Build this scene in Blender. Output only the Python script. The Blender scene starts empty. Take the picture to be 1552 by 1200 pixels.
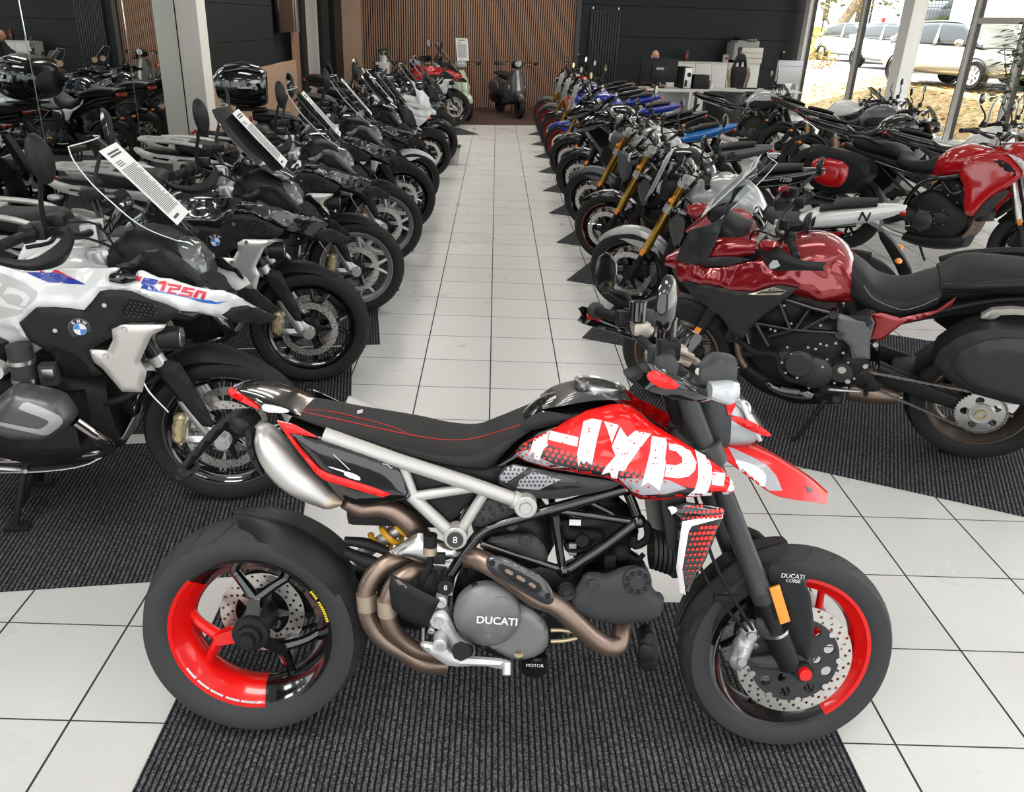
import bpy, bmesh, math, random
import numpy as np
from mathutils import Vector, Matrix, geometry
from mathutils.bvhtree import BVHTree
random.seed(7)
sc = bpy.context.scene
COL = sc.collection
PI = math.pi
R = math.radians

# ------------------------------------------------------------------ camera (solved from the floor tile grid, 0.4 m tiles)
CAM = Vector((-0.02256, -3.7152, 1.88696))
FPX, PPX, PPY = 1219.92, 739.96, 579.725
YAW, PITCH, ROLL = 0.0027, 0.423, -0.0314
_f = Vector((math.sin(YAW)*math.cos(PITCH), math.cos(YAW)*math.cos(PITCH), -math.sin(PITCH)))
_r = Vector((math.cos(YAW), -math.sin(YAW), 0))
_d = _f.cross(_r)
_r2 = _r*math.cos(ROLL) + _d*math.sin(ROLL)
_d2 = _d*math.cos(ROLL) - _r*math.sin(ROLL)
def ray(u, v):
    return _r2*((u-PPX)/FPX) + _d2*((v-PPY)/FPX) + _f
cam_data = bpy.data.cameras.new('camera')
cam = bpy.data.objects.new('camera', cam_data); COL.objects.link(cam)
_m = Matrix((_r2, -_d2, -_f)).transposed().to_4x4(); _m.translation = CAM
cam.matrix_world = _m
cam_data.sensor_width = 36; cam_data.lens = FPX/1552*36
cam_data.shift_x = (776-PPX)/1552; cam_data.shift_y = -(600-PPY)/1552
cam_data.clip_start = 0.02; cam_data.clip_end = 300
sc.camera = cam

# ------------------------------------------------------------------ geometry container
class G:
    def __init__(s): s.v = []; s.f = []; s.m = []
    def add(s, o, mi=0):
        n = len(s.v); s.v += o.v
        s.f += [tuple(i+n for i in f) for f in o.f]
        s.m += [mi+k for k in o.m]
        return s
    def face(s, idx, mi=0): s.f.append(tuple(idx)); s.m.append(mi)
    def xf(s, M):
        s.v = [tuple(M @ Vector(p)) for p in s.v]; return s
    def mv(s, x=0, y=0, z=0):
        s.v = [(p[0]+x, p[1]+y, p[2]+z) for p in s.v]; return s
    def mir(s):
        g = G(); g.v = [(p[0], -p[1], p[2]) for p in s.v]; g.f = [tuple(reversed(f)) for f in s.f]; g.m = list(s.m); return g
    def copy(s):
        g = G(); g.v = list(s.v); g.f = list(s.f); g.m = list(s.m); return g
    def both(s): return s.copy().add(s.mir())
    def bvh(s): return BVHTree.FromPolygons([Vector(p) for p in s.v], s.f)
    def mesh(s, name, smooth=38, recalc=True):
        me = bpy.data.meshes.new(name)
        me.from_pydata([tuple(map(float, p)) for p in s.v], [], s.f)
        if recalc:
            bm = bmesh.new(); bm.from_mesh(me)
            bmesh.ops.recalc_face_normals(bm, faces=bm.faces); bm.to_mesh(me); bm.free()
        if len(me.polygons) == len(s.m): me.polygons.foreach_set('material_index', s.m)
        if smooth:
            me.polygons.foreach_set('use_smooth', [True]*len(me.polygons))
            me.set_sharp_from_angle(angle=R(smooth))
        me.update(); return me

def spline(pts, per=6):
    P = [Vector(p) for p in pts]
    if len(P) < 3: return P
    out = []
    for i in range(len(P)-1):
        p0 = P[i-1] if i else P[0]*2-P[1]
        p1, p2 = P[i], P[i+1]
        p3 = P[i+2] if i+2 < len(P) else P[-1]*2-P[-2]
        for k in range(per):
            t = k/per
            out.append(0.5*((2*p1)+(p2-p0)*t+(2*p0-5*p1+4*p2-p3)*t*t+(3*p1-p0-3*p2+p3)*t**3))
    out.append(P[-1]); return out

def tube(pts, r, n=10, sm=True, per=6, caps=True):
    P = spline(pts, per) if sm else [Vector(p) for p in pts]
    N = len(P); g = G()
    rs = [r]*N if not isinstance(r, (list, tuple)) else [float(np.interp(i/(N-1)*(len(r)-1), range(len(r)), r)) for i in range(N)]
    t = (P[1]-P[0]).normalized()
    a = t.orthogonal().normalized()
    for i in range(N):
        t2 = (P[min(i+1, N-1)]-P[max(i-1, 0)])
        if t2.length > 1e-9:
            t2.normalize(); q = t.rotation_difference(t2); a = q @ a; t = t2
        b = t.cross(a)
        for k in range(n):
            w = 2*PI*k/n
            g.v.append(tuple(P[i]+(a*math.cos(w)+b*math.sin(w))*rs[i]))
    for i in range(N-1):
        for k in range(n):
            k2 = (k+1) % n
            g.face((i*n+k, i*n+k2, (i+1)*n+k2, (i+1)*n+k))
    if caps:
        g.face(tuple(reversed(range(n)))); g.face(tuple((N-1)*n+k for k in range(n)))
    return g

def cyl(p0, p1, r, n=20, r2=None, bev=0.0):
    p0 = Vector(p0); p1 = Vector(p1)
    r2 = r if r2 is None else r2
    if bev:
        d = (p1-p0).normalized()*bev
        return tube([p0, p0+d, p1-d, p1], None or [r-bev, r, r2, r2-bev], n, sm=False) if False else _ctube([p0, p0+d, p1-d, p1], [r-bev, r, r2, r2-bev], n)
    return _ctube([p0, p1], [r, r2], n)

def _ctube(P, rs, n):
    g = G(); t = (P[-1]-P[0]).normalized(); a = t.orthogonal().normalized(); b = t.cross(a)
    for p, r in zip(P, rs):
        for k in range(n):
            w = 2*PI*k/n; g.v.append(tuple(p+(a*math.cos(w)+b*math.sin(w))*r))
    for i in range(len(P)-1):
        for k in range(n):
            k2 = (k+1) % n; g.face((i*n+k, i*n+k2, (i+1)*n+k2, (i+1)*n+k))
    g.face(tuple(reversed(range(n)))); g.face(tuple((len(P)-1)*n+k for k in range(n)))
    return g

def lathe(prof, n=48, closed=False, mat_of=None):
    """prof: (radius, y) pairs turned about the local y axis (an axle)."""
    g = G(); m = len(prof)
    for k in range(n):
        w = 2*PI*k/n; c, s = math.cos(w), math.sin(w)
        for (r, y) in prof: g.v.append((r*c, y, r*s))
    for k in range(n):
        k2 = (k+1) % n
        for i in range(m if closed else m-1):
            i2 = (i+1) % m
            g.face((k*m+i, k*m+i2, k2*m+i2, k2*m+i), mat_of(2*PI*(k+.5)/n, i) if mat_of else 0)
    return g

def lathe_z(prof, n=32):
    return lathe(prof, n).xf(Matrix.Rotation(PI/2, 4, 'X'))

def box(c, s, bev=0.0, seg=2, M=None):
    bm = bmesh.new(); bmesh.ops.create_cube(bm, size=1)
    for v in bm.verts: v.co = Vector((v.co.x*s[0], v.co.y*s[1], v.co.z*s[2]))
    if bev: bmesh.ops.bevel(bm, geom=list(bm.edges), offset=bev, segments=seg, affect='EDGES', profile=.6)
    bm.verts.ensure_lookup_table()
    g = G(); g.v = [tuple(v.co) for v in bm.verts]
    for f in bm.faces: g.face(tuple(v.index for v in f.verts))
    bm.free()
    if M is not None: g.xf(M)
    return g.mv(*c)

def ball(c, r, n=16, m=10):
    rx, ry, rz = (r, r, r) if not isinstance(r, (tuple, list)) else r
    g = G()
    for i in range(1, m):
        t = PI*i/m
        for k in range(n):
            w = 2*PI*k/n
            g.v.append((c[0]+rx*math.sin(t)*math.cos(w), c[1]+ry*math.sin(t)*math.sin(w), c[2]+rz*math.cos(t)))
    for i in range(m-2):
        for k in range(n):
            k2 = (k+1) % n; g.face((i*n+k, (i+1)*n+k, (i+1)*n+k2, i*n+k2))
    a = len(g.v); g.v.append((c[0], c[1], c[2]+rz)); g.v.append((c[0], c[1], c[2]-rz))
    for k in range(n):
        k2 = (k+1) % n
        g.face((a, k, k2)); g.face((a+1, (m-2)*n+k2, (m-2)*n+k))
    return g

# ---- constrained triangulation of an outline with inner points
def _resample(poly, step):
    out = []
    for i, p in enumerate(poly):
        q = poly[(i+1) % len(poly)]
        L = math.hypot(q[0]-p[0], q[1]-p[1]); k = max(1, int(math.ceil(L/step)))
        for j in range(k): out.append((p[0]+(q[0]-p[0])*j/k, p[1]+(q[1]-p[1])*j/k))
    return out
def _segdist(pts, loops):
    best = np.full(len(pts), 1e9); P = np.array(pts)
    for lp in loops:
        A = np.array(lp); B = np.roll(A, -1, 0)
        for a, b in zip(A, B):
            d = b-a; L = (d*d).sum()
            if L < 1e-14: continue
            t = np.clip(((P-a)@d)/L, 0, 1)
            q = P-(a+t[:, None]*d)
            best = np.minimum(best, np.sqrt((q*q).sum(1)))
    return best
def _inside(pts, lp):
    P = np.array(pts); r = np.zeros(len(P), bool); A = np.array(lp); B = np.roll(A, -1, 0)
    for (x1, y1), (x2, y2) in zip(A, B):
        if y1 == y2: continue
        c = ((y1 > P[:, 1]) != (y2 > P[:, 1])) & (P[:, 0] < (x2-x1)*(P[:, 1]-y1)/(y2-y1)+x1)
        r ^= c
    return r
def cdt(poly, step, holes=(), inner=True):
    poly = [tuple(map(float, p)) for p in poly]
    loops = [_resample(poly, step)]+[_resample(h, step) for h in holes]
    V = []; E = []
    for lp in loops:
        n = len(V); V += lp; E += [(n+i, n+(i+1) % len(lp)) for i in range(len(lp))]
    if inner:
        A = np.array(poly); lo = A.min(0); hi = A.max(0)
        xs = np.arange(lo[0]+step*.5, hi[0], step); ys = np.arange(lo[1]+step*.5, hi[1], step*.866)
        pts = [(x+(step*.5 if j % 2 else 0), y) for j, y in enumerate(ys) for x in xs]
        if pts:
            ok = _inside(pts, poly)
            for h in holes: ok &= ~_inside(pts, h)
            pts = [p for p, o in zip(pts, ok) if o]
            if pts:
                d = _segdist(pts, loops)
                V += [p for p, o in zip(pts, d) if o > step*.45]
    res = geometry.delaunay_2d_cdt([Vector(p) for p in V], E, [], 0, 1e-7)
    P = np.array([tuple(p) for p in res[0]]); F = [tuple(f) for f in res[2]]
    C = np.array([P[list(f)].mean(0) for f in F])
    ok = _inside(C, poly)
    for h in holes: ok &= ~_inside(C, h)
    return [tuple(p) for p in P], [f for f, o in zip(F, ok) if o], [poly]+list(holes)

def rnd(poly, k=2):
    """Chaikin corner cutting: softens an outline."""
    for _ in range(k):
        o = []
        for i, p in enumerate(poly):
            q = poly[(i+1) % len(poly)]
            o.append(tuple(p[j]*.75+q[j]*.25 for j in range(len(p)))); o.append(tuple(p[j]*.25+q[j]*.75 for j in range(len(p))))
        poly = o
    return poly

def inflate(poly, y0=0., W=.05, r=.05, Wb=None, edge=0., step=.012, side=-1, holes=(), k=1, exp=2., lat=None):
    """A solid with the outline poly in (x, z); its outer face (towards side*y) swells by W within r of the edge, its
    inner face by Wb; y0 may be tilted by lat(x, z)."""
    if k: poly = rnd(poly, k)
    V, F, loops = cdt(poly, step, holes)
    d = _segdist(V, loops); t = np.clip(d/r, 0, 1)
    h = (1-(1-t)**exp)**(1/exp)
    Wb = W if Wb is None else Wb
    g = G(); n = len(V); on = d < 1e-6
    back = list(range(n))
    L = [lat(*p) if lat else 0. for p in V]
    for i, p in enumerate(V): g.v.append((p[0], y0+L[i]+side*(edge+W*h[i]), p[1]))
    for i, p in enumerate(V):
        if on[i] and edge == 0: continue
        back[i] = len(g.v); g.v.append((p[0], y0+L[i]-side*Wb*h[i], p[1]))
    cnt = {}
    for f in F:
        g.face(f); g.face(tuple(back[i] for i in reversed(f)))
        for a, b in zip(f, f[1:]+f[:1]): cnt[(a, b)] = 1
    if edge:
        for (a, b) in cnt:
            if (b, a) not in cnt: g.face((b, a, back[a], back[b]))
    return g

def plate(poly, y0, th, side=-1, k=0, holes=(), step=.04, bev=.0015):
    return inflate(poly, y0, bev, bev*1.5, Wb=0., edge=th, step=step, side=side, holes=holes, k=k)

def loft(st, n=18, e=2.4, per=4, caps=True, k=0.):
    """st: stations ((xt, zt), (xb, zb), half width[, taper]) : rounded rings from a top point to a bottom point, lofted along."""
    S = [(s[0][0], s[0][1], s[1][0], s[1][1], s[2], s[3] if len(s) > 3 else k, s[4] if len(s) > 4 else 0.) for s in st]
    if per > 1 and len(S) > 2:
        Q = np.array(S); out = []
        for i in range(len(Q)-1):
            p1, p2 = Q[i], Q[i+1]; p0 = Q[i-1] if i else p1*2-p2; p3 = Q[i+2] if i+2 < len(Q) else p2*2-p1
            for j in range(per):
                t = j/per
                out.append(.5*(2*p1+(p2-p0)*t+(2*p0-5*p1+4*p2-p3)*t*t+(3*p1-p0-3*p2+p3)*t**3))
        out.append(Q[-1]); S = out
    g = G()
    for (xt, zt, xb, zb, w, tp, yc) in S:
        cx, cz, ax, az = (xt+xb)/2, (zt+zb)/2, (xt-xb)/2, (zt-zb)/2
        for i in range(n):
            a = 2*PI*i/n; c, s = math.cos(a), math.sin(a)
            cc = math.copysign(abs(c)**(2/e), c); ss = math.copysign(abs(s)**(2/e), s)
            g.v.append((cx+ax*ss, yc+max(w, 1e-4)*cc*(1-tp*ss), cz+az*ss))
    m = len(S)
    for j in range(m-1):
        for i in range(n):
            i2 = (i+1) % n; g.face((j*n+i, j*n+i2, (j+1)*n+i2, (j+1)*n+i))
    if caps:
        g.face(tuple(reversed(range(n)))); g.face(tuple((m-1)*n+i for i in range(n)))
    return g

def ruled(rows, closed=False, th=0.0):
    """A skin through rows of 3D points, given thickness th along y-normal by solidifying."""
    g = G(); m = len(rows[0])
    for rw in rows:
        g.v += [tuple(p) for p in rw]
    for i in range(len(rows)-1):
        for j in range(m-1 if not closed else m):
            j2 = (j+1) % m; g.face((i*m+j, i*m+j2, (i+1)*m+j2, (i+1)*m+j))
    return solid(g, th) if th else g
def solid(g, th):
    bm = bmesh.new(); vs = [bm.verts.new(p) for p in g.v]
    for f in g.f:
        try: bm.faces.new([vs[i] for i in f])
        except ValueError: pass
    bmesh.ops.recalc_face_normals(bm, faces=bm.faces)
    bmesh.ops.solidify(bm, geom=list(bm.faces), thickness=th)
    bm.verts.index_update(); o = G(); o.v = [tuple(v.co) for v in bm.verts]
    for f in bm.faces: o.face(tuple(v.index for v in f.verts))
    bm.free(); return o
def spl_rows(rows, per=5):
    """smooth a list of rows along both ways"""
    A = [spline(r, per) for r in rows]
    B = [spline([A[i][j] for i in range(len(A))], per) for j in range(len(A[0]))]
    return [[B[j][i] for j in range(len(B))] for i in range(len(B[0]))]

# ------------------------------------------------------------------ text outlines
_T = {}
def text(s, size=1., align='CENTER', bold=0., th=.0, shear=0., sx=1.):
    """flat text mesh in the local x-z plane, centred, height 'size' for capitals"""
    key = (s, bold, th, align, shear)
    if key not in _T:
        cu = bpy.data.curves.new('t', 'FONT'); cu.body = s; cu.align_x = align; cu.align_y = 'CENTER'
        cu.offset = bold; cu.extrude = th; cu.resolution_u = 3; cu.shear = shear
        ob = bpy.data.objects.new('t', cu); COL.objects.link(ob)
        dg = bpy.context.evaluated_depsgraph_get(); me = bpy.data.meshes.new_from_object(ob.evaluated_get(dg))
        g = G(); g.v = [tuple(v.co) for v in me.vertices]; g.f = [tuple(p.vertices) for p in me.polygons]; g.m = [0]*len(g.f)
        bpy.data.objects.remove(ob); bpy.data.curves.remove(cu); bpy.data.meshes.remove(me)
        _T[key] = g
    g = _T[key].copy(); k = size/.7
    g.v = [(p[0]*k*sx, p[2]*k, p[1]*k) for p in g.v]
    return g

# ------------------------------------------------------------------ materials
_M = {}
def mat(name, col=(.5, .5, .5), rough=.5, metal=0., coat=0., spec=.5, bump=None, trans=0., alpha=1., emit=None, ior=1.45, coat_rough=.05):
    if name in _M: return _M[name]
    m = bpy.data.materials.new(name); m.use_nodes = True
    nt = m.node_tree; b = nt.nodes['Principled BSDF']
    b.inputs['Base Color'].default_value = (*col, 1); b.inputs['Roughness'].default_value = rough
    b.inputs['Metallic'].default_value = metal; b.inputs['Coat Weight'].default_value = coat
    b.inputs['Coat Roughness'].default_value = coat_rough
    b.inputs['Specular IOR Level'].default_value = spec; b.inputs['IOR'].default_value = ior
    b.inputs['Transmission Weight'].default_value = trans; b.inputs['Alpha'].default_value = alpha
    if emit:
        b.inputs['Emission Color'].default_value = (*emit[0], 1); b.inputs['Emission Strength'].default_value = emit[1]
    if bump:
        tc = nt.nodes.new('ShaderNodeTexCoord'); nz = nt.nodes.new('ShaderNodeTexNoise'); bp = nt.nodes.new('ShaderNodeBump')
        nz.inputs['Scale'].default_value = bump[0]; nz.inputs['Detail'].default_value = 3
        bp.inputs['Strength'].default_value = bump[1]; bp.inputs['Distance'].default_value = .002
        nt.links.new(tc.outputs['Object'], nz.inputs['Vector']); nt.links.new(nz.outputs['Fac'], bp.inputs['Height'])
        nt.links.new(bp.outputs['Normal'], b.inputs['Normal'])
        rr = nt.nodes.new('ShaderNodeMapRange'); rr.inputs['To Min'].default_value = max(0, rough-.08); rr.inputs['To Max'].default_value = min(1, rough+.08)
        nt.links.new(nz.outputs['Fac'], rr.inputs['Value']); nt.links.new(rr.outputs['Result'], b.inputs['Roughness'])
    _M[name] = m; return m
def glass(name, tint=(.92, .95, .95), clear=.86, rough=.07):
    """thin clear sheet: see-through with a glossy skin (no refraction through two faces)"""
    if name in _M: return _M[name]
    m = bpy.data.materials.new(name); m.use_nodes = True; nt = m.node_tree; nt.nodes.clear()
    o = nt.nodes.new('ShaderNodeOutputMaterial'); mx = nt.nodes.new('ShaderNodeMixShader')
    t = nt.nodes.new('ShaderNodeBsdfTransparent'); t.inputs['Color'].default_value = (*tint, 1)
    g = nt.nodes.new('ShaderNodeBsdfPrincipled'); g.inputs['Base Color'].default_value = (*[c*.03 for c in tint], 1); g.inputs['Roughness'].default_value = rough
    lw = nt.nodes.new('ShaderNodeFresnel'); lw.inputs['IOR'].default_value = 1.45
    ge = nt.nodes.new('ShaderNodeNewGeometry'); iv = nt.nodes.new('ShaderNodeMapRange'); iv.inputs['To Min'].default_value = 1.45; iv.inputs['To Max'].default_value = 1/1.45
    nt.links.new(ge.outputs['Backfacing'], iv.inputs['Value']); nt.links.new(iv.outputs['Result'], lw.inputs['IOR'])
    mr = nt.nodes.new('ShaderNodeMath'); mr.operation = 'MULTIPLY_ADD'; mr.inputs[1].default_value = .6; mr.inputs[2].default_value = (1-clear)*.5; mr.use_clamp = True
    nt.links.new(lw.outputs[0], mr.inputs[0]); nt.links.new(mr.outputs[0], mx.inputs[0])
    nt.links.new(t.outputs[0], mx.inputs[1]); nt.links.new(g.outputs[0], mx.inputs[2]); nt.links.new(mx.outputs[0], o.inputs[0])
    _M[name] = m; return m

# ------------------------------------------------------------------ objects
def link(name, me, mats, parent=None):
    o = bpy.data.objects.new(name, me); COL.objects.link(o)
    if parent: o.parent = parent
    if not isinstance(mats, (list, tuple)): mats = [mats]
    while len(me.materials) < len(mats): me.materials.append(None)
    for i, m in enumerate(mats):
        o.material_slots[i].link = 'OBJECT'; o.material_slots[i].material = m
    return o
def thing(name, label, cat, loc=(0, 0, 0), rot=(0, 0, 0), group=None):
    o = bpy.data.objects.new(name, None); COL.objects.link(o); o.empty_display_size = .1
    o.location = loc; o.rotation_euler = rot; o['label'] = label; o['category'] = cat
    if group: o['group'] = group
    return o
def obj(name, g, mats, parent=None, smooth=38, label=None, cat=None, group=None, kind=None, loc=None, rot=None):
    o = link(name, g.mesh(name, smooth), mats, parent)
    if label: o['label'] = label
    if cat: o['category'] = cat
    if group: o['group'] = group
    if kind: o['kind'] = kind
    if loc: o.location = loc
    if rot: o.rotation_euler = rot
    return o

SPLIT = {'disc_bobbins', 'radiator_hose', 'handlebar', 'axle_nut', 'bar_clamp', 'cables', 'frame_bolts', 'exhaust_clamp', 'brake_hose', 'oil_pipes', 'connectors', 'lamp_reflector', 'hugger_arm', 'injector_rings', 'headlight_lamp', 'telelever', 'panel_bolts'}
def islands(g):
    p = list(range(len(g.v)))
    def find(i):
        while p[i] != i: p[i] = p[p[i]]; i = p[i]
        return i
    for f in g.f:
        for i in f[1:]: p[find(i)] = find(f[0])
    D = {}
    for f, m in zip(g.f, g.m): D.setdefault(find(f[0]), []).append((f, m))
    out = []
    for fs in D.values():
        q = G(); ix = {}
        for f, m in fs:
            for i in f:
                if i not in ix: ix[i] = len(q.v); q.v.append(g.v[i])
            q.face(tuple(ix[i] for i in f), m)
        out.append(q)
    return out
class Kit:
    """The parts of one kind of thing: meshes in the thing's own axes (x forward, y to its left, z up), stamped out with a palette."""
    def __init__(s, root=None):
        s.e = []; s.M = None; s.ix = {}
        if root is not None: s.aim(root)
    def aim(s, M):
        """where the thing stands, so that outlines read off the photograph can be carried to its own planes"""
        s.W = M; s.Wi = M.inverted(); s.C = s.Wi @ CAM; s.W3 = s.Wi.to_3x3()
    def tr(s, u, v, y):
        d = s.W3 @ ray(u, v); t = (y-s.C.y)/d.y; return s.C+d*t
    def xz(s, pts, y):
        return [(lambda q: (q.x, q.z))(s.tr(u, v, y)) for u, v in pts]
    def onto(s, poly, bvh, step=5., off=.0012, holes=(), th=0.):
        """a thin sticker: outline in photo pixels laid on the surface it is seen on"""
        V, F, _ = cdt(poly, step, holes); g = G(); idx = {}
        for i, (u, v) in enumerate(V):
            d = (s.W3 @ ray(u, v)).normalized(); h = bvh.ray_cast(s.C, d)
            if h[0] is None: continue
            nn = h[1] if h[1].dot(d) < 0 else -h[1]
            idx[i] = len(g.v); g.v.append(tuple(h[0]+nn*off))
        for f in F:
            if all(i in idx for i in f): g.face(tuple(idx[i] for i in f))
        return g
    def add(s, name, g, mats, parent=None, smooth=38, label=None, key=None):
        if s.M is not None: g = g.copy().xf(s.M)
        if name in SPLIT and len(islands(g)) > 1:
            n1 = name[:-1] if name.endswith('s') else name; M_, s.M = s.M, None
            for q in islands(g): r_ = s.add(n1, q, mats, parent, smooth, label)
            s.M = M_; return r_
        me = g.mesh(name, smooth)
        s.e.append((name, me, mats if isinstance(mats, (list, tuple)) else [mats], parent, label))
        return len(s.e)-1
    def stamp(s, root, pal, skip=(), only_groups=None, labels=None):
        made = {}
        for i, (name, me, mats, parent, label) in enumerate(s.e):
            if name in skip or (parent is not None and parent not in made): continue
            o = link(name, me, [pal[m] if isinstance(m, str) else m for m in mats], made[parent] if parent is not None else root)
            if label: o['label'] = label
            made[i] = o
        return made
def place(x, y, yaw, lean=0., z=.005):
    """matrix of a two-wheeler: yaw about z, then leaning to its own left by lean"""
    return Matrix.Translation((x, y, z)) @ Matrix.Rotation(yaw, 4, 'Z') @ Matrix.Rotation(-lean, 4, 'X')
# ------------------------------------------------------------------ pieces shared by all two-wheelers
def pol(r, a): return (r*math.cos(a), r*math.sin(a))
def circ(cx, cz, r, n=20, ph=0): return [(cx+r*math.cos(2*PI*i/n+ph), cz+r*math.sin(2*PI*i/n+ph)) for i in range(n)]
def tyre(Ro, w, rr, n=72, knob=0):
    h = w/2; hi = rr+.006; mid = (Ro*.55+rr*.45)
    pr = [(hi-.006, -h*.62), (hi+.012, -h*.86), (mid, -h*.99), (mid+(Ro-mid)*.45, -h*.93)]
    for a in (-62, -45, -28, -12, 0, 12, 28, 45, 62):
        pr.append((Ro-h*.62+h*.62*math.cos(R(a)), h*.86*math.sin(R(a))/math.sin(R(62))*.98))
    pr += [(r, -y) for r, y in reversed(pr[:4])]
    g = lathe(pr, n)
    if knob:     # shallow blocks standing off the tread
        for k in range(knob):
            a = 2*PI*k/knob
            for j, (yy, zz) in enumerate(((-.6, -.012), (-.2, 0), (.2, 0), (.6, -.012))):
                b = box((Ro+zz-.003+(-.0035 if abs(yy) > .5 else 0), yy*h*.8, 0), (.012, h*.33, Ro*.06), 0)
                g.add(b.xf(Matrix.Rotation(-(a+(j % 2)*PI/knob), 4, 'Y')))
    return g
def grooves(Ro, w, n=26):
    """cut-looking sipes of a road tyre: thin dark strips lying on the tread"""
    g = G(); h = w/2
    for k in range(n):
        for s in (-1, 1):
            a0 = 2*PI*(k+(.5 if s > 0 else 0))/n; row = []
            for j in range(7):
                t = j/6; a = R(10+46*t); r = Ro-h*.62+h*.62*math.cos(a)+.0008; y = s*h*.86*math.sin(a)/math.sin(R(62))*.98
                aa = a0+.16*t*t
                row.append([(r*math.cos(aa+d), y, r*math.sin(aa+d)) for d in (0, .009*(1-.5*t))])
            b = len(g.v)
            for rw in row: g.v += rw
            for j in range(6): g.face((b+2*j, b+2*j+1, b+2*j+3, b+2*j+2))
    return g
def rim(rr, w, n=96, mat_of=None, depth=.032):
    hw = w*.40
    pr = [(rr+.011, -hw), (rr+.013, -hw+.004), (rr+.004, -hw+.010), (rr-.002, -hw*.5), (rr-.012, 0), (rr-.002, hw*.5), (rr+.004, hw-.010), (rr+.013, hw-.004), (rr+.011, hw),
          (rr+.001, hw-.002), (rr-.008, hw-.014), (rr-depth*.8, hw*.45), (rr-depth, 0), (rr-depth*.8, -hw*.45), (rr-.008, -hw+.014), (rr+.001, -hw+.002)]
    return lathe(pr, n, True, mat_of)
def spoke_poly(r0, r1, w0, w1, a, da=0.):
    c, s = math.cos(a), math.sin(a); c2, s2 = math.cos(a+da), math.sin(a+da)
    p = [(r0*c-w0*s, r0*s+w0*c), (r1*c2-w1*s2, r1*s2+w1*c2), (r1*c2+w1*s2, r1*s2-w1*c2), (r0*c+w0*s, r0*s-w0*c)]
    return p
def cast_spokes(rr, n=5, y=0., th=.022, r0=.05, w0=.016, w1=.011, da=.0, split=0., ph=0., cols=None):
    g = G()
    for k in range(n):
        a = ph+2*PI*k/n; mi = cols(a) if cols else 0
        if split:
            q = plate(spoke_poly(r0*.6, r0+(rr-r0)*.34, w0*1.25, w0*.9, a), y+th/2, th, step=.05); g.add(q, mi)
            for s in (-1, 1):
                q = tube([(*pol(r0+(rr-r0)*.26, a),), ] and [(pol(r0+(rr-r0)*.26, a)[0], y, pol(r0+(rr-r0)*.26, a)[1]),
                          (pol(r0+(rr-r0)*.6, a+s*split*.55)[0], y, pol(r0+(rr-r0)*.6, a+s*split*.55)[1]),
                          (pol(rr, a+s*split)[0], y, pol(rr, a+s*split)[1])], [w0*.85, w0*.72, w1], 8)
                g.add(q, mi)
        else:
            g.add(plate(spoke_poly(r0*.6, rr, w0, w1, a, da), y+th/2, th, step=.05, bev=.003), mi)
    return g
def wire_spokes(rr, hub=.045, n=32, hw=.035, r=.0022):
    g = G()
    for k in range(n):
        s = -1 if k % 2 else 1; a = 2*PI*k/n; da = (.55 if (k//2) % 2 else -.55)
        p = pol(hub, a); q = pol(rr, a+da*.45)
        g.add(tube([(p[0], s*hw, p[1]), (q[0], s*.008, q[1])], r, 5, sm=False, caps=False))
    return g
def hub(r=.04, w=.12, fl=.055):
    return lathe([(0.001, -w/2), (r*.6, -w/2), (r*.65, -w/2+.012), (r, -w/2+.02), (fl, -w*.28), (fl, -w*.2), (r*.8, -w*.12), (r*.8, w*.12), (fl, w*.2), (fl, w*.28), (r, w/2-.02), (r*.65, w/2-.012), (r*.6, w/2), (.001, w/2)], 28)
_disc = {}
def disc(ro, ri, th=.005, rows=3, n=20, wavy=False):
    key = (ro, ri, th, rows, n)
    if key not in _disc:
        hs = []
        rh = min(.0048, (ro-ri)/(rows*2.6))
        for j in range(rows):
            rad = ri+(ro-ri)*(j+.6)/(rows+.2)
            for k in range(n):
                c = pol(rad, 2*PI*(k+j*.36)/n); hs.append(circ(c[0], c[1], rh, 7))
        hs.append(circ(0, 0, ri, 48))
        V, F, lp = cdt(circ(0, 0, ro, 64), .5, hs, inner=False)
        g = G(); m = len(V)
        g.v = [(p[0], -th/2, p[1]) for p in V]+[(p[0], th/2, p[1]) for p in V]; E = set()
        for f in F:
            g.face(f); g.face(tuple(i+m for i in reversed(f)))
            for a, b in zip(f, f[1:]+f[:1]): E.add((a, b))
        for a, b in E:
            if (b, a) not in E: g.face((b, a, a+m, b+m))
        _disc[key] = g
    return _disc[key].copy()
def carrier(ro, n=6, hubr=.035, th=.006, w=.012):
    """disc carrier: a toothed star with a bobbin at the end of every arm"""
    g = lathe([(hubr*.6, -th/2), (hubr*1.35, -th/2), (hubr*1.35, th/2), (hubr*.6, th/2)], 28, True)
    for k in range(n):
        a = 2*PI*k/n
        g.add(plate(spoke_poly(hubr*1.1, ro*.985, w*.85, w*.5, a-.16, .16), th/2, th, step=.06, bev=.0008))
        g.add(plate(spoke_poly(hubr*1.1, ro*.985, w*.7, w*.5, a+.2, -.2), th/2, th, step=.06, bev=.0008))
    return g
def bobbins(ro, n, y, r=.009):
    g = G()
    for k in range(n):
        p = pol(ro, 2*PI*k/n); g.add(cyl((p[0], y-.006, p[1]), (p[0], y+.006, p[1]), r, 10))
    return g
def bolt(p, r=.006, d=(0, -1, 0), h=.005):
    p = Vector(p); d = Vector(d)
    return cyl(p, p+d*h, r, 10, r*.85)
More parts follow.
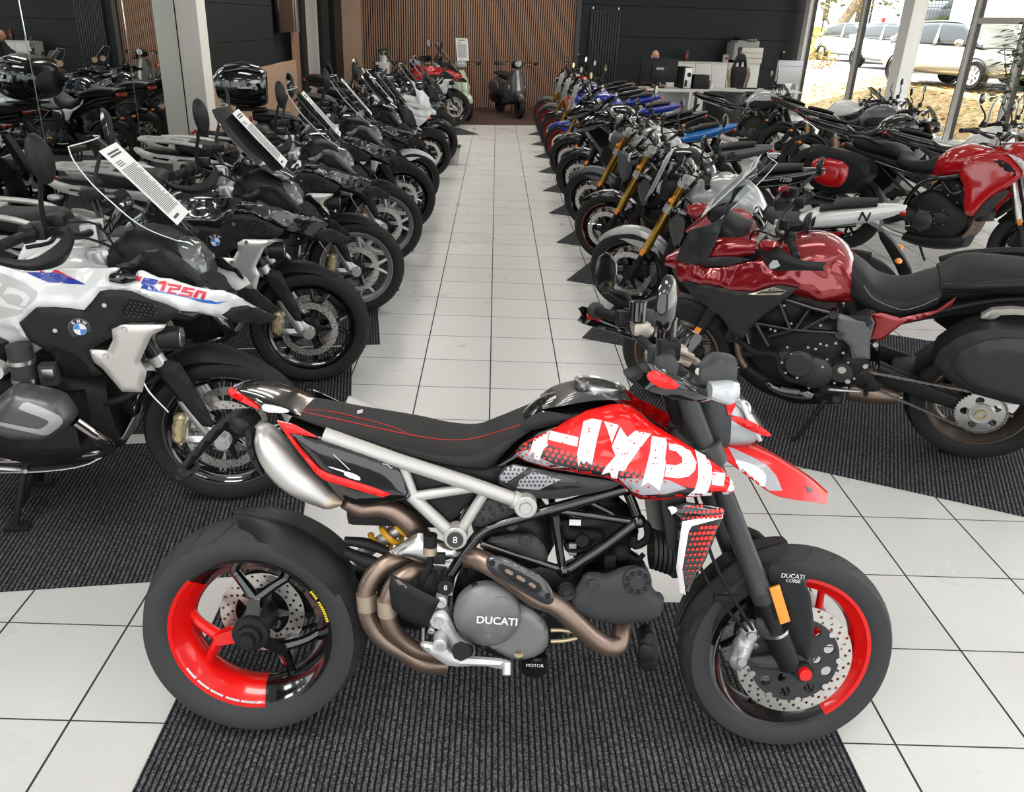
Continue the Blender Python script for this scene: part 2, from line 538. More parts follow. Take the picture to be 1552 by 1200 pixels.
def caliper(cx, cz, y, ang, L=.13, W=.055, T=.05, side=-1):
    """four-piston block with a bridge gap, bolts and pad pin"""
    g = G(); M = Matrix.Translation((cx, y, cz)) @ Matrix.Rotation(-ang, 4, 'Y')
    o = [(-L/2, -W*.42), (-L*.38, -W/2), (L*.38, -W/2), (L/2, -W*.42), (L/2, W*.1), (L*.36, W*.42), (L*.16, W*.34), (0, W*.5), (-L*.16, W*.34), (-L*.36, W*.42), (-L/2, W*.1)]
    q = inflate(o, 0, T*.32, W*.4, Wb=T*.2, edge=T*.25, step=.012, side=side, k=1); g.add(q)
    for sx in (-.26, .26): g.add(cyl((sx*L, side*T*.5, -W*.05), (sx*L, side*T*.66, -W*.05), W*.26, 16, W*.22))
    for sx in (-.44, .44): g.add(cyl((sx*L, side*T*.2, -W*.28), (sx*L, side*T*.55, -W*.28), .006, 8))
    return g.xf(M)
def mirror_head(c, rx=.045, rz=.07, d=.022, tilt=0., n=18, yaw=0.):
    """rounded shell (dark) with a glass facing rearward"""
    sh = ball((0, 0, 0), (d, rx, rz), n, 10)
    sh.v = [(x if x > -.002 else -.002, y, z) for x, y, z in sh.v]
    gl = inflate(circ(0, 0, 1, 20), 0, .0, .1, edge=.002, step=.3, k=0)
    gl.v = [(-.0035+p[1]*.2, p[0]*rx*.9, p[2]*rz*.9) for p in gl.v]
    M = Matrix.Translation(c) @ Matrix.Rotation(yaw, 4, 'Z') @ Matrix.Rotation(tilt, 4, 'X')
    return sh.xf(M), gl.xf(M)
def grip(p0, p1, r=.0165, ribs=14):
    p0 = Vector(p0); p1 = Vector(p1); P = []; rs = []
    for i in range(ribs*2+1):
        t = i/(ribs*2); P.append(p0.lerp(p1, t)); rs.append(r if i % 2 else r*.9)
    g = _ctube([p0.lerp(p1, -.02)]+P+[p1.lerp(p0, -.03)], [r*1.3]+rs+[r*1.12], 14); return g
def sprocket(r, n=40, y=0., th=.006, holes=5):
    o = []
    for k in range(n):
        a = 2*PI*k/n; o += [pol(r*.945, a-.35*PI/n*2), pol(r, a), ] if False else [pol(r*.93, a), pol(r, a+PI/n*.6), pol(r, a+PI/n*1.1)]
    hs = [circ(*pol(r*.62, 2*PI*k/holes), r*.17, 12) for k in range(holes)]+[circ(0, 0, r*.26, 20)]
    return plate(o, y+th/2, th, holes=hs, step=.5, bev=.0)
def chain(p0, r0, p1, r1, y, w=.011):
    """a link chain round two sprockets, seen as a ribbed band"""
    g = G(); a = math.atan2(p1[1]-p0[1], p1[0]-p0[0]); P = []
    for k in range(13): t = a+PI/2+PI*k/12; P.append((p0[0]+r0*math.cos(t), p0[1]+r0*math.sin(t)))
    for k in range(7): t = a-PI/2+PI*k/6; P.append((p1[0]+r1*math.cos(t), p1[1]+r1*math.sin(t)))
    Q = _resample(P, .016)
    for i, p in enumerate(Q):
        q = Q[(i+1) % len(Q)]; c = ((p[0]+q[0])/2, y, (p[1]+q[1])/2); L = math.hypot(q[0]-p[0], q[1]-p[1]); t = math.atan2(q[1]-p[1], q[0]-p[0])
        g.add(box((0, 0, 0), (L*1.0, w if i % 2 else w*.55, .011 if i % 2 else .009), 0).xf(Matrix.Translation(c) @ Matrix.Rotation(-t, 4, 'Y')))
    return g
def spring(p0, p1, r, n=7, wr=.006):
    p0 = Vector(p0); p1 = Vector(p1); t = (p1-p0).normalized(); a = t.orthogonal().normalized(); b = t.cross(a); P = []
    for i in range(n*10+1):
        w = 2*PI*i/10; P.append(p0.lerp(p1, i/(n*10))+(a*math.cos(w)+b*math.sin(w))*r)
    return tube(P, wr, 6, sm=False)
def steer_matrix(wb, st, rake=25., trail=.1):
    ax = Vector((-math.sin(R(rake)), 0, math.cos(R(rake)))); o = Vector((wb+trail, 0, 0))
    return Matrix.Translation(o) @ Matrix.Rotation(st, 4, ax) @ Matrix.Translation(-o)

# palette common to every machine
def paint(name, c, rough=.22, metal=0., coat=1.): return mat(name, c, rough, metal, coat)
PAL = dict(
    rubber=mat('tyre_rubber', (.021, .0213, .022), .62, spec=.22, bump=(90, .12)),
    rubber_mat=mat('moulded_rubber', (.012, .012, .0125), .7, spec=.25),
    groove=mat('tyre_groove', (.008, .008, .008), .8, spec=.2),
    black=mat('satin_black_plastic', (.012, .0125, .0135), .42, spec=.25, bump=(400, .08)),
    gloss=mat('gloss_black', (.004, .004, .0045), .12, coat=1.),
    dark=mat('dark_engine_paint', (.011, .011, .0115), .5, spec=.35),
    engine=mat('engine_grey', (.075, .075, .077), .42, .35),
    steel=mat('brushed_steel', (.62, .61, .60), .3, 1.),
    disc=mat('brake_disc_steel', (.60, .58, .55), .32, .9),
    alu=mat('cast_aluminium', (.56, .56, .55), .36, .75),
    silver=mat('silver_paint', (.46, .45, .43), .33, .5, .3),
    gold=mat('gold_anodised', (.62, .44, .16), .3, .9),
    goldcal=mat('gold_caliper', (.55, .46, .27), .42, .6),
    exh=mat('heat_tinted_steel', (.30, .22, .175), .38, .85),
    seat=mat('seat_vinyl', (.013, .013, .0135), .56, spec=.35, bump=(220, .25)),
    lens=mat('clear_lens', (.46, .48, .50), .10, .0, 1., coat_rough=.02),
    chrome=mat('chrome', (.75, .75, .76), .08, 1.),
    mirrorglass=mat('mirror_glass', (.72, .75, .77), .03, 1.),
    orange=mat('amber_reflector', (.95, .28, .01), .2, 0, 1.),
    redlens=mat('red_tail_lens', (.5, .01, .01), .15, 0, 1.),
    screen=glass('windscreen_clear'),
    smoke=glass('windscreen_smoked', (.45, .47, .5), .8),
    paper=mat('paper_white', (.80, .80, .79), .8),
    ink=mat('paper_ink', (.08, .08, .09), .8),
    white=paint('gloss_white', (.70, .71, .70)),
    decal_white=mat('decal_white', (.80, .79, .80), .4),
    carbon=mat('carbon', (.035, .035, .037), .3, 0, .8),
)
def carbon_nodes():
    m = PAL['carbon']; nt = m.node_tree; b = nt.nodes['Principled BSDF']
    tc = nt.nodes.new('ShaderNodeTexCoord'); mp = nt.nodes.new('ShaderNodeMapping'); ck = nt.nodes.new('ShaderNodeTexWave')
    mp.inputs['Rotation'].default_value = (0, R(40), R(10)); ck.inputs['Scale'].default_value = 75; ck.inputs['Distortion'].default_value = 0
    cr = nt.nodes.new('ShaderNodeMix'); cr.data_type = 'RGBA'
    cr.inputs['A'].default_value = (.012, .012, .013, 1); cr.inputs['B'].default_value = (.075, .075, .08, 1)
    nt.links.new(tc.outputs['Object'], mp.inputs['Vector']); nt.links.new(mp.outputs['Vector'], ck.inputs['Vector'])
    nt.links.new(ck.outputs['Fac'], cr.inputs['Factor']); nt.links.new(cr.outputs['Result'], b.inputs['Base Color'])
carbon_nodes()
# ------------------------------------------------------------------ the red motorcycle in front
def px(ox, oy, s): return lambda *pts: [(ox+x*s, oy+y*s) for x, y in pts]
pA = px(200, 560, .46685); pB = px(600, 560, .416667); pC = px(900, 430, .58343); pE = px(560, 740, .266667); pF = px(800, 700, .258449)
pH = px(900, 440, .2); pK = px(1010, 630, .241636); pL = px(260, 560, .25); pT = px(760, 560, .238402); pS = px(420, 600, .257732); pW = px(1030, 860, .216655)

def panel(k, uv, ys, W, r, th=.004, step=.012, kk=1, exp=2., holes=()):
    """side panel through outline points read at their own distance from the middle plane; returns the near-side solid"""
    if not isinstance(ys, (list, tuple)): ys = [ys]*len(uv)
    P = [k.tr(u, v, y) for (u, v), y in zip(uv, ys)]
    A = np.array([(q.x, q.z) for q in P]); Y = np.array([q.y for q in P]); m = Y.mean()
    def lat(x, z):
        d = ((A-(x, z))**2).sum(1)+1e-5; w = 1/d**1.5; return float((w*Y).sum()/w.sum()-m)
    s = -1 if m < 0 else 1
    return inflate([tuple(a) for a in A], m, W, r, Wb=0., edge=th, step=step, side=s, k=kk, exp=exp, lat=lat, holes=holes)
def ptube(k, uv, y, r, n=10, sm=True, per=6):
    if not isinstance(y, (list, tuple)): y = [y]*len(uv)
    return tube([tuple(k.tr(u, v, yy)) for (u, v), yy in zip(uv, y)], r, n, sm, per)
def pst(k, top, bot, yt, yb, w, tp=0., yc=0.):
    """loft station from a top pixel and a bottom pixel"""
    a = k.tr(*top, yt); b = k.tr(*bot, yb); return ((a.x, a.z), (b.x, b.z), w, tp, yc)

PAL.update(h_red=mat('racing_red', (.70, .006, .005), .22, 0, .45, spec=.3), h_rubber=mat('warm_tyre_rubber', (.044, .0445, .046), .62, spec=.22, bump=(90, .12)), lampin=mat('lamp_inner_silver', (.52, .53, .54), .25, .6), lampglass=glass('lamp_glass', (.95, .97, .98), .9, .03), h_grey=mat('frame_grey', (.50, .49, .465), .36, .25, .2),
           clutch=mat('cast_engine_cover', (.20, .20, .203), .45, .4, bump=(300, .05)), belt=mat('belt_cover_plastic', (.042, .043, .045), .5, spec=.25, bump=(300, .1)),
           hp_white=mat('sticker_white', (.78, .74, .77), .35, 0, .6), hp_black=mat('sticker_black', (.012, .011, .012), .3, 0, .6), hp_red=mat('sticker_red', (.62, .02, .015), .3, 0, .6),
           hp_grey=mat('sticker_grey', (.33, .33, .36), .35, 0, .6), muff=mat('satin_muffler', (.55, .54, .525), .4, .85), tip=mat('muffler_collar', (.50, .41, .32), .45, .75),
           yellow=mat('spring_yellow', (.80, .42, .02), .35, 0, .5), grey_pl=mat('grey_plastic', (.045, .046, .049), .4, spec=.3), beige=mat('bare_casting', (.52, .47, .40), .45, .7),
           peg=mat('cast_footrest', (.60, .60, .60), .42, .45), yellowtxt=mat('yellow_print', (.75, .62, .02), .5), stitch=mat('red_thread', (.45, .02, .02), .6), brake_al=mat('caliper_grey', (.46, .46, .46), .4, .7))
hm = place(-.652, -1.975, -.01, .179)
H = Kit(hm)
hero = thing('motorcycle', 'red and black motorcycle with HYPE lettering parked across the front mat', 'motorcycle', (-.652, -1.975, .005), (-.179, 0, -.01))

# wheels -------------------------------------------------
def sector(a0, a1):
    return lambda a, i=0: 1 if ((math.degrees(a)-a0) % 360) < (a1-a0) else 0
XZ = lambda x, z: Matrix.Translation((x, 0, z))
# turned parts run from +x towards +z with the angle
RX, RZ, RR = 0., .313, .216
t = H.add('rear_wheel', rim(RR, .175, 120, sector(135, 278), .045).xf(XZ(0, RZ)), ['gloss', 'h_red'])
H.add('tyre', tyre(RZ, .18, RR, 96).xf(XZ(0, RZ)), 'h_rubber', t)
H.add('tread_grooves', grooves(RZ, .18, 22).xf(XZ(0, RZ)), 'groove', t)
sp = G()
for a0, mi in ((196, 1), (83, 0), (-31, 0)):
    a = R(a0)
    sp.add(plate(spoke_poly(.03, .105, .022, .016, a), -.028, .03, step=.05, bev=.004), mi)
    for s in (-1, 1):
        p0 = pol(.095, a); p1 = pol(.15, a+s*R(19)); p2 = pol(.185, a+s*R(27))
        sp.add(tube([(p0[0], -.04, p0[1]), (p1[0], -.028, p1[1]), (p2[0], -.01, p2[1])], [.017, .014, .013], 8), mi)
H.add('spokes', sp.xf(XZ(0, RZ)), ['gloss', 'h_red'], t)
H.add('hub', lathe([(.001, -.105), (.020, -.105), (.022, -.088), (.032, -.086), (.034, -.07), (.050, -.068), (.052, -.052), (.046, -.035), (.048, .06), (.001, .06)], 32).xf(XZ(0, RZ)), 'dark', t)
H.add('brake_disc', disc(.1225, .078).xf(XZ(0, RZ)).mv(y=.055), 'disc', t)
H.add('disc_carrier', carrier(.083, 5, .035, .006, .010).xf(XZ(0, RZ)).mv(y=.055), 'steel', t)
wh = G()
for k in range(26):
    if k % 5 == 4: continue
    a = R(213+k*2.5); p = pol(RR-.006, a)
    wh.add(box((0, 0, 0), (.006, .001, .010 if k % 2 else .014), 0).xf(Matrix.Translation((p[0], -.0705, p[1]+RZ)) @ Matrix.Rotation(-a, 4, 'Y')))
H.add('rim_lettering', wh, 'decal_white', t)
wy = G()
for k in range(14):
    if k == 9: continue
    a = R(14+k*1.9); p = pol(RR+.006, a); wy.add(box((0, 0, 0), (.007, .001, .005), 0).xf(Matrix.Translation((p[0], -.0712, p[1]+RZ)) @ Matrix.Rotation(-a, 4, 'Y')))
H.add('rim_print', wy, 'yellowtxt', t)
H.add('rear_sprocket', sprocket(.112, 43, .105).xf(XZ(0, RZ)), 'dark', t)
H.add('chain', chain((0, RZ), .108, (.50, .40), .036, .108), 'dark')
# swingarm on the far side, with caliper and hugger
H.add('swingarm', loft([((-.05, .36), (-.05, .27), .03, 0, .12), ((.10, .40), (.10, .28), .035, 0, .13), ((.28, .45), (.28, .30), .045, 0, .10), ((.42, .47), (.42, .33), .11, 0, .03), ((.53, .47), (.53, .35), .12, 0, 0)], e=3), 'dark')
H.add('chain_guard', panel(H, pA((505, 670), (545, 665), (590, 700), (620, 760), (612, 790), (560, 815), (545, 740), (505, 690)), .13, .012, .02), 'grey_pl')
c = caliper(.075, .205, .06, R(70), .10, .05, .06); H.add('rear_caliper', c, 'brake_al')
hug = []
for (u, v, w_) in [(*pA((478, 462))[0], .045), (*pA((560, 500))[0], .085), (*pA((650, 560))[0], .098), (*pA((735, 630))[0], .098), (*pA((790, 640))[0], .07)]:
    pass
rows = []
for a, w_ in ((94, .05), (80, .082), (66, .094), (52, .098), (40, .098), (30, .09)):
    row = []
    for j in range(9):
        b = -1+2*j/8; rr_ = RZ+.012+.016*(1-abs(b)**2.2)-(.045*max(0, abs(b)-.62)/.38); p = pol(rr_, R(a+5*(1-abs(b))))
        row.append((p[0], b*w_, p[1]+RZ))
    rows.append(row)
H.add('hugger', ruled(spl_rows(rows, 3), th=.004), 'black')
H.add('hugger_arm', G().add(ptube(H, pA((690, 555), (760, 565), (830, 590)), -.07, [.012, .016, .012])).add(ptube(H, pA((690, 590), (760, 620), (800, 630)), -.085, [.014, .02, .015])), 'black')

# front assembly -------------------------------------------------
SM = steer_matrix(1.493, R(3.0)); FX, FZ = 1.493, .30
H.M = SM
t = H.add('front_wheel', rim(RR, .115, 120, sector(-57, 83), .03).xf(XZ(FX, FZ)), ['gloss', 'h_red'])
H.add('tyre', tyre(FZ, .12, RR, 96).xf(XZ(FX, FZ)), 'h_rubber', t)
H.add('tread_grooves', grooves(FZ, .12, 26).xf(XZ(FX, FZ)), 'groove', t)
sp = G()
for a0 in (35, 155, 275):
    mi = 1 if a0 == 35 else 0; a = R(a0)
    sp.add(plate(spoke_poly(.03, .11, .018, .014, a), .012, .024, step=.05, bev=.003), mi)
    for s in (-1, 1):
        p0 = pol(.10, a); p1 = pol(.15, a+s*R(20)); p2 = pol(.192, a+s*R(28))
        sp.add(tube([(p0[0], 0, p0[1]), (p1[0], 0, p1[1]), (p2[0], 0, p2[1])], [.013, .011, .010], 8), mi)
H.add('spokes', sp.xf(XZ(FX, FZ)), ['gloss', 'h_red'], t)
H.add('hub', hub(.035, .20, .05).xf(XZ(FX, FZ)), 'dark', t)
for s in (-1, 1):
    b = H.add('brake_disc', disc(.16, .122, rows=3, n=24).xf(XZ(FX, FZ)).mv(y=s*.072), 'disc', t)
    ch = [circ(*pol(.098, 2*PI*k/9+.35), .0155, 10) for k in range(9)]+[circ(*pol(.062, 2*PI*k/6), .0125, 10) for k in range(6)]+[circ(0, 0, .022, 16)]
    H.add('disc_carrier', plate(circ(0, 0, .1235, 54), .003, .006, step=.5, holes=ch, bev=0).xf(XZ(FX, FZ)).mv(y=s*.074), 'belt', t)
    H.add('disc_bobbins', bobbins(.122, 9, s*.074).xf(XZ(FX, FZ)), 'steel', t)
H.add('axle_nut', G().add(cyl((FX, -.138, FZ), (FX, -.09, FZ), .027, 28)).add(cyl((FX, .10, FZ), (FX, .14, FZ), .027, 28)), 'dark')
H.add('axle_plug', cyl((FX, -.150, FZ), (FX, -.11, FZ), .017, 24, .019), 'h_red', label='small red axle plug')
fd = Vector((-math.sin(R(25)), 0, math.cos(R(25))))
for s in (-1, 1):
    base = Vector((FX-.035, s*.112, FZ+.015))
    P = lambda d, y=0: base+fd*d+Vector((0, y, 0))
    f = H.add('fork_leg', _ctube([P(.20), P(.235), P(.24), P(.50), P(.52), P(.86)], [.029, .031, .0275, .0265, .0255, .0255], 24), 'grey_pl')
    H.add('fork_slider', _ctube([P(-.01), P(.04), P(.10), P(.105), P(.22)], [.030, .034, .033, .0215, .0215], 24), 'dark', f)
    H.add('wiper_ring', _ctube([P(.099), P(.108)], [.0345, .0345], 24), 'steel', f)
    foot = inflate([(FX-.14, FZ+.10), (FX-.13, FZ+.16), (FX-.04, FZ+.075), (FX+.02, FZ+.05), (FX+.035, FZ), (FX+.01, FZ-.035), (FX-.05, FZ-.012), (FX-.15, FZ+.0), (FX-.16, FZ+.02), (FX-.07, FZ+.035), (FX-.06, FZ+.055)], s*.105, .012, .02, edge=.006, side=s, step=.015)
    H.add('caliper_bracket', foot, 'belt', f)
    cal = H.add('front_caliper', caliper(FX-.155, FZ+.055, s*.086, R(76), .15, .056, .05, s), 'brake_al')
    if s < 0:
        tx = text('brembo', .0145, bold=.02, th=.0005).xf(Matrix.Translation((FX-.156, -.1145, FZ+.05)) @ Matrix.Rotation(-R(78), 4, 'Y'))
        H.add('caliper_lettering', tx, 'decal_white', cal)
    gd = inflate([(FX-.135, FZ+.30), (FX-.075, FZ+.305), (FX-.01, FZ+.25), (FX+.02, FZ+.12), (FX+.025, FZ+.02), (FX-.03, FZ+.055), (FX-.08, FZ+.19)], s*.121, .010, .02, edge=.003, side=s, step=.015)
    g_ = H.add('fork_guard', gd, 'black', f)
    rf = inflate([(FX-.123, FZ+.245), (FX-.098, FZ+.256), (FX-.058, FZ+.155), (FX-.083, FZ+.145)], s*.139, .004, .006, edge=.007, side=s, k=0, step=.02)
    H.add('reflector', rf, 'orange', g_, label='amber side reflector')
    if s < 0:
        H.add('guard_lettering', text('DUCATI', .012, th=.0003).xf(Matrix.Translation((FX-.062, -.137, FZ+.277)) @ Matrix.Rotation(R(4), 4, 'Y')), 'decal_white', g_)
        H.add('guard_lettering', text('CORSE', .009, th=.0003).xf(Matrix.Translation((FX-.060, -.137, FZ+.264)) @ Matrix.Rotation(R(4), 4, 'Y')), 'decal_white', g_)
# front mudguard hugging the tyre
rows = []
for a, w_ in ((168, .05), (150, .062), (128, .068), (112, .066), (102, .058), (96, .04)):
    row = []
    for j in range(9):
        b = -1+2*j/8; r_ = FZ+.012+.012*(1-abs(b)**2)-(.075*max(0, abs(b)-.6)/.4); p = pol(r_, R(a)); row.append((p[0]+FX, b*w_, p[1]+FZ))
    rows.append(row)
H.add('front_mudguard', ruled(spl_rows(rows, 3), th=.003), 'black')
H.add('brake_hose', G().add(tube([(1.16, -.10, .80), (1.22, -.125, .62), (1.29, -.135, .50), (1.345, -.13, .42)], .0045, 8)).add(tube([(1.14, -.06, .80), (1.19, -.115, .60), (1.26, -.128, .49), (1.335, -.12, .41)], .0045, 8)).add(box((1.262, -.13, .51), (.06, .012, .018), .003)), 'rubber_mat')
# yokes, bars
top = Vector((FX-.035, 0, FZ+.015))+fd*.83; low = Vector((FX-.035, 0, FZ+.015))+fd*.64
for nm, c, th in (('upper_yoke', top, .028), ('lower_yoke', low, .05)):
    b = G().add(box((0, 0, 0), (.085, .17, th), .012))
    for s in (-1, 1): b.add(cyl((0, s*.112, -th/2-.004), (0, s*.112, th/2+.004), .041, 24, bev=.004))
    H.add(nm, b.xf(Matrix.Translation(c) @ Matrix.Rotation(-R(25), 4, 'Y')), 'belt' if th < .04 else 'grey_pl')
BC = Vector((1.075, 0, 1.125))
hb = [(.985, -.40, 1.178), (1.02, -.28, 1.178), (1.06, -.14, 1.135), (1.075, -.06, 1.122), (1.075, .06, 1.122), (1.06, .14, 1.135), (1.02, .28, 1.178), (.985, .40, 1.178)]
bar = H.add('handlebar', tube(hb, .0125, 12), 'dark')
H.add('bar_clamp', G().add(box((1.075, -.04, 1.115), (.045, .03, .05), .006)).add(box((1.075, .04, 1.115), (.045, .03, .05), .006)), 'belt', bar)
for s in (-1, 1):
    e = Vector((.985, s*.40, 1.178)); i = Vector((1.02, s*.28, 1.178)); d = (e-i).normalized()
    H.add('grip', grip(i, e+d*.015), 'rubber_mat', bar)
    H.add('bar_end', _ctube([e+d*.012, e+d*.02, e+d*.042, e+d*.05], [.020, .026, .026, .016], 28), 'belt', bar)
    H.add('switch_cluster', G().add(box((1.028, s*.245, 1.182), (.05, .05, .048), .01)).add(box((1.035, s*.25, 1.205), (.02, .025, .012), .003)), 'black', bar)
    H.add('lever', tube([(1.065, s*.215, 1.165), (1.085, s*.27, 1.163), (1.075, s*.34, 1.162), (1.055, s*.40, 1.165)], [.009, .008, .006, .008], 8), 'beige' if s < 0 else 'dark', bar)
    m = H.add('master_cylinder', G().add(box((1.06, s*.185, 1.165), (.05, .07, .04), .012)).add(cyl((1.05, s*.20, 1.17), (1.095, s*.205, 1.15), .017, 16)), 'beige', bar)
    H.add('fluid_reservoir', cyl((1.045, s*.16, 1.185), (1.045, s*.16, 1.245), .024, 20, bev=.004), 'gloss', m)
    # handguard: a curved shell from the bar end forward, with its turn signal
    P0 = [(.93, s*.43, 1.165), (.955, s*.45, 1.160), (1.02, s*.445, 1.138), (1.08, s*.41, 1.118), (1.13, s*.33, 1.11), (1.15, s*.24, 1.115)]
    hh = [.018, .028, .022, .016, .014, .012]
    rws = []
    for q in (-1, -.6, 0, .6, 1):
        rws.append([(x-.012*(q*q), y+s*.007*(1-q*q), z+h*q) for (x, y, z), h in zip(P0, hh)])
    hgd = H.add('handguard', ruled(spl_rows(rws, 4), th=.005), 'gloss')
    H.add('handguard_cover', inflate([(.930, 1.163), (.940, 1.177), (.960, 1.175), (.998, 1.152), (1.0, 1.142), (.982, 1.137), (.950, 1.145)], s*.455, .006, .012, edge=.002, side=s), 'h_red', hgd)
    lm = G().add(loft([((1.055, 1.176), (1.055, 1.135), .022, 0, s*.395), ((1.095, 1.20), (1.095, 1.12), .045, 0, s*.375), ((1.135, 1.195), (1.135, 1.11), .045, 0, s*.36)], e=3.2))
    H.add('turn_signal', lm, 'grey_pl', hgd)
    H.add('signal_lens', loft([((1.070, 1.150), (1.070, 1.115), .040, 0, s*.415), ((1.115, 1.152), (1.115, 1.098), .044, 0, s*.398), ((1.142, 1.145), (1.142, 1.10), .038, 0, s*.375)], e=3), 'lens', hgd)
    st = H.add('mirror_stalk', tube([(1.04, s*.20, 1.20), (1.03, s*.24, 1.25), (1.0, s*.33, 1.25), (.995, s*.35, 1.26)], .0065, 8), 'dark')
    a, b = mirror_head((.985, s*.36, 1.30), .042, .062, .022, 0, yaw=s*.7)
    H.add('mirror_head', a, 'gloss', st); H.add('mirror_glass', b, 'mirrorglass', st)
H.add('ignition_plate', box((1.02, 0, 1.075), (.06, .10, .02), .006, M=Matrix.Rotation(R(-20), 4, 'Y')), 'black')
H.add('dashboard', box((1.13, 0, 1.155), (.028, .14, .085), .008, M=Matrix.Rotation(R(32), 4, 'Y')), 'gloss')
# headlight nacelle and beak
H.add('headlight_shell', loft([((1.145, 1.10), (1.16, .82), .045), ((1.17, 1.11), (1.18, .85), .085), ((1.205, 1.095), (1.215, .87), .105), ((1.235, 1.065), (1.25, .885), .10)], e=3), 'grey_pl')
hl = H.add('headlight', loft([((1.235, 1.06), (1.25, .885), .098), ((1.262, 1.05), (1.285, .888), .097), ((1.30, 1.02), (1.325, .895), .088), ((1.335, .975), (1.35, .91), .065)], e=3), 'lampglass')
H.add('headlight_trim', G().add(inflate([(1.235, .985), (1.25, .995), (1.31, .972), (1.352, .945), (1.34, .938), (1.29, .955)], -.095, .004, .006, edge=.004)).add(inflate([(1.235, .985), (1.25, .995), (1.31, .972), (1.352, .945), (1.34, .938), (1.29, .955)], .095, .004, .006, edge=.004, side=1)).add(inflate([(1.20, 1.075), (1.215, 1.09), (1.252, 1.035), (1.235, .985), (1.222, 1.02)], -.10, .004, .006, edge=.004)), 'h_red', hl)
H.add('lamp_inner', loft([((1.236, 1.055), (1.251, .89), .094), ((1.260, 1.045), (1.282, .893), .092), ((1.294, 1.013), (1.317, .90), .083), ((1.328, .972), (1.343, .915), .060)], e=3), 'lampin', hl)
for s in (-1, 1):
    H.add('lamp_reflector', G().add(ball((1.315, s*.038, .935), (.022, .034, .026), 14, 8)), 'chrome', hl); H.add('lamp_reflector', ball((1.285, s*.055, 1.0), (.02, .032, .024), 14, 8), 'chrome', hl)
    H.add('daytime_light', tube([(1.265, s*.094, 1.03), (1.30, s*.088, .965), (1.335, s*.062, .92)], .006, 8), 'hp_white', hl)
bk = []
for t_, x, z, w_, hh_ in ((0, 1.225, .925, .105, .028), (.2, 1.30, .895, .112, .05), (.4, 1.38, .86, .105, .07), (.6, 1.45, .822, .085, .055), (.8, 1.51, .785, .062, .032), (1, 1.56, .745, .03, .010)):
    row = []
    for j in range(9):
        b = -1+2*j/8; ab = abs(b); row.append((x-.012*ab, b*w_, z+.016*(1-ab**2)-hh_*max(0, (ab-.55)/.45)))
    bk.append(row)
beak = ruled(spl_rows(bk, 4), th=.004)
bi = H.add('beak', beak, 'h_red')
H.M = None
bb = beak.copy().xf(SM).bvh()
def sticker(name, poly, bvh, m, parent, step=5., off=.0012):
    g = H.onto(poly, bvh, step, off)
    if g.f: H.add(name, g, m, parent, smooth=60)
sticker('beak_sticker', pK((385, 195), (420, 205), (560, 270), (640, 320), (690, 380), (725, 470), (500, 470), (440, 300)), bb, 'hp_grey', bi)
sticker('beak_sticker', rnd(pK((420, 278), (470, 282), (560, 315), (620, 360), (622, 420), (600, 472), (505, 468), (490, 440), (510, 410), (500, 385), (480, 375), (465, 340)), 1), bb, 'hp_white', bi, off=.002)
sticker('beak_vent', pK((868, 438), (905, 455), (918, 478), (888, 482)), bb, 'hp_black', bi)

# bodywork -------------------------------------------------
core = loft([((.66, .86), (.66, .80), .09), ((.76, .985), (.76, .80), .115), ((.86, 1.018), (.88, .79), .135), ((.97, 1.0), (1.0, .79), .145), ((1.06, .955), (1.10, .80), .12), ((1.14, .90), (1.16, .80), .06)], e=2.6)
tk = H.add('fuel_tank', core, 'gloss')
fl = [(75, 535), (140, 460), (300, 390), (460, 300), (560, 250), (720, 213), (800, 222), (870, 260), (960, 345), (1090, 420), (1220, 500), (1340, 580), (1420, 640), (1475, 730), (1475, 780), (1280, 795), (1060, 820), (890, 828), (820, 785), (735, 700), (560, 665), (330, 630), (170, 590)]
fy = [-.135, -.142, -.142, -.128, -.115, -.108, -.108, -.112, -.125, -.14, -.155, -.165, -.175, -.185, -.19, -.185, -.172, -.16, -.16, -.165, -.16, -.15, -.14]
red = panel(H, pT(*fl), fy, .022, .05, .006, .011, 1, 2.2)
for s in (0, 1):
    g = red if not s else red.mir(); i = H.add('tank_side_panel', g, 'h_red')
    if not s: tp_i = i
rb = red.bvh()
# halftone lower edge: black and grey ground, red dots
sticker('tank_halftone', pT((78, 530), (130, 480), (190, 430), (300, 480), (480, 540), (640, 610), (900, 655), (1100, 730), (1300, 770), (1450, 775), (1470, 785), (1270, 792), (1060, 815), (895, 822), (830, 785), (740, 700), (560, 660), (330, 627), (170, 588)), rb, 'hp_black', tp_i, 4., .0008)
sticker('tank_halftone_grey', pT((85, 532), (180, 505), (250, 560), (330, 600), (430, 620), (330, 622), (170, 580)), rb, 'hp_grey', tp_i, 4., .0014)
sticker('tank_halftone_grey', pT((745, 690), (900, 690), (1060, 700), (1180, 755), (1040, 790), (890, 795), (830, 770)), rb, 'hp_grey', tp_i, 4., .0014)
dots = G(); rg = random.Random(3)
for j in range(7):
    for i_ in range(26):
        u = 120+i_*38+(19 if j % 2 else 0); v = 470+j*30+(u-120)*.205
        lowv = np.interp(u, [80, 170, 330, 560, 740, 900], [520, 575, 612, 648, 690, 745]); hiv = np.interp(u, [80, 190, 480, 640, 900], [500, 430, 525, 590, 650])
        if u > 900 or v > lowv or v < hiv: continue
        rr_ = 17*max(.25, min(1, (1-(v-hiv)/(lowv-hiv+1))*.9+.3))*(.75 if u < 260 else 1)
        dots.add(H.onto(circ(*pT((u, v))[0], rr_*.2384, 9), rb, 9., .0016))
for (u, v, r_) in ((770, 715, 7), (865, 770, 10), (910, 800, 8), (935, 745, 7), (1000, 790, 6), (1040, 715, 8)): dots.add(H.onto(circ(*pT((u, v))[0], r_*.2384, 9), rb, 9., .002))
H.add('tank_halftone_dots', dots, 'hp_red', tp_i)
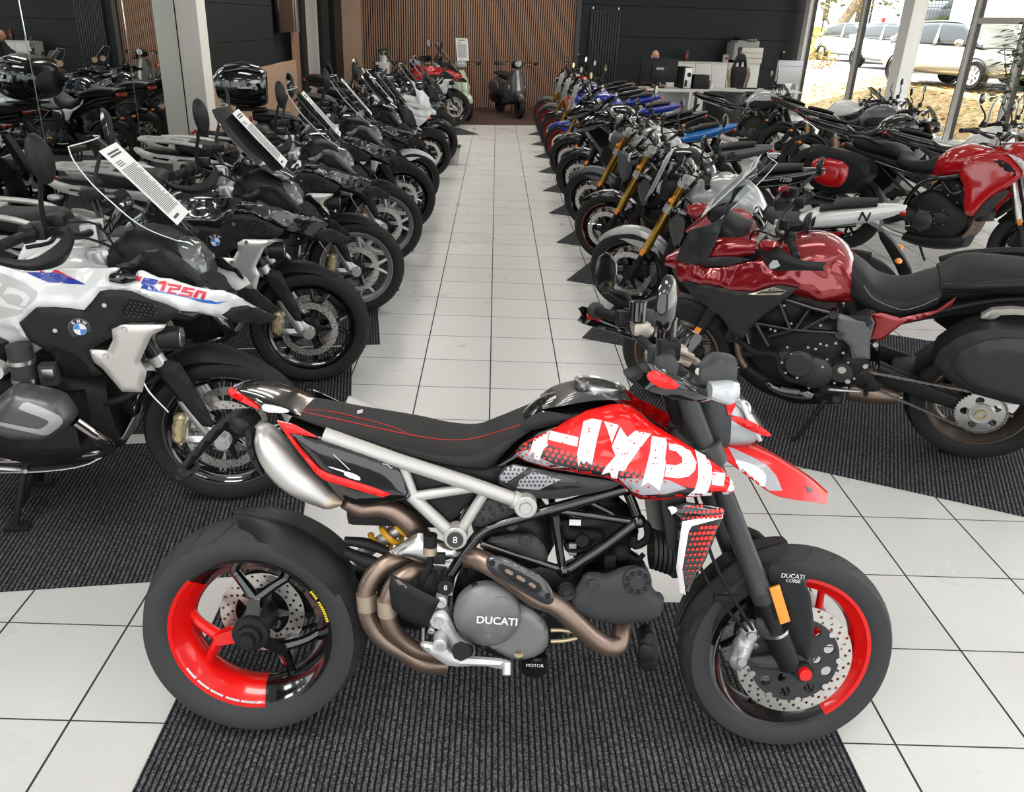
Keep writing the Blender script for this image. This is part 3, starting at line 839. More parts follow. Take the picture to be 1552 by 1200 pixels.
# HYPE in torn white block letters
letters = [[(185, 515), (215, 425), (310, 375), (290, 470), (300, 480), (270, 500), (240, 575), (205, 560), (215, 530), (195, 520), (175, 545)],
           [(310, 390), (490, 430), (480, 490), (300, 445)],
           [(520, 330), (575, 312), (638, 322), (610, 430), (575, 605), (540, 580), (525, 600), (505, 575), (490, 615), (480, 540), (500, 430)],
           [(650, 328), (748, 352), (725, 400), (700, 470), (672, 380)],
           [(755, 365), (800, 430), (850, 388), (950, 408), (880, 500), (800, 610), (780, 650), (745, 640), (735, 690), (700, 685), (690, 650), (635, 665), (665, 615), (725, 550), (700, 490)],
           [(955, 420), (1045, 440), (1052, 470), (1040, 560), (1045, 600), (1030, 680), (1005, 770), (965, 735), (930, 715), (885, 745), (920, 620), (945, 520)],
           [(1062, 470), (1130, 480), (1200, 520), (1238, 590), (1230, 640), (1190, 680), (1120, 690), (1036, 680), (1048, 602), (1110, 608), (1150, 590), (1150, 560), (1110, 520), (1066, 510)],
           [(1225, 510), (1310, 560), (1335, 620), (1335, 700), (1310, 775), (1270, 800), (1180, 800), (1230, 760), (1250, 690), (1250, 600)],
           [(1340, 650), (1418, 660), (1412, 740), (1335, 730)],
           [(1450, 690), (1475, 730), (1475, 778), (1430, 788), (1270, 798), (1290, 780), (1430, 775), (1445, 740)]]
lg = G()
for L_ in letters: lg.add(H.onto(pT(*L_), rb, 4., .0022))
H.add('tank_lettering', lg, 'hp_white', tp_i, smooth=60)
fk = G()
for a in letters[:9]:
    A_ = np.array(a); lo, hi = A_.min(0), A_.max(0)
    for q in range(int((hi[0]-lo[0])*(hi[1]-lo[1])/1500)+2):
        c = (rg.uniform(*np.array([lo[0], hi[0]])), rg.uniform(lo[1], hi[1]))
        if not _inside([c], a)[0]: continue
        rr_ = rg.choice((3, 3, 4, 5, 8)); n_ = rg.randint(4, 6); ph = rg.random()*6
        fk.add(H.onto(pT(*[(c[0]+rr_*rg.uniform(.5, 1.3)*math.cos(ph+2*PI*i/n_), c[1]+rr_*rg.uniform(.4, 1)*math.sin(ph+2*PI*i/n_)) for i in range(n_)]), rb, 20., .003))
H.add('tank_lettering_flakes', fk, 'hp_red', tp_i)
# lower tank cover with dotted print
lowp = panel(H, pB((405, 338), (360, 400), (425, 442), (520, 470), (640, 462), (830, 415), (790, 402), (700, 390), (600, 377), (500, 355)), [-.135, -.128, -.128, -.13, -.135, -.145, -.15, -.148, -.145, -.14], .008, .03, .006)
for s in (0, 1):
    i = H.add('lower_tank_cover', lowp if not s else lowp.mir(), 'grey_pl')
    if not s: lp_i = i
lb = lowp.bvh()
sticker('cover_print', pB((412, 342), (370, 398), (430, 436), (540, 440), (700, 425), (640, 395), (500, 360)), lb, 'hp_black', lp_i, 5, .0008)
for poly in ([(415, 345), (372, 395), (400, 412), (440, 385), (480, 358)], [(500, 372), (450, 400), (440, 430), (520, 436), (600, 400)]):
    sticker('cover_print_grey', pB(*poly), lb, 'hp_grey', lp_i, 5, .0014)
dg_ = G()
for i_ in range(14):
    for j in range(6):
        u = 395+i_*15+(7 if j % 2 else 0); v = 350+j*14
        if _inside([(u, v)], [(412, 348), (378, 395), (430, 430), (520, 432), (590, 400), (500, 366)])[0]: dg_.add(H.onto(circ(*pB((u, v))[0], 1.7, 6), lb, 9, .002))
H.add('cover_print_dots', dg_, 'hp_black', lp_i)
# carbon tank top
ct = loft([pst(H, (820, 612), (824, 622), 0, -.10, .07), pst(H, (845, 596), (850, 620), 0, -.115, .105), pst(H, (885, 585), (900, 612), 0, -.11, .112), pst(H, (925, 586), (930, 608), 0, -.10, .108), pst(H, (950, 596), (955, 606), .0, -.08, .08)], e=2.3)
ti = H.add('tank_top_cover', ct, 'carbon')
cbv = ct.bvh()
def flatring(c, r0, r1, z, tilt=0):
    return lathe_z([(r0, 0), (r0, .006), (r1, .006), (r1, 0)], 32).xf(Matrix.Rotation(tilt, 4, 'Y')).mv(*c)
cap = H.tr(902, 590, .01)
H.add('filler_cap', lathe_z([(.001, .010), (.040, .009), (.045, .004), (.062, .002), (.066, -.012)], 36).xf(Matrix.Translation((.925, .01, 1.036)) @ Matrix.Rotation(R(8), 4, 'Y')), 'carbon', ti)
H.add('filler_ring', lathe_z([(.058, .004), (.062, .009), (.068, .006), (.068, -.004)], 36).xf(Matrix.Translation((.925, .01, 1.036)) @ Matrix.Rotation(R(8), 4, 'Y')), 'steel', ti)
# seat
seat = loft([pst(H, pS((88, 12))[0], pS((110, 125))[0], .05, -.085, .085), pst(H, pS((220, 25))[0], pS((230, 180))[0], .06, -.10, .105), pst(H, pS((480, 75))[0], pS((520, 290))[0], .07, -.125, .13),
             pst(H, pS((800, 130))[0], pS((830, 390))[0], .07, -.14, .145), pst(H, pS((1000, 178))[0], pS((1010, 435))[0], .06, -.142, .145), pst(H, pS((1170, 180))[0], pS((1190, 468))[0], .06, -.138, .138),
             pst(H, pS((1300, 135))[0], pS((1260, 455))[0], .05, -.13, .128), pst(H, pS((1440, 90))[0], pS((1360, 330))[0], .04, -.125, .12), pst(H, pS((1600, 45))[0], pS((1480, 215))[0], .02, -.125, .115), pst(H, pB((520, 140))[0], pB((560, 205))[0], 0, -.12, .105)], e=3.2, n=28)
si = H.add('seat', seat, 'seat')
sbv = seat.bvh()
hor = pB((560, 205), (640, 180), (650, 165), (600, 158), (540, 150), (480, 170), (430, 230))
H.add('seat_horn', panel(H, hor, -.122, .006, .02, .006), 'seat', si)
sl = []
for u, v in pS((100, 82), (280, 122), (480, 165), (760, 225), (980, 258), (1150, 252), (1320, 205), (1450, 165), (1552, 140)):
    h_ = sbv.ray_cast(H.C, (H.W3 @ ray(u, v)).normalized())
    if h_[0] is not None: sl.append(h_[0]+(h_[1] if h_[1].y < 0 else -h_[1])*.0006)
H.add('seat_stitching', tube(sl, .0015, 6), 'stitch', si)
sl = []
for u, v in pS((100, 82), (300, 90), (560, 150), (700, 190), (770, 226)):
    h_ = sbv.ray_cast(H.C, (H.W3 @ ray(u, v)).normalized())
    if h_[0] is not None: sl.append(h_[0]+(h_[1] if h_[1].y < 0 else -h_[1])*.0006)
H.add('seat_stitching', tube(sl, .0012, 6), 'stitch', si)
sticker('seat_tag', pS((470, 88), (505, 82), (500, 104), (470, 108)), sbv, 'hp_white', si, 5, .002)
# tail
tail = loft([pst(H, pL((380, 95))[0], pL((360, 130))[0], 0, -.05, .035), pst(H, pL((440, 85))[0], pL((430, 170))[0], 0, -.07, .075), pst(H, pL((560, 92))[0], pL((560, 215))[0], .02, -.08, .09), pst(H, pL((700, 130))[0], pL((720, 262))[0], .03, -.085, .095), pst(H, pL((800, 180))[0], pL((800, 290))[0], .03, -.085, .09)], e=2.6)
ta = H.add('tail_cover', tail, 'gloss'); tbv = tail.bvh()
H.add('tail_light', panel(H, pL((345, 125), (370, 98), (395, 130), (525, 205), (545, 238), (510, 225), (400, 175), (365, 155)), -.085, .006, .01, .012), 'h_red', ta)
H.add('tail_sticker', panel(H, pL((545, 205), (620, 215), (722, 245), (700, 262), (560, 258)), -.098, .002, .01, .004), 'hp_white', ta)
H.add('plate_holder', G().add(panel(H, pL((390, 235), (430, 238), (440, 262), (330, 360), (200, 500), (85, 625), (55, 600), (180, 440), (300, 300)), -.02, .012, .02, .05)).add(panel(H, pL((400, 232), (500, 235), (550, 290), (540, 315), (480, 335), (430, 300)), -.045, .01, .02, .09)), 'black')
H.add('plate_lamp', panel(H, pL((75, 600), (150, 560), (180, 580), (160, 610), (80, 630)), -.02, .008, .01, .06), 'black')
# side panel over the muffler
sp_ = panel(H, pL((630, 310), (700, 318), (870, 400), (920, 412)) + pS((260, 240), (600, 350), (700, 410), (745, 480), (790, 590), (760, 600), (480, 640), (380, 600), (300, 510), (160, 330)), -.155, .012, .03, .008)
spi = H.add('tail_side_panel', sp_, 'gloss'); H.add('tail_side_panel', sp_.mir(), 'gloss')
spb = sp_.bvh()
trim = [(3, 142), (100, 165), (235, 238), (72, 213), (150, 320), (250, 425), (300, 450), (560, 530), (670, 572), (625, 590), (500, 556), (280, 490), (235, 455), (120, 310), (40, 200)]
H.add('side_panel_trim', panel(H, pS(*trim), -.168, .004, .012, .006, k and 0 or .012), 'h_red', spi) if False else H.add('side_panel_trim', panel(H, pS(*trim), -.172, .003, .012, .006, .010, 0), 'h_red', spi)
lt = G()
lt.add(H.onto(pS((300, 412), (320, 416), (400, 438), (398, 450), (310, 420)), spb, 5, .0016)); lt.add(H.onto(pS((328, 340), (334, 341), (430, 432), (425, 434)), spb, 5, .0016))
lt.add(H.onto(rnd(pS((392, 448), (410, 440), (480, 466), (494, 490), (480, 497), (398, 470)), 1), spb, 5, .0016))
H.add('side_panel_lettering', lt, 'hp_white', spi)
# muffler
H.add('muffler', (lambda g: g)(loft([pst(H, pL((540, 330))[0], pL((520, 360))[0], -.15, -.15, .022, 0, -.15), pst(H, pL((600, 345))[0], pL((515, 440))[0], -.15, -.15, .048, 0, -.15), pst(H, pL((690, 430))[0], pL((555, 560))[0], -.15, -.15, .058, 0, -.15), pst(H, pL((800, 560))[0], pL((660, 690))[0], -.15, -.15, .058, 0, -.15), pst(H, pL((900, 650))[0], pL((800, 775))[0], -.15, -.15, .054, 0, -.15), pst(H, pL((975, 735))[0], pL((925, 828))[0], -.15, -.15, .04, 0, -.15)], e=2.2, n=28)), 'muff')
H.add('muffler_collar', loft([pst(H, pL((972, 732))[0], pL((925, 830))[0], -.15, -.15, .041, 0, -.15), pst(H, pL((1000, 750))[0], pL((970, 832))[0], -.15, -.15, .038, 0, -.15), pst(H, pL((1045, 785))[0], pL((1030, 820))[0], -.15, -.15, .016, 0, -.15)], e=2.2, per=2), 'tip')
H.add('muffler_strap', panel(H, pL((470, 345), (510, 335), (520, 440), (560, 560), (590, 620), (550, 590), (490, 480)), -.14, .01, .02, .04), 'black')
g2 = loft([((.06, .96), (.04, .93), .025, 0, .15), ((.09, .95), (.06, .87), .05, 0, .15), ((.15, .88), (.12, .79), .056, 0, .15), ((.24, .80), (.20, .72), .045, 0, .15)], e=2.2)
H.add('muffler', g2, 'muff')
# exhaust system
H.add('exhaust_pipe', ptube(H, pA((690, 430), (740, 452), (800, 448), (850, 460), (905, 500), (950, 560)), [-.15, -.13, -.11, -.10, -.09, -.06], [.017, .021, .023, .026, .029, .030], 16), 'exh')
H.add('exhaust_pipe', ptube(H, pA((915, 612), (850, 620), (795, 655), (762, 720), (768, 800), (810, 868), (880, 915), (950, 955), (1010, 960)), [-.05, -.085, -.10, -.105, -.105, -.105, -.10, -.09, -.06], .0255, 18), 'exh')
H.add('exhaust_pipe', ptube(H, pA((960, 640), (900, 660), (850, 700), (828, 760), (840, 830), (880, 880), (940, 915), (1010, 925)), [-.09, -.13, -.145, -.15, -.15, -.14, -.125, -.09], .0225, 18), 'exh')
cl = G()
for (u0, v0), (u1, v1), yy, r_ in ((pA((762, 725))[0], pA((766, 775))[0], -.105, .0285), (pA((826, 745))[0], pA((830, 795))[0], -.15, .0255)):
    cl.add(cyl(H.tr(u0, v0, yy), H.tr(u1, v1, yy), r_, 20))
H.add('exhaust_clamp', cl, 'tip')
H.add('exhaust_shield', panel(H, pE((100, 360), (150, 330), (240, 270), (290, 245), (320, 260), (420, 300), (500, 330), (520, 380), (440, 400), (330, 430), (215, 390)), -.13, .02, .04, .006), 'steel')
H.add('exhaust_header', ptube(H, pB((235, 680), (300, 690), (400, 745), (500, 820), (580, 855), (650, 915), (710, 970), (765, 1003), (810, 995), (818, 945), (800, 900)), [-.10, -.15, -.185, -.19, -.19, -.185, -.175, -.165, -.15, -.12, -.06], .0275, 20), 'exh')
hs = panel(H, pE((655, 410), (690, 380), (770, 385), (850, 430), (960, 480), (1020, 540), (1055, 620), (1030, 655), (985, 650), (880, 590), (760, 520), (680, 470)), -.222, .012, .03, .006)
hi_ = H.add('header_shield', hs, 'carbon'); hb_ = hs.bvh()
sticker('shield_window', rnd(pE((725, 435), (760, 425), (960, 530), (985, 570), (960, 600), (900, 580), (745, 480)), 1), hb_, 'dark', hi_, 4, .0012)
for a_, b_ in (((770, 460), (815, 485)), ((835, 495), (885, 525)), ((905, 535), (945, 560))):
    (x0, y0), (x1, y1) = a_, b_
    sticker('shield_slot', pE((x0, y0), (x0+14, y0-4), (x1, y1-10), (x1, y1+4), (x1-12, y1+6), (x0, y0+12)), hb_, 'exh', hi_, 4, .002)
for p_ in ((697, 425), (1012, 610)):
    H.add('shield_bolt', bolt(H.tr(*pE(p_)[0], -.236), .008), 'dark', hi_)
# frame tubes, black then grey
fr = G()
for pts, y_, r_ in (([(835, 432), (640, 488), (450, 540), (325, 585), (262, 650), (185, 765)], -.135, .0148), ([(845, 450), (865, 500), (882, 548)], -.13, .013), ([(885, 545), (760, 640), (630, 725)], -.135, .0148), ([(600, 515), (740, 535), (880, 555)], -.132, .0095),
                    ([(580, 530), (592, 630), (605, 725)], -.135, .011), ([(310, 633), (450, 680), (600, 725)], -.135, .0095), ([(700, 480), (770, 515), (800, 540)], -.12, .008), ([(185, 765), (175, 800)], -.135, .016)):
    g = ptube(H, pB(*pts), y_, r_, 14); fr.add(g).add(g.mir())
for p_ in ((882, 550), (610, 730)): fr.add(ball(H.tr(*pB(p_)[0], -.135), .019, 14, 10))
fi = H.add('frame', fr, 'gloss')
H.add('frame_bolt', G().add(cyl(H.tr(*pF((228, 760))[0], -.14), H.tr(*pF((228, 760))[0], -.185), .0245, 24, .022)), 'dark', fi)
H.add('frame_bolt', lathe([(.010, 0), (.010, -.004), (.02, -.004), (.022, 0)], 20).mv(*H.tr(*pF((228, 760))[0], -.187)), 'black', fi)
sf = G()
for pts, y0_, r_ in ((pS((275, 225), (700, 375), (1120, 510), (1385, 605)), -.152, .0185), (pS((735, 395), (800, 575)), -.148, .0125), (pS((785, 580), (1030, 815)), -.146, .0165), (pS((810, 590), (1165, 535)), -.148, .013), (pS((1225, 560), (1075, 800)), -.146, .0135)):
    g = ptube(H, pts, y0_, r_, 16, sm=False); sf.add(g).add(g.mir())
sfi = H.add('subframe', sf, 'h_grey')
kb = G(); kb.add(ptube(H, pS((1385, 605), (1450, 630)), -.152, .023, 18, sm=False))
q = H.tr(*pS((1460, 635))[0], -.15); kb.add(cyl(q+Vector((0, .02, 0)), q+Vector((0, -.026, 0)), .0285, 24, bev=.003))
H.add('subframe_lug', kb, 'h_grey', sfi)
H.add('lug_bolt', G().add(bolt(q+Vector((0, -.026, 0)), .017, h=.005)), 'steel', sfi)
q = H.tr(*pS((1050, 822))[0], -.15); H.add('subframe_pivot', G().add(cyl(q+Vector((0, .03, 0)), q+Vector((0, -.02, 0)), .030, 24, bev=.003)), 'h_grey', sfi)
H.add('pivot_bolt', G().add(cyl(q+Vector((0, -.018, 0)), q+Vector((0, -.026, 0)), .021, 20)), 'gloss', sfi)
H.add('pivot_emblem', text('8', .018, th=.001).mv(*(q+Vector((0, -.027, 0)))), 'decal_white', sfi)
q2 = H.tr(*pE((435, 545))[0], -.15)
H.add('swingarm_pivot', G().add(cyl(q2+Vector((0, .05, 0)), q2+Vector((0, -.018, 0)), .021, 20)), 'dark'); 
H.add('pivot_emblem', text('8', .014, th=.001).mv(*(q2+Vector((0, -.0195, 0)))), 'decal_white')
H.add('inner_guard', G().add(panel(H, pS((735, 400), (820, 430), (1160, 520), (1180, 560), (1010, 730), (960, 700), (860, 600), (800, 570)), -.10, .004, .02, .03)), 'black')
H.add('seat_base', loft([((.12, .93), (.14, .86), .09), ((.35, .90), (.36, .80), .11), ((.62, .86), (.62, .76), .11), ((.74, .84), (.74, .76), .09)], e=3), 'dark')
H.add('battery_tray', box((.42, 0, .74), (.30, .16, .18), .02), 'dark')
# shock
s0, s1 = H.tr(*pE((0, 345))[0], -.03), H.tr(*pE((190, 215))[0], -.03)
sa = H.add('rear_shock', cyl(s0-(s1-s0)*.5, s1+(s1-s0)*.8, .018, 16), 'alu')
H.add('shock_spring', spring(s0+(s1-s0)*.2, s1+(s1-s0)*.55, .031, 4, .0085), 'yellow', sa)
# engine
eng = G()
eng.add(inflate(H.xz(pB((230, 760), (300, 740), (520, 800), (640, 780), (700, 730), (860, 700), (940, 760), (960, 900), (820, 920), (700, 910), (590, 1000), (520, 1060), (380, 1070), (240, 1000), (190, 900)), -.08), 0, .115, .05, step=.02))
eng.add(inflate(H.xz(pB((240, 500), (300, 450), (420, 470), (560, 500), (600, 720), (420, 760), (300, 700)), -.07), 0, .10, .05, step=.02))
eng.add(inflate(H.xz(pB((560, 520), (800, 470), (880, 540), (900, 640), (800, 720), (640, 740)), -.05), 0, .07, .05, step=.02))
en = H.add('engine', eng, 'dark')
vc = panel(H, pB((255, 530), (290, 470), (350, 450), (430, 480), (440, 520), (370, 545), (300, 575)), -.125, .014, .03, .01); H.add('cylinder_head_cover', vc, 'belt', en)
for (c_, r_) in (((330, 518), 30), ((400, 488), 26)):
    q = H.tr(*pB(c_)[0], -.14); H.add('head_plug', G().add(cyl(q, q+Vector((0, -.012, 0)), r_*.416/545, 24, bev=.002)), 'belt', en)
    st_ = G()
    for k_ in range(6): p_ = pol(r_*.416/545*.7, 2*PI*k_/6); st_.add(box((q.x+p_[0], q.y-.013, q.z+p_[1]), (.007, .004, .007), .001))
    H.add('plug_lugs', st_, 'dark', en)
hc = panel(H, pB((300, 610), (470, 590), (530, 610), (560, 690), (520, 700), (420, 660)), -.12, .015, .03, .01); H.add('cylinder_head_cover', hc, 'belt', en)
for c_ in ((470, 620), (420, 560)):
    q = H.tr(*pB(c_)[0], -.135); H.add('head_plug', cyl(q, q+Vector((0, -.010, 0)), .016, 20, bev=.002), 'belt', en)
bc = panel(H, pF((310, 700), (330, 650), (400, 640), (450, 660), (560, 610), (640, 600), (700, 650), (730, 750), (795, 770), (790, 830), (770, 905), (600, 935), (420, 925), (300, 880), (250, 850), (240, 780)), -.165, .02, .035, .012)
bi_ = H.add('belt_cover', bc, 'belt', en)
for c_, r_ in (((640, 700), .037), ((385, 725), .016)):
    q = H.tr(*pF(c_)[0], -.195); H.add('belt_cover_cap', cyl(q+Vector((0, .012, 0)), q+Vector((0, -.004, 0)), r_, 28, bev=.003), 'belt', en)
    if r_ > .03:
        st_ = G()
        for k_ in range(9): p_ = pol(r_*.72, 2*PI*k_/9); st_.add(box((q.x+p_[0], q.y-.005, q.z+p_[1]), (.010, .004, .010), .001))
        H.add('cap_lugs', st_, 'dark', en)
        H.add('belt_cover_hub', lathe([(.001, -.006), (r_*.5, -.006), (r_*.55, 0)], 20).mv(q.x, q.y, q.z), 'belt', en)
q = H.tr(*pF((660, 785))[0], -.19); H.add('cover_hole', cyl(q, q+Vector((0, -.004, 0)), .0075, 14), 'groove', en)
cc = panel(H, pE((490, 680), (510, 600), (600, 545), (720, 550), (790, 590), (850, 640), (950, 690), (1010, 760), (1020, 870), (970, 930), (860, 960), (790, 950), (690, 890), (580, 840), (510, 780)), -.165, .014, .02, .014)
H.add('crankcase_cover', cc, 'clutch', en)
dk = G(); ctr = H.tr(*pE((670, 720))[0], -.19)
dk.add(lathe([(.001, -.022), (.060, -.022), (.082, -.010), (.087, 0), (.087, .02)], 10 if False else 48).mv(ctr.x, ctr.y, ctr.z))
ci = H.add('clutch_cover', dk, 'clutch', en)
H.add('clutch_cover_plate', panel(H, pE((605, 690), (650, 645), (750, 610), (800, 640), (810, 720), (700, 790), (680, 870), (610, 780)), -.2105, .003, .02, .002), 'clutch', en)
H.add('engine_lettering', text('DUCATI', .020, bold=.025, th=.001).xf(Matrix.Translation(tuple(H.tr(*pE((725, 755))[0], -.2175))) @ Matrix.Rotation(R(2), 4, 'Y')), 'hp_white', en)
q = H.tr(*pE((848, 930))[0], -.185); H.add('oil_window', cyl(q+Vector((0, .01, 0)), q+Vector((0, -.006, 0)), .0185, 24, bev=.002), 'dark', en); H.add('oil_window_glass', cyl(q+Vector((0, -.004, 0)), q+Vector((0, -.008, 0)), .0125, 20), 'goldcal', en)
bl = G()
for c_ in ((598, 548), (762, 560), (882, 618), (985, 710), (1015, 915), (495, 665), (508, 795), (650, 890)): bl.add(bolt(H.tr(*pE(c_)[0], -.182), .0085, h=.008))
H.add('cover_bolts', bl, 'dark', en)
q = H.tr(*pE((935, 985))[0], -.14); H.add('oil_filter', cyl(q+Vector((0, 0, .03)), q+Vector((0, 0, -.03)), .036, 28, bev=.006), 'gloss', en)
H.add('filter_lettering', text('MOTOR', .009, th=.0004).mv(q.x, q.y-.0365, q.z+.012), 'decal_white', en)
H.add('oil_pipes', G().add(ptube(H, pE((1030, 805), (1090, 805), (1160, 815)), -.16, .0055, 8)).add(ptube(H, pE((1030, 868), (1100, 865), (1180, 850)), -.16, .0055, 8)), 'goldcal', en)
H.add('side_cooler', G().add(panel(H, pF((630, 985), (700, 930), (745, 1000), (745, 1160), (640, 1170), (650, 1060)), -.11, .012, .02, .05)).add(panel(H, pF((650, 1050), (750, 1075), (745, 1160), (655, 1160)), -.165, .006, .01, .01)), 'black')
# throttle bodies, hoses, wiring in the frame window
th_ = G()
q = H.tr(*pF((315, 445))[0], -.10); th_.add(cyl(q+Vector((0, .02, 0)), q+Vector((0, -.02, 0)), .017, 16)); th_.add(ptube(H, pF((210, 330), (220, 400), (260, 420), (400, 430), (430, 450)), -.09, .016, 10)); th_.add(ptube(H, pF((620, 430), (630, 490), (700, 450), (700, 380), (660, 340)), -.10, .011, 10))
th_.add(ptube(H, pF((215, 480), (260, 525), (360, 500), (430, 445)), -.10, .006, 8)); th_.add(ptube(H, pF((480, 560), (560, 540), (640, 570), (680, 540)), -.11, .007, 8)); th_.add(box(H.tr(*pF((480, 570))[0], -.11), (.03, .03, .035), .004)); th_.add(ball(H.tr(*pF((545, 530))[0], -.10), (.025, .02, .025), 12, 8))
H.add('hoses', th_, 'rubber_mat')
H.add('connectors', G().add(box(H.tr(*pF((262, 490))[0], -.10), (.02, .012, .014), .002)).add(box(H.tr(*pF((262, 535))[0], -.10), (.02, .012, .010), .002)), 'hp_grey')
H.add('info_label', box(H.tr(*pF((277, 355))[0], -.112), (.030, .001, .016), 0), 'decal_white')
# radiator and printed shroud
H.add('radiator', box((1.12, 0, .70), (.06, .34, .24), .01, M=Matrix.Rotation(R(-12), 4, 'Y')), 'dark')
fn = G(); q = H.tr(*pF((790, 510))[0], -.13)
for k_ in range(5): fn.add(cyl(q+Vector((.012*k_-.03, 0, -.004*k_)), q+Vector((.012*k_-.022, 0, -.004*k_)), .052, 24))
H.add('radiator_fan', fn, 'black')
H.add('radiator_hose', ptube(H, pF((720, 520), (790, 570), (850, 620)), -.15, .014, 12), 'rubber_mat')
sh = panel(H, pK((0, 565), (120, 540), (365, 570), (350, 640), (250, 880), (120, 1125), (85, 1110), (62, 950), (70, 700), (60, 650), (20, 610)), -.185, .010, .02, .006, .010, 0)
for s in (0, 1):
    i = H.add('radiator_shroud', sh if not s else sh.mir(), 'gloss')
    if not s: shi = i
shb = sh.bvh()
sticker('shroud_stripe', pK((100, 660), (365, 612), (352, 640), (160, 690), (140, 720), (100, 960), (122, 1122), (88, 1112), (64, 950), (92, 720)), shb, 'hp_white', shi, 4, .0016)
sticker('shroud_patch', rnd(pK((0, 568), (60, 572), (70, 595), (40, 615), (20, 640)), 1), shb, 'hp_white', shi, 4, .0016)
dd = G()
for j in range(17):
    for i_ in range(10):
        u = 108+i_*28+(14 if j % 2 else 0); v = 575+j*33-(u-108)*.06
        if not _inside([(u, v)], [(90, 560), (365, 575), (345, 650), (245, 880), (125, 1090), (105, 960), (150, 720), (330, 660), (345, 630), (110, 650)])[0]: continue
        f_ = 1-abs(v-730)/420; f2 = (u-80)/240
        dd.add(H.onto(circ(*pK((u, v))[0], 14*max(.3, min(1, f_*.65+f2*.5))*.2416, 10), shb, 9, .0022))
H.add('shroud_dots', dd, 'hp_red', shi)
# footrest and brake pedal
fp = panel(H, pE((350, 720), (360, 690), (410, 670), (445, 690), (470, 740), (510, 830), (590, 880), (605, 930), (560, 960), (480, 940), (430, 870), (400, 790)), -.16, .010, .015, .014)
fpi = H.add('footrest_bracket', fp, 'peg')
for c_, r_ in (((400, 738), .027), ((408, 640), .016), ((352, 802), .009)):
    q = H.tr(*pE(c_)[0], -.168); H.add('bracket_boss', cyl(q+Vector((0, .03, 0)), q+Vector((0, -.012, 0)), r_, 24, bev=.003), 'peg', fpi)
    H.add('boss_bolt', bolt(q+Vector((0, -.012, 0)), r_*.55), 'steel', fpi)
H.add('footrest', cyl(H.tr(*pE((560, 920))[0], -.17), H.tr(*pE((520, 925))[0], -.27), .017, 8, .024), 'rubber_mat', fpi)
bp_ = panel(H, pE((285, 880), (310, 865), (380, 880), (420, 870), (440, 900), (500, 950), (560, 950), (800, 970), (795, 1010), (760, 1015), (640, 990), (460, 1000), (400, 965)), -.205, .006, .01, .012)
bpi = H.add('brake_pedal', bp_, 'peg')
q = H.tr(*pE((402, 882))[0], -.21); H.add('pedal_pivot', cyl(q+Vector((0, .04, 0)), q+Vector((0, -.014, 0)), .0185, 24, bev=.003), 'peg', bpi); H.add('pivot_bolt', bolt(q+Vector((0, -.014, 0)), .010), 'steel', bpi)
q = H.tr(*pE((780, 1010))[0], -.21); H.add('pedal_toe', cyl(q+Vector((0, .0, .012)), q+Vector((0, -.02, -.014)), .011, 14, bev=.002), 'peg', bpi)
H.add('pedal_rod', ptube(H, pE((305, 880), (305, 790)), -.20, .004, 8), 'steel')
H.add('heel_guard', panel(H, pE((110, 560), (125, 485), (260, 560), (400, 630), (340, 760), (320, 790), (200, 740), (130, 680)), -.185, .006, .012, .004, .012, 0), 'black')
H.add('heel_guard_slot', panel(H, pE((145, 520), (165, 515), (215, 560), (210, 575), (150, 540)), -.1925, .0005, .01, .001, .012, 0), 'exh')
sw = G(); q = H.tr(*pE((345, 320))[0], -.155); sw.add(cyl(q+Vector((0, 0, .028)), q+Vector((0, 0, -.025)), .018, 14)); sw.add(box(q+Vector((.025, 0, -.035)), (.03, .02, .03), .004)); sw.add(ptube(H, pE((345, 380), (340, 450), (300, 520), (290, 560)), -.15, .009, 8)); sw.add(ptube(H, pE((370, 470), (380, 560), (420, 600)), -.15, .006, 8))
H.add('brake_switch', sw, 'black')
H.add('rear_brake_reservoir', cyl(q+Vector((0, -.001, -.004)), q+Vector((0, -.001, -.024)), .0186, 14), 'tip')
H.add('side_stand', G().add(tube([(.60, .14, .36), (.56, .22, .20), (.52, .30, .085)], .011, 10)).add(box((.51, .315, .075), (.07, .05, .012), .004)), 'dark')
H.add('far_footrest', cyl((.58, .15, .42), (.58, .27, .42), .016, 10), 'rubber_mat')
H.stamp(hero, PAL)
# ------------------------------------------------------------------ where things stand, from the photograph
def F(u, v, z=0.):
    d = ray(u, v); return CAM+d*((z-CAM.z)/d.z)
BW0, BWM = Vector((-.17, 16.35, 0)), .165            # the back wall runs at 9.4 degrees to the floor tiles
BWD = Vector((1, BWM, 0)).normalized(); BWN = Vector((BWD.y, -BWD.x, 0))
def BW(u, v, off=0.):
    """point of the back wall (off metres in front of it) seen at a pixel"""
    d = ray(u, v); o = BW0+BWN*off; return CAM+d*((o-CAM).dot(BWN)/d.dot(BWN))
RW0 = Vector((7.30, 17.58, 0)); RWD = Vector((BWN.x, BWN.y, 0)); RWN = -BWD
def RWP(u, v, off=0.):
    d = ray(u, v); o = RW0+RWN*off; return CAM+d*((o-CAM).dot(RWN)/d.dot(RWN))
XL = -3.5
def LW(u, v, off=0.):
    d = ray(u, v); return CAM+d*((XL+off-CAM.x)/d.x)
def frame_of(o, dx, up=Vector((0, 0, 1))):
    """matrix whose x runs along dx, z up"""
    dx = dx.normalized(); y = up.cross(dx); m = Matrix((dx, y, up)).transposed().to_4x4(); m.translation = o; return m
BWM4 = frame_of(BW0, BWD)          # x to the right along the wall, y into it
RWM4 = frame_of(RW0, RWD)          # x towards the viewer along the window wall, y outwards? (up x d)
LWM4 = frame_of(Vector((XL, 0, 0)), Vector((0, 1, 0)))

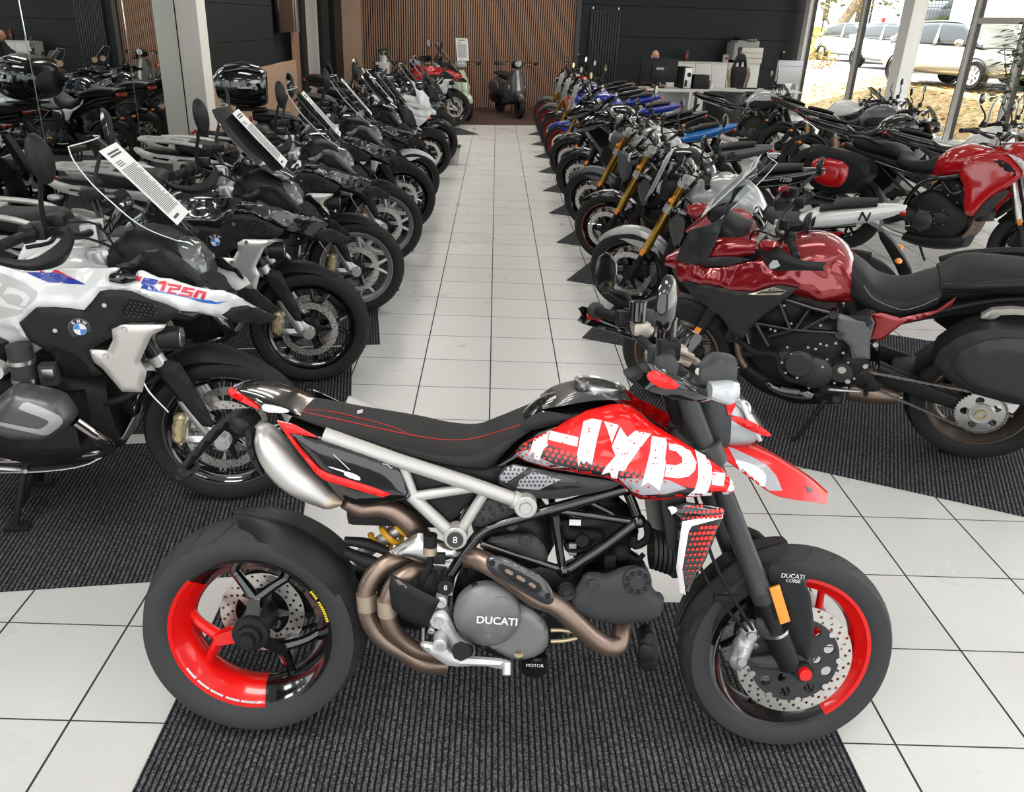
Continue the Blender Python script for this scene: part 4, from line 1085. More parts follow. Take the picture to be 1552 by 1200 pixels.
# ---- floor tiles
def nodes(m): nt = m.node_tree; return nt, nt.nodes['Principled BSDF'], nt.links.new
def tile_mat():
    m = mat('floor_tiles', (.6, .6, .58), .3); nt, b, L = nodes(m); N = nt.nodes.new
    tc = N('ShaderNodeTexCoord'); sp = N('ShaderNodeSeparateXYZ'); L(tc.outputs['Object'], sp.inputs[0])
    ds = []; ids = []
    for ax in ('X', 'Y'):
        dv = N('ShaderNodeMath'); dv.operation = 'DIVIDE'; dv.inputs[1].default_value = .4; L(sp.outputs[ax], dv.inputs[0])
        fl = N('ShaderNodeMath'); fl.operation = 'FLOOR'; L(dv.outputs[0], fl.inputs[0]); ids.append(fl)
        fr = N('ShaderNodeMath'); fr.operation = 'FRACT'; L(dv.outputs[0], fr.inputs[0])
        s = N('ShaderNodeMath'); s.operation = 'SUBTRACT'; s.inputs[1].default_value = .5; L(fr.outputs[0], s.inputs[0])
        a = N('ShaderNodeMath'); a.operation = 'ABSOLUTE'; L(s.outputs[0], a.inputs[0])
        # joints across the aisle are tighter than the ones along it
        g = N('ShaderNodeMath'); g.operation = 'GREATER_THAN'; g.inputs[1].default_value = .4910 if ax == 'X' else .4935; L(a.outputs[0], g.inputs[0]); ds.append(g)
    mx = N('ShaderNodeMath'); mx.operation = 'MAXIMUM'; L(ds[0].outputs[0], mx.inputs[0]); L(ds[1].outputs[0], mx.inputs[1])
    cb = N('ShaderNodeCombineXYZ'); L(ids[0].outputs[0], cb.inputs[0]); L(ids[1].outputs[0], cb.inputs[1])
    wn = N('ShaderNodeTexWhiteNoise'); wn.noise_dimensions = '2D'; L(cb.outputs[0], wn.inputs['Vector'])
    nz = N('ShaderNodeTexNoise'); nz.inputs['Scale'].default_value = 2.2; nz.inputs['Detail'].default_value = 6; L(tc.outputs['Object'], nz.inputs['Vector'])
    n2 = N('ShaderNodeTexNoise'); n2.inputs['Scale'].default_value = 26; n2.inputs['Detail'].default_value = 5; L(tc.outputs['Object'], n2.inputs['Vector'])
    def mix(a, bb, f, ca=None, cbb=None):
        q = N('ShaderNodeMix'); q.data_type = 'RGBA'
        if ca: q.inputs['A'].default_value = (*ca, 1)
        else: L(a, q.inputs['A'])
        if cbb: q.inputs['B'].default_value = (*cbb, 1)
        else: L(bb, q.inputs['B'])
        L(f, q.inputs['Factor']); return q.outputs['Result']
    base = mix(None, None, wn.outputs['Value'], (.645, .638, .615), (.69, .683, .66))
    mr = N('ShaderNodeMapRange'); mr.inputs['From Min'].default_value = .5; mr.inputs['From Max'].default_value = .8; mr.inputs['To Max'].default_value = .22; L(nz.outputs['Fac'], mr.inputs['Value'])
    base = mix(base, None, mr.outputs['Result'], None, (.50, .485, .455))
    m3 = N('ShaderNodeMapRange'); m3.inputs['From Min'].default_value = .66; m3.inputs['From Max'].default_value = .8; m3.inputs['To Max'].default_value = .3; L(n2.outputs['Fac'], m3.inputs['Value'])
    base = mix(base, None, m3.outputs['Result'], None, (.40, .39, .38))
    col = mix(base, None, mx.outputs[0], None, (.035, .034, .033)); L(col, b.inputs['Base Color'])
    rr = N('ShaderNodeMapRange'); rr.inputs['To Min'].default_value = .22; rr.inputs['To Max'].default_value = .36; L(nz.outputs['Fac'], rr.inputs['Value'])
    r2 = N('ShaderNodeMath'); r2.operation = 'MAXIMUM'; L(rr.outputs['Result'], r2.inputs[0]); L(mx.outputs[0], r2.inputs[1]); L(r2.outputs[0], b.inputs['Roughness'])
    inv = N('ShaderNodeMath'); inv.operation = 'SUBTRACT'; inv.inputs[0].default_value = 1; L(mx.outputs[0], inv.inputs[1])
    bp = N('ShaderNodeBump'); bp.inputs['Strength'].default_value = .5; bp.inputs['Distance'].default_value = .003; L(inv.outputs[0], bp.inputs['Height']); L(bp.outputs[0], b.inputs['Normal'])
    return m
fl_ = plate([(XL-1.2, -5.6), (9.6, -5.6), (7.5, 17.9), (XL-1.2, 16.2)], 0, .08, step=9, bev=0)
g = G(); g.v = [(p[0], p[2], p[1]) for p in fl_.v]; g.f = fl_.f; g.m = fl_.m
zmax = max(p[2] for p in g.v); g.mv(z=-zmax)
obj('floor', g, tile_mat(), kind='structure', smooth=0)

# ---- ribbed mats
def mat_rib():
    m = mat('ribbed_mat', (.03, .03, .033), .9, spec=.2); nt, b, L = nodes(m); N = nt.nodes.new
    tc = N('ShaderNodeTexCoord'); wv = N('ShaderNodeTexWave'); wv.wave_profile = 'SIN'; wv.inputs['Scale'].default_value = 18; wv.inputs['Distortion'].default_value = .6; wv.inputs['Detail'].default_value = 2; wv.inputs['Detail Scale'].default_value = 3
    L(tc.outputs['Object'], wv.inputs['Vector'])
    nz = N('ShaderNodeTexNoise'); nz.inputs['Scale'].default_value = 160; nz.inputs['Detail'].default_value = 3; L(tc.outputs['Object'], nz.inputs['Vector'])
    n2 = N('ShaderNodeTexNoise'); n2.inputs['Scale'].default_value = 5; n2.inputs['Detail'].default_value = 4; L(tc.outputs['Object'], n2.inputs['Vector'])
    cr = N('ShaderNodeValToRGB'); e = cr.color_ramp.elements; e[0].position = .36; e[0].color = (.016, .017, .020, 1); e[1].position = .76; e[1].color = (.20, .20, .21, 1); L(nz.outputs['Fac'], cr.inputs[0])
    mr = N('ShaderNodeMapRange'); mr.inputs['From Min'].default_value = .1; mr.inputs['From Max'].default_value = .55; L(wv.outputs['Fac'], mr.inputs['Value'])
    q = N('ShaderNodeMix'); q.data_type = 'RGBA'; q.inputs['A'].default_value = (.006, .006, .008, 1); L(cr.outputs[0], q.inputs['B']); L(mr.outputs['Result'], q.inputs['Factor'])
    d = N('ShaderNodeMapRange'); d.inputs['From Min'].default_value = .62; d.inputs['From Max'].default_value = .8; d.inputs['To Max'].default_value = .35; L(n2.outputs['Fac'], d.inputs['Value'])
    q2 = N('ShaderNodeMix'); q2.data_type = 'RGBA'; L(q.outputs['Result'], q2.inputs['A']); q2.inputs['B'].default_value = (.10, .09, .08, 1); L(d.outputs['Result'], q2.inputs['Factor']); L(q2.outputs['Result'], b.inputs['Base Color'])
    ad = N('ShaderNodeMath'); ad.operation = 'MULTIPLY_ADD'; ad.inputs[1].default_value = .45; L(nz.outputs['Fac'], ad.inputs[0]); L(wv.outputs['Fac'], ad.inputs[2])
    bp = N('ShaderNodeBump'); bp.inputs['Strength'].default_value = .9; bp.inputs['Distance'].default_value = .004; L(ad.outputs[0], bp.inputs['Height']); L(bp.outputs[0], b.inputs['Normal'])
    return m
MATM = mat_rib()
MAT_EDGE = mat('mat_edge', (.012, .012, .013), .8)
def mat_thing(tip, yaw, L, W, label, group=None, side=1):
    """a mat whose front near corner is tip; L runs back along -forward(yaw), W to the far side; ribs run across"""
    f = Vector((math.cos(yaw), math.sin(yaw), 0)); n = Vector((-f.y, f.x, 0))*side
    g = box((0, 0, 0), (L, W, .005), .0015, 1)
    o = obj('ribbed_mat', g, MATM, label=label, cat='mat', group=group)
    c = Vector((*tip, 0))-f*L/2+n*W/2
    o.location = (c.x, c.y, .0026); o.rotation_euler = (0, 0, yaw); return o
g = box((0, 0, 0), (1.97, 1.75, .005), .0015, 1)
o = obj('ribbed_mat', g, MATM, label='wide ribbed mat under the red motorcycle in front', cat='mat'); o.location = (.06, -1.40-.875, .0026)
RY = [0.0, 1.23, 2.515, 3.721, 4.979, 6.233, 7.564, 8.911, 10.239, 11.551]
LY = [-1.29, -.10, 1.011, 2.115, 3.255, 4.415, 5.605, 6.81]
RYAW = R(156); LYAW = R(9)
near = ['under the dark red tourer with panniers', 'under the silver-fendered naked motorcycle', 'under the black naked motorcycle with gold fork', 'under the dark grey half-faired motorcycle', 'under the black faired motorcycle behind the grey one', 'under the black naked motorcycle beside the blue one', 'under the blue motorcycle with red rims', 'under the black motorcycle behind the blue one', 'second from the far end of the row with gold forks', 'at the far end of the row before the desk']
for i, y in enumerate(RY):
    mat_thing((.595, y), RYAW, 2.35, 1.09, 'dark ribbed mat '+near[i], 'ribbed mats under the display motorcycles', -1)
nearL = ['under the white adventure motorcycle', 'under the black motorcycle with roundel beside the white one', 'under the third adventure motorcycle from the front', 'under the fourth adventure motorcycle from the front', 'under the fifth motorcycle of the adventure row', 'under the tourer with a top case', 'under the white faired motorcycle', 'under the farthest black motorcycle of the adventure row']
for i, y in enumerate(LY):
    mat_thing((-.70, y), LYAW, 2.6, 1.07, 'dark ribbed mat '+nearL[i], 'ribbed mats under the display motorcycles', 1)
mat_thing((-.29, 11.34), R(24), 2.5, 1.0, 'dark ribbed mat under the red adventure motorcycle', 'ribbed mats under the display motorcycles', 1)
# brown carpet strip along the back wall
cp = mat('brown_carpet', (.075, .05, .042), .95, spec=.15, bump=(300, .4))
o = obj('carpet_strip', box((0, 0, 0), (6.6, 3.42, .006), .001, 1), cp, label='dark brown carpet strip before the slatted wall', cat='carpet')
o.matrix_world = BWM4 @ Matrix.Translation((-.2, -1.75, .003))

# ---- back wall: slats, dark panels
wood = mat('oak_slat', (.36, .215, .145), .55)
def grain(m, scale=(1, 1, 12), c2=(.26, .15, .10)):
    nt, b, L = nodes(m); N = nt.nodes.new; tc = N('ShaderNodeTexCoord'); mp = N('ShaderNodeMapping'); mp.inputs['Scale'].default_value = scale
    nz = N('ShaderNodeTexNoise'); nz.inputs['Scale'].default_value = 9; nz.inputs['Detail'].default_value = 5; nz.inputs['Distortion'].default_value = .6
    q = N('ShaderNodeMix'); q.data_type = 'RGBA'; q.inputs['A'].default_value = b.inputs['Base Color'].default_value; q.inputs['B'].default_value = (*c2, 1)
    L(tc.outputs['Object'], mp.inputs[0]); L(mp.outputs[0], nz.inputs['Vector']); L(nz.outputs['Fac'], q.inputs['Factor']); L(q.outputs['Result'], b.inputs['Base Color'])
grain(wood, (14, 14, .8)); wood2 = mat('oak_board', (.47, .32, .22), .5); grain(wood2, (12, 12, .9), (.36, .24, .16))
dark = mat('anthracite_wall', (.0115, .0145, .0165), .5, spec=.25); backing = mat('slat_backing', (.018, .014, .013), .9)
HT = 3.5
xs0 = BWM4.inverted() @ BW(549, 80); xs1 = BWM4.inverted() @ BW(869, 80)
g = box(((xs0.x+xs1.x)/2, .03, HT/2), (xs1.x-xs0.x, .04, HT))
sl = G(); n_ = int((xs1.x-xs0.x)/.052)
for i in range(n_):
    sl.add(box((xs0.x+.026+i*(xs1.x-xs0.x)/n_, -.008, HT/2), (.029, .036, HT), 0))
w = obj('wall_back', g, backing, kind='structure'); w.matrix_world = BWM4
o = obj('slats', sl, wood, w, smooth=0)
# dark panelled wall to the right of the slats, in boards with thin joints
xr = (BWM4.inverted() @ RW0).x
g = G()
for z0, z1 in ((0, .42), (.425, 1.0), (1.005, 1.62), (1.625, 2.28), (2.285, HT)): g.add(box(((xs1.x+.10+xr)/2, 0, (z0+z1)/2), (xr-xs1.x-.10, .06, z1-z0), .004, 1))
g.add(box(((xs1.x+xr)/2, .04, HT/2), (xr-xs1.x+.3, .03, HT)))
w = obj('wall_back_panels', g, dark, kind='structure', smooth=20); w.matrix_world = BWM4
g = box((xs1.x+.05, -.03, HT/2), (.11, .12, HT), .004, 1); w = obj('trim_1', g, mat('trim_grey', (.045, .047, .05), .5), kind='structure'); w.matrix_world = BWM4
# smooth oak return at the other end
xa = (BWM4.inverted() @ BW(520, 80)).x
g = box(((xa+xs0.x)/2, -.02, HT/2), (xs0.x-xa, .10, HT), .003, 1); w = obj('wall_back_oak', g, wood2, kind='structure'); w.matrix_world = BWM4
# ---- left wall: column, anthracite boards over an oak dado, recess
yc0 = LW(262, 0).y; yc1 = LW(309, 40).y
col_ = mat('column_paint', (.86, .83, .75), .55)
g = G().add(box((XL+.12, yc0+.16, HT/2), (.24, .28, HT), .006, 1)).add(box((XL+.06, yc0+.36, HT/2), (.22, .12, HT), .004, 1))
obj('column', g, col_, kind='structure')
y2 = LW(414, 50).y
g = G().add(box((XL-.06, (yc0+y2)/2, HT/2), (.02, y2-yc0+.4, HT)))
for z0, z1 in ((1.165, 1.52), (1.525, 1.98), (1.985, 2.55), (2.555, HT)): g.add(box((XL-.02, (yc0+.42+y2)/2, (z0+z1)/2), (.05, y2-yc0-.42, z1-z0), .004, 1))
obj('wall_left', g, dark, kind='structure', smooth=20)
obj('wall_left_dado', box((XL-.03, (yc0+.42+LW(447, 60).y)/2, .58), (.05, LW(447, 60).y-yc0-.42, 1.16), .003, 1), wood2, kind='structure')
# recess beyond: black bay, slatted oak strip, white lit panel, dark posts
yb = 15.75
obj('wall_left_recess', box((XL-.25, (y2+yb)/2, HT/2), (.06, yb-y2, HT)), mat('recess_black', (.010, .011, .013), .6), kind='structure')
sl = G(); ya, yb2 = LW(447, 60).y, LW(456, 60).y
for i in range(9): sl.add(box((XL-.05, ya+(i+.5)*(yb2-ya)/9, HT/2), (.04, (yb2-ya)/15, HT)))
obj('trim_2', sl, wood, kind='structure', smooth=0)
pya, pyb = LW(463, 60).y, LW(485, 60).y
t = thing('light_panel', 'tall pale panel in a grey frame set in the dark side wall', 'panel', (XL-.06, (pya+pyb)/2, 0))
obj('panel', box((0, 0, 1.20), (.03, pyb-pya-.12, 2.0), .004), mat('pale_panel', (.46, .44, .42), .4), t)
fr = G()
for s in (-1, 1): fr.add(box((.01, s*(pyb-pya-.08)/2, 1.2), (.05, .06, 2.12), .004))
fr.add(box((.01, 0, 2.23), (.05, pyb-pya-.02, .06), .004)).add(box((.01, 0, .17), (.05, pyb-pya-.02, .06), .004)); obj('frame', fr, mat('frame_pale', (.5, .49, .48), .4), t)
g = G()
for u0, u1 in ((456, 462), (486, 497), (505, 519)): a, b = LW(u0, 60).y, LW(u1, 60).y; g.add(box((XL-.02, (a+b)/2, HT/2), (.12, b-a, HT), .004, 1))
obj('trim_3', g, dark, kind='structure')
# wall-hung screen seen from its edge
sa, sb = LW(415, 40).y, LW(446, 40).y
t = thing('wall_screen', 'large black screen hung edge-on from the dark side wall', 'screen', (XL+.02, (sa+sb)/2, 1.72))
obj('housing', box((.03, 0, .4), (.09, (sb-sa)*.97, 1.02), .01), PAL['gloss'], t)
obj('bezel', box((.085, (sb-sa)*.31, .4), (.015, .03, 1.03), .004), PAL['alu'], t)
obj('bracket', box((-.03, 0, .4), (.06, .3, .3), .005), PAL['dark'], t)
# mirror wall
mg = mat('mirror', (.80, .86, .84), .012, 1.)
seams = [LW(28, 0).y, LW(184, 0).y]; dsm = seams[1]-seams[0]
ys = [seams[0]-dsm*3, seams[0]-dsm*2, seams[0]-dsm, seams[0], seams[1], yc0+.005]
for i in range(5):
    nm = ['beside the white column', 'second from the white column', 'third from the white column', 'fourth from the white column', 'fifth from the white column'][4-i]
    o = obj('mirror_panel', box((XL-.01, (ys[i]+ys[i+1])/2, HT/2+.1), (.02, ys[i+1]-ys[i]-.012, HT-.2), .003, 1), mg, label='full-height wall mirror panel '+nm, cat='mirror', group='mirror panels along the wall')
g = G()
for y in ys[1:5]: g.add(box((XL-.012, y, HT/2), (.018, .010, HT)))
obj('trim_4', g, mat('seam_light', (.45, .47, .42), .3, .6), kind='structure')
obj('wall_left_mirror_back', box((XL-.06, (ys[0]+yc0)/2, HT/2), (.06, yc0-ys[0], HT)), dark, kind='structure')
obj('baseboard_left', box((XL+.004, (ys[0]+yc0)/2, .05), (.014, yc0-ys[0], .10)), PAL['dark'], kind='structure')

# ---- radiator
a = BWM4.inverted() @ BW(890, 75); b = BWM4.inverted() @ BW(935, 75)
rt = thing('radiator', 'tall dark grey ribbed radiator on the panelled wall', 'radiator'); rt.matrix_world = BWM4 @ Matrix.Translation(((a.x+b.x)/2, -.06, .25))
rw = b.x-a.x; rm = mat('radiator_paint', (.024, .027, .030), .4, spec=.3)
rf = G()
for i in range(11): rf.add(box((-rw/2+(i+.5)*rw/11, -.02, .95), (rw/14, .05, 1.9), .012, 2))
obj('fins', rf, rm, rt); obj('back_plate', box((0, .012, .95), (rw, .02, 1.94), .003), rm, rt)
obj('brackets', G().add(box((-rw*.42, .03, 1.96), (.03, .06, .05), .004)).add(box((rw*.42, .03, 1.96), (.03, .06, .05), .004)), PAL['alu'], rt)

# ---- window wall
ups = [1228, 1297, 1380, 1466, 1545]
D = [(RWM4.inverted() @ RWP(u, 90)).x for u in ups]
print('window posts at', [round(d, 2) for d in D])
alu = mat('window_frame', (.50, .49, .47), .4); alud = mat('window_gasket', (.03, .03, .03), .6); wht = mat('white_post', (.72, .72, .71), .5)
pane = glass('window_pane', (.97, .985, .98), .95)
edges = [D[0]-.25, D[1], D[2]-.10, D[3], D[4], D[4]+1.9, D[4]+3.8, D[4]+5.7, D[4]+7.6]
def rwobj(name, g, m, **k):
    o = obj(name, g, m, **k); o.matrix_world = RWM4 if not k.get('parent') else Matrix.Identity(4); return o
for i in range(len(edges)-1):
    x0, x1 = edges[i]+.05, edges[i+1]-.05
    fr = G()
    for x in (x0, x1): fr.add(box((x, 0, 1.7), (.06, .07, 3.3), .006, 1))
    for z in (.10, 3.3): fr.add(box(((x0+x1)/2, 0, z), (x1-x0, .07, .08), .006, 1))
    if i == 3: fr.add(box(((x0+x1)/2, 0, 2.12), (x1-x0, .08, .10), .006, 1))
    w = rwobj('window_%d' % (i+1), fr, alu, kind='structure')
    gk = G()
    for x in (x0+.034, x1-.034): gk.add(box((x, 0, 1.7), (.010, .075, 3.2)))
    o = link('gasket', gk.mesh('gasket'), alud, w); o = link('pane', box(((x0+x1)/2, .0, 1.7), (x1-x0-.06, .008, 3.16)).mesh('pane'), pane, w)
pp = G(); pp.add(box((D[0]-.30, -.04, 1.75), (.20, .18, 3.5), .006, 1)).add(box((D[2]-.06, -.10, 1.75), (.32, .30, 3.5), .008, 1))
rwobj('trim_5', pp, wht, kind='structure')
rwobj('wall_right_sill', box(((edges[0]+edges[-1])/2, .02, .03), (edges[-1]-edges[0], .14, .06)), alu, kind='structure')
rwobj('wall_right_lintel', box(((edges[0]+edges[-1])/2, .02, 3.42), (edges[-1]-edges[0], .16, .18)), wht, kind='structure')

obj('wall_front_blocker', box((2.6, -5.72, HT/2), (14, .1, HT)), mat('front_blocker_grey', (.22, .23, .24), .6), kind='structure')  # unseen wall added behind the camera to block sky light, grey to dim reflections
obj('wall_left_blocker', box((XL-.06, (-5.7+ys[0])/2, HT/2), (.06, ys[0]+5.7, HT)), dark, kind='structure')  # unseen stretch of side wall, added to shut out sky light
# ---- unseen ceiling, put in to keep sky light out, and lamps added under it
obj('ceiling', box((2.5, 6, HT+.05), (14, 25, .1)), mat('ceiling_white', (.72, .72, .70), .8), kind='structure')
lampm = mat('lamp_diffuser', (.9, .9, .9), .5, emit=((1, .97, .92), 5.0))
def unseen_lamp(x, y, lx, ly, e, col=(1, .97, .93)):  # light panel out of view, added to brighten the room below
    t = thing('unseen_ceiling_light', 'unseen white rectangular ceiling light panel', 'lamp', (x, y, HT-.03), group='unseen ceiling light panels')
    obj('housing', box((0, 0, .012), (lx+.06, ly+.06, .035), .005), mat('unseen_lamp_housing', (.7, .7, .7), .5), t)
    l = bpy.data.lights.new('unseen_lamp_light', 'AREA'); l.shape = 'RECTANGLE'; l.size = lx; l.size_y = ly; l.energy = e; l.color = col
    o = bpy.data.objects.new('unseen_lamp_light', l); COL.objects.link(o); o.parent = t; o.location = (0, 0, -.022)
    return t
# ------------------------------------------------------------------ big boxer adventure motorcycle, read off the white one at the front of its row
GX, GY, GA = -2.587, -1.022, R(9)
K = Kit(place(GX, GY, GA, 0))
q1 = px(0, 360, .2); q2 = px(180, 360, .2); q3 = px(0, 520, .16); q4 = px(200, 520, .208333); q5 = px(0, 180, .219072); q6 = px(0, 640, .173333)
WB, FR, RRD = 1.525, .325, .315
def two(name, g, m, parent=None, **k):
    a = K.add(name, g, m, parent, **k); K.add(name, g.mir(), m, parent, **k); return a
XZp = lambda x, z: Matrix.Translation((x, 0, z))
# front wheel, 19 inch
t = K.add('front_wheel', rim(.240, .11, 80).xf(XZp(WB, FR)), 'rim')
K.add('tyre', tyre(FR, .122, .240, 72, 0).xf(XZp(WB, FR)), 'rubber', t); K.add('tread_grooves', grooves(FR, .122, 24).xf(XZp(WB, FR)), 'groove', t)
K.add('wire_spokes', wire_spokes(.226, .05, 32, .04, .0026).xf(XZp(WB, FR)), 'steel', t)
K.add('cast_spokes', cast_spokes(.215, 5, 0, .03, .045, .02, .012, 0, .24).xf(XZp(WB, FR)), 'rim', t)
K.add('hub', hub(.036, .16, .06).xf(XZp(WB, FR)), 'dark', t)
for s in (-1, 1):
    K.add('brake_disc', disc(.1525, .118, rows=3, n=22).xf(XZp(WB, FR)).mv(y=s*.065), 'disc', t)
    K.add('disc_carrier', carrier(.122, 5, .036, .006, .014).xf(XZp(WB, FR)).mv(y=s*.066), 'dark', t)
fdx = Vector((-math.sin(R(26)), 0, math.cos(R(26))))
for s in (-1, 1):
    b = Vector((WB-.045, s*.105, FR+.02)); P = lambda d: b+fdx*d
    f = K.add('fork_leg', _ctube([P(.17), P(.20), P(.62)], [.021, .0225, .0225], 18), 'tube')
    K.add('fork_slider', _ctube([P(-.01), P(.05), P(.185), P(.19)], [.026, .031, .031, .028], 20), 'alu', f)
    K.add('caliper_bracket', inflate([(WB-.165, FR-.005), (WB-.15, FR+.12), (WB-.06, FR+.10), (WB-.02, FR+.05), (WB+.035, FR+.02), (WB+.03, FR-.03), (WB-.03, FR-.03)], s*.098, .010, .02, edge=.006, side=s, step=.02, holes=[[(WB-.135, FR+.02), (WB-.12, FR+.09), (WB-.05, FR+.02)]]), 'alu', f)
    K.add('axle_cap', G().add(cyl((WB, s*.10, FR), (WB, s*.142, FR), .034, 22, .03)).add(cyl((WB, s*.142, FR), (WB, s*.146, FR), .016, 14)), 'alu', f)
    K.add('front_caliper', caliper(WB-.165, FR+.055, s*.09, R(78), .135, .06, .05, s), 'cal')
    c = P(.36); K.add('fork_clamp', G().add(cyl(c-fdx*.03, c+fdx*.03, .031, 20, bev=.004)).add(box(c+Vector((-.03, 0, -.01)), (.05, .05, .035), .006)), 'alu', f)
    K.add('reflector', inflate([(WB-.142, FR+.222), (WB-.112, FR+.240), (WB-.085, FR+.182), (WB-.115, FR+.165)], s*.13, .004, .006, edge=.008, side=s, k=0, step=.03), 'orange', f)
    K.add('fork_fairing', inflate([(WB-.235, FR+.34), (WB-.13, FR+.36), (WB-.10, FR+.29), (WB-.02, FR+.08), (WB-.055, FR+.05), (WB-.10, FR+.09), (WB-.19, FR+.27)], s*.118, .02, .03, edge=.004, side=s, step=.02), 'trim', f)
    K.add('brake_hose', tube([(WB-.28, s*.12, FR+.36), (WB-.25, s*.14, FR+.25), (WB-.19, s*.125, FR+.14)], .0035, 6), 'steel', f)
rows = []
for (x, z, hw, dr) in ((1.19, .41, .062, .03), (1.24, .545, .072, .05), (1.33, .645, .080, .055), (1.45, .692, .084, .045), (1.56, .680, .078, .035), (1.67, .625, .045, .02), (1.69, .612, .015, .008)):
    rows.append([(x-.02*abs(b), b*hw, z-dr*abs(b)**2.4) for b in [-1+j/4 for j in range(9)]])
K.add('front_mudguard', ruled(spl_rows(rows, 3), th=.004), 'trim')
# front subframe arm (telelever) and radiators, engine
K.add('telelever', G().add(tube([(1.36, -.10, .64), (1.15, -.12, .52), (.95, -.10, .52)], .018, 10)).add(tube([(1.36, .10, .64), (1.15, .12, .52), (.95, .10, .52)], .018, 10)).add(cyl((1.36, -.11, .64), (1.36, .11, .64), .02, 12)), 'dark')
eng = G()
eng.add(loft([((.62, .62), (.62, .27), .12), ((.80, .66), (.80, .24), .17), ((1.0, .66), (1.0, .25), .17), ((1.12, .60), (1.14, .30), .13)], e=4, n=20))
en = K.add('engine', eng, 'dark')
cyo = K.xz(q3((-60, 560), (60, 460), (150, 400), (390, 440), (590, 490), (650, 560), (735, 690), (640, 780), (520, 860), (430, 895), (100, 870), (-40, 800)), -.36)
for s in (-1, 1):
    K.add('cylinder_fins', G().add(box((.96, s*.22, .50), (.20, .16, .17), .01)), 'dark', en)
    for k_ in range(6): pass
    c = K.add('cylinder_cover', inflate(cyo, s*.33, .055, .07, Wb=.0, edge=.05, side=s, step=.016), 'cyl', en)
    if s < 0: cyb = inflate(cyo, s*.33, .055, .07, Wb=.0, edge=.05, side=s, step=.016).bvh(); cyi = c
    K.add('injector_body', G().add(cyl((.90, s*.235, .64), (.90, s*.235, .80), .042, 18)).add(box((.985, s*.24, .69), (.06, .05, .08), .008)), 'beltk', en)
    K.add('injector_rings', G().add(cyl((.90, s*.235, .665), (.90, s*.235, .68), .046, 20)).add(cyl((.90, s*.235, .735), (.90, s*.235, .75), .046, 20)).add(box((.99, s*.268, .70), (.04, .012, .04), .003)), 'steel', en)
st = K.onto(rnd(q3((175, 610), (235, 550), (330, 580), (540, 670), (600, 720), (585, 770), (470, 860), (420, 872), (320, 850), (0, 780), (-30, 770), (-30, 735), (0, 742), (340, 812), (390, 805), (470, 752), (440, 720), (190, 630)), 1), cyb, 3, .002)
K.add('cover_stripe', st, 'stripe', cyi); K.add('cover_stripe', st.mir(), 'stripe', cyi)
K.add('skid_plate', ruled(spl_rows([[(.62, -.13, .235), (.62, 0, .215), (.62, .13, .235)], [(.85, -.15, .24), (.85, 0, .21), (.85, .15, .24)], [(1.02, -.14, .26), (1.02, 0, .235), (1.02, .14, .26)], [(1.13, -.10, .33), (1.15, 0, .31), (1.13, .10, .33)], [(1.19, -.07, .42), (1.20, 0, .41), (1.19, .07, .42)]], 3), th=.004), 'alu')
for s in (-1, 1):
    K.add('exhaust_pipe', tube([(1.06, s*.30, .53), (1.12, s*.26, .43), (1.10, s*.16, .33), (.95, s*.125, .295), (.72, s*.12, .285), (.55, s*.10, .30)], .023, 14), 'exh2')
K.add('muffler', loft([((.40, .40), (.42, .29), .035, 0, .18), ((.20, .50), (.24, .35), .06, 0, .20), ((-.02, .60), (.04, .44), .065, 0, .21), ((-.22, .67), (-.18, .52), .06, 0, .215), ((-.30, .68), (-.27, .55), .05, 0, .215)], e=2.6), 'muff')
# rear wheel, shaft arm
t = K.add('rear_wheel', rim(.216, .16, 72, None, .04).xf(XZp(0, RRD)), 'rim')
K.add('tyre', tyre(RRD, .17, .216, 64).xf(XZp(0, RRD)), 'rubber', t)
K.add('wire_spokes', wire_spokes(.19, .06, 28, .05, .0026).xf(XZp(0, RRD)), 'steel', t)
K.add('cast_spokes', cast_spokes(.19, 5, 0, .03, .05, .022, .014, 0, .24).xf(XZp(0, RRD)), 'rim', t)
K.add('hub', hub(.05, .18, .07).xf(XZp(0, RRD)), 'dark', t)
K.add('brake_disc', disc(.138, .09).xf(XZp(0, RRD)).mv(y=.06), 'disc', t)
K.add('final_drive', G().add(loft([((-.09, .38), (-.09, .25), .03, 0, -.13), ((0, .40), (0, .22), .05, 0, -.13), ((.10, .39), (.10, .27), .045, 0, -.13), ((.35, .44), (.35, .34), .04, 0, -.12), ((.58, .48), (.58, .36), .05, 0, -.11)], e=2.6)), 'dark')
K.add('rear_mudguard', ruled(spl_rows([[(p[0], -.08, p[1]+RRD-.03), (p[0], 0, p[1]+RRD), (p[0], .08, p[1]+RRD-.03)] for p in [pol(.345, R(a)) for a in (30, 60, 90, 120, 145)]], 3), th=.004), 'trim')
K.add('rear_shock', G().add(spring((.42, 0, .45), (.36, 0, .72), .035, 6, .007)), 'dark')
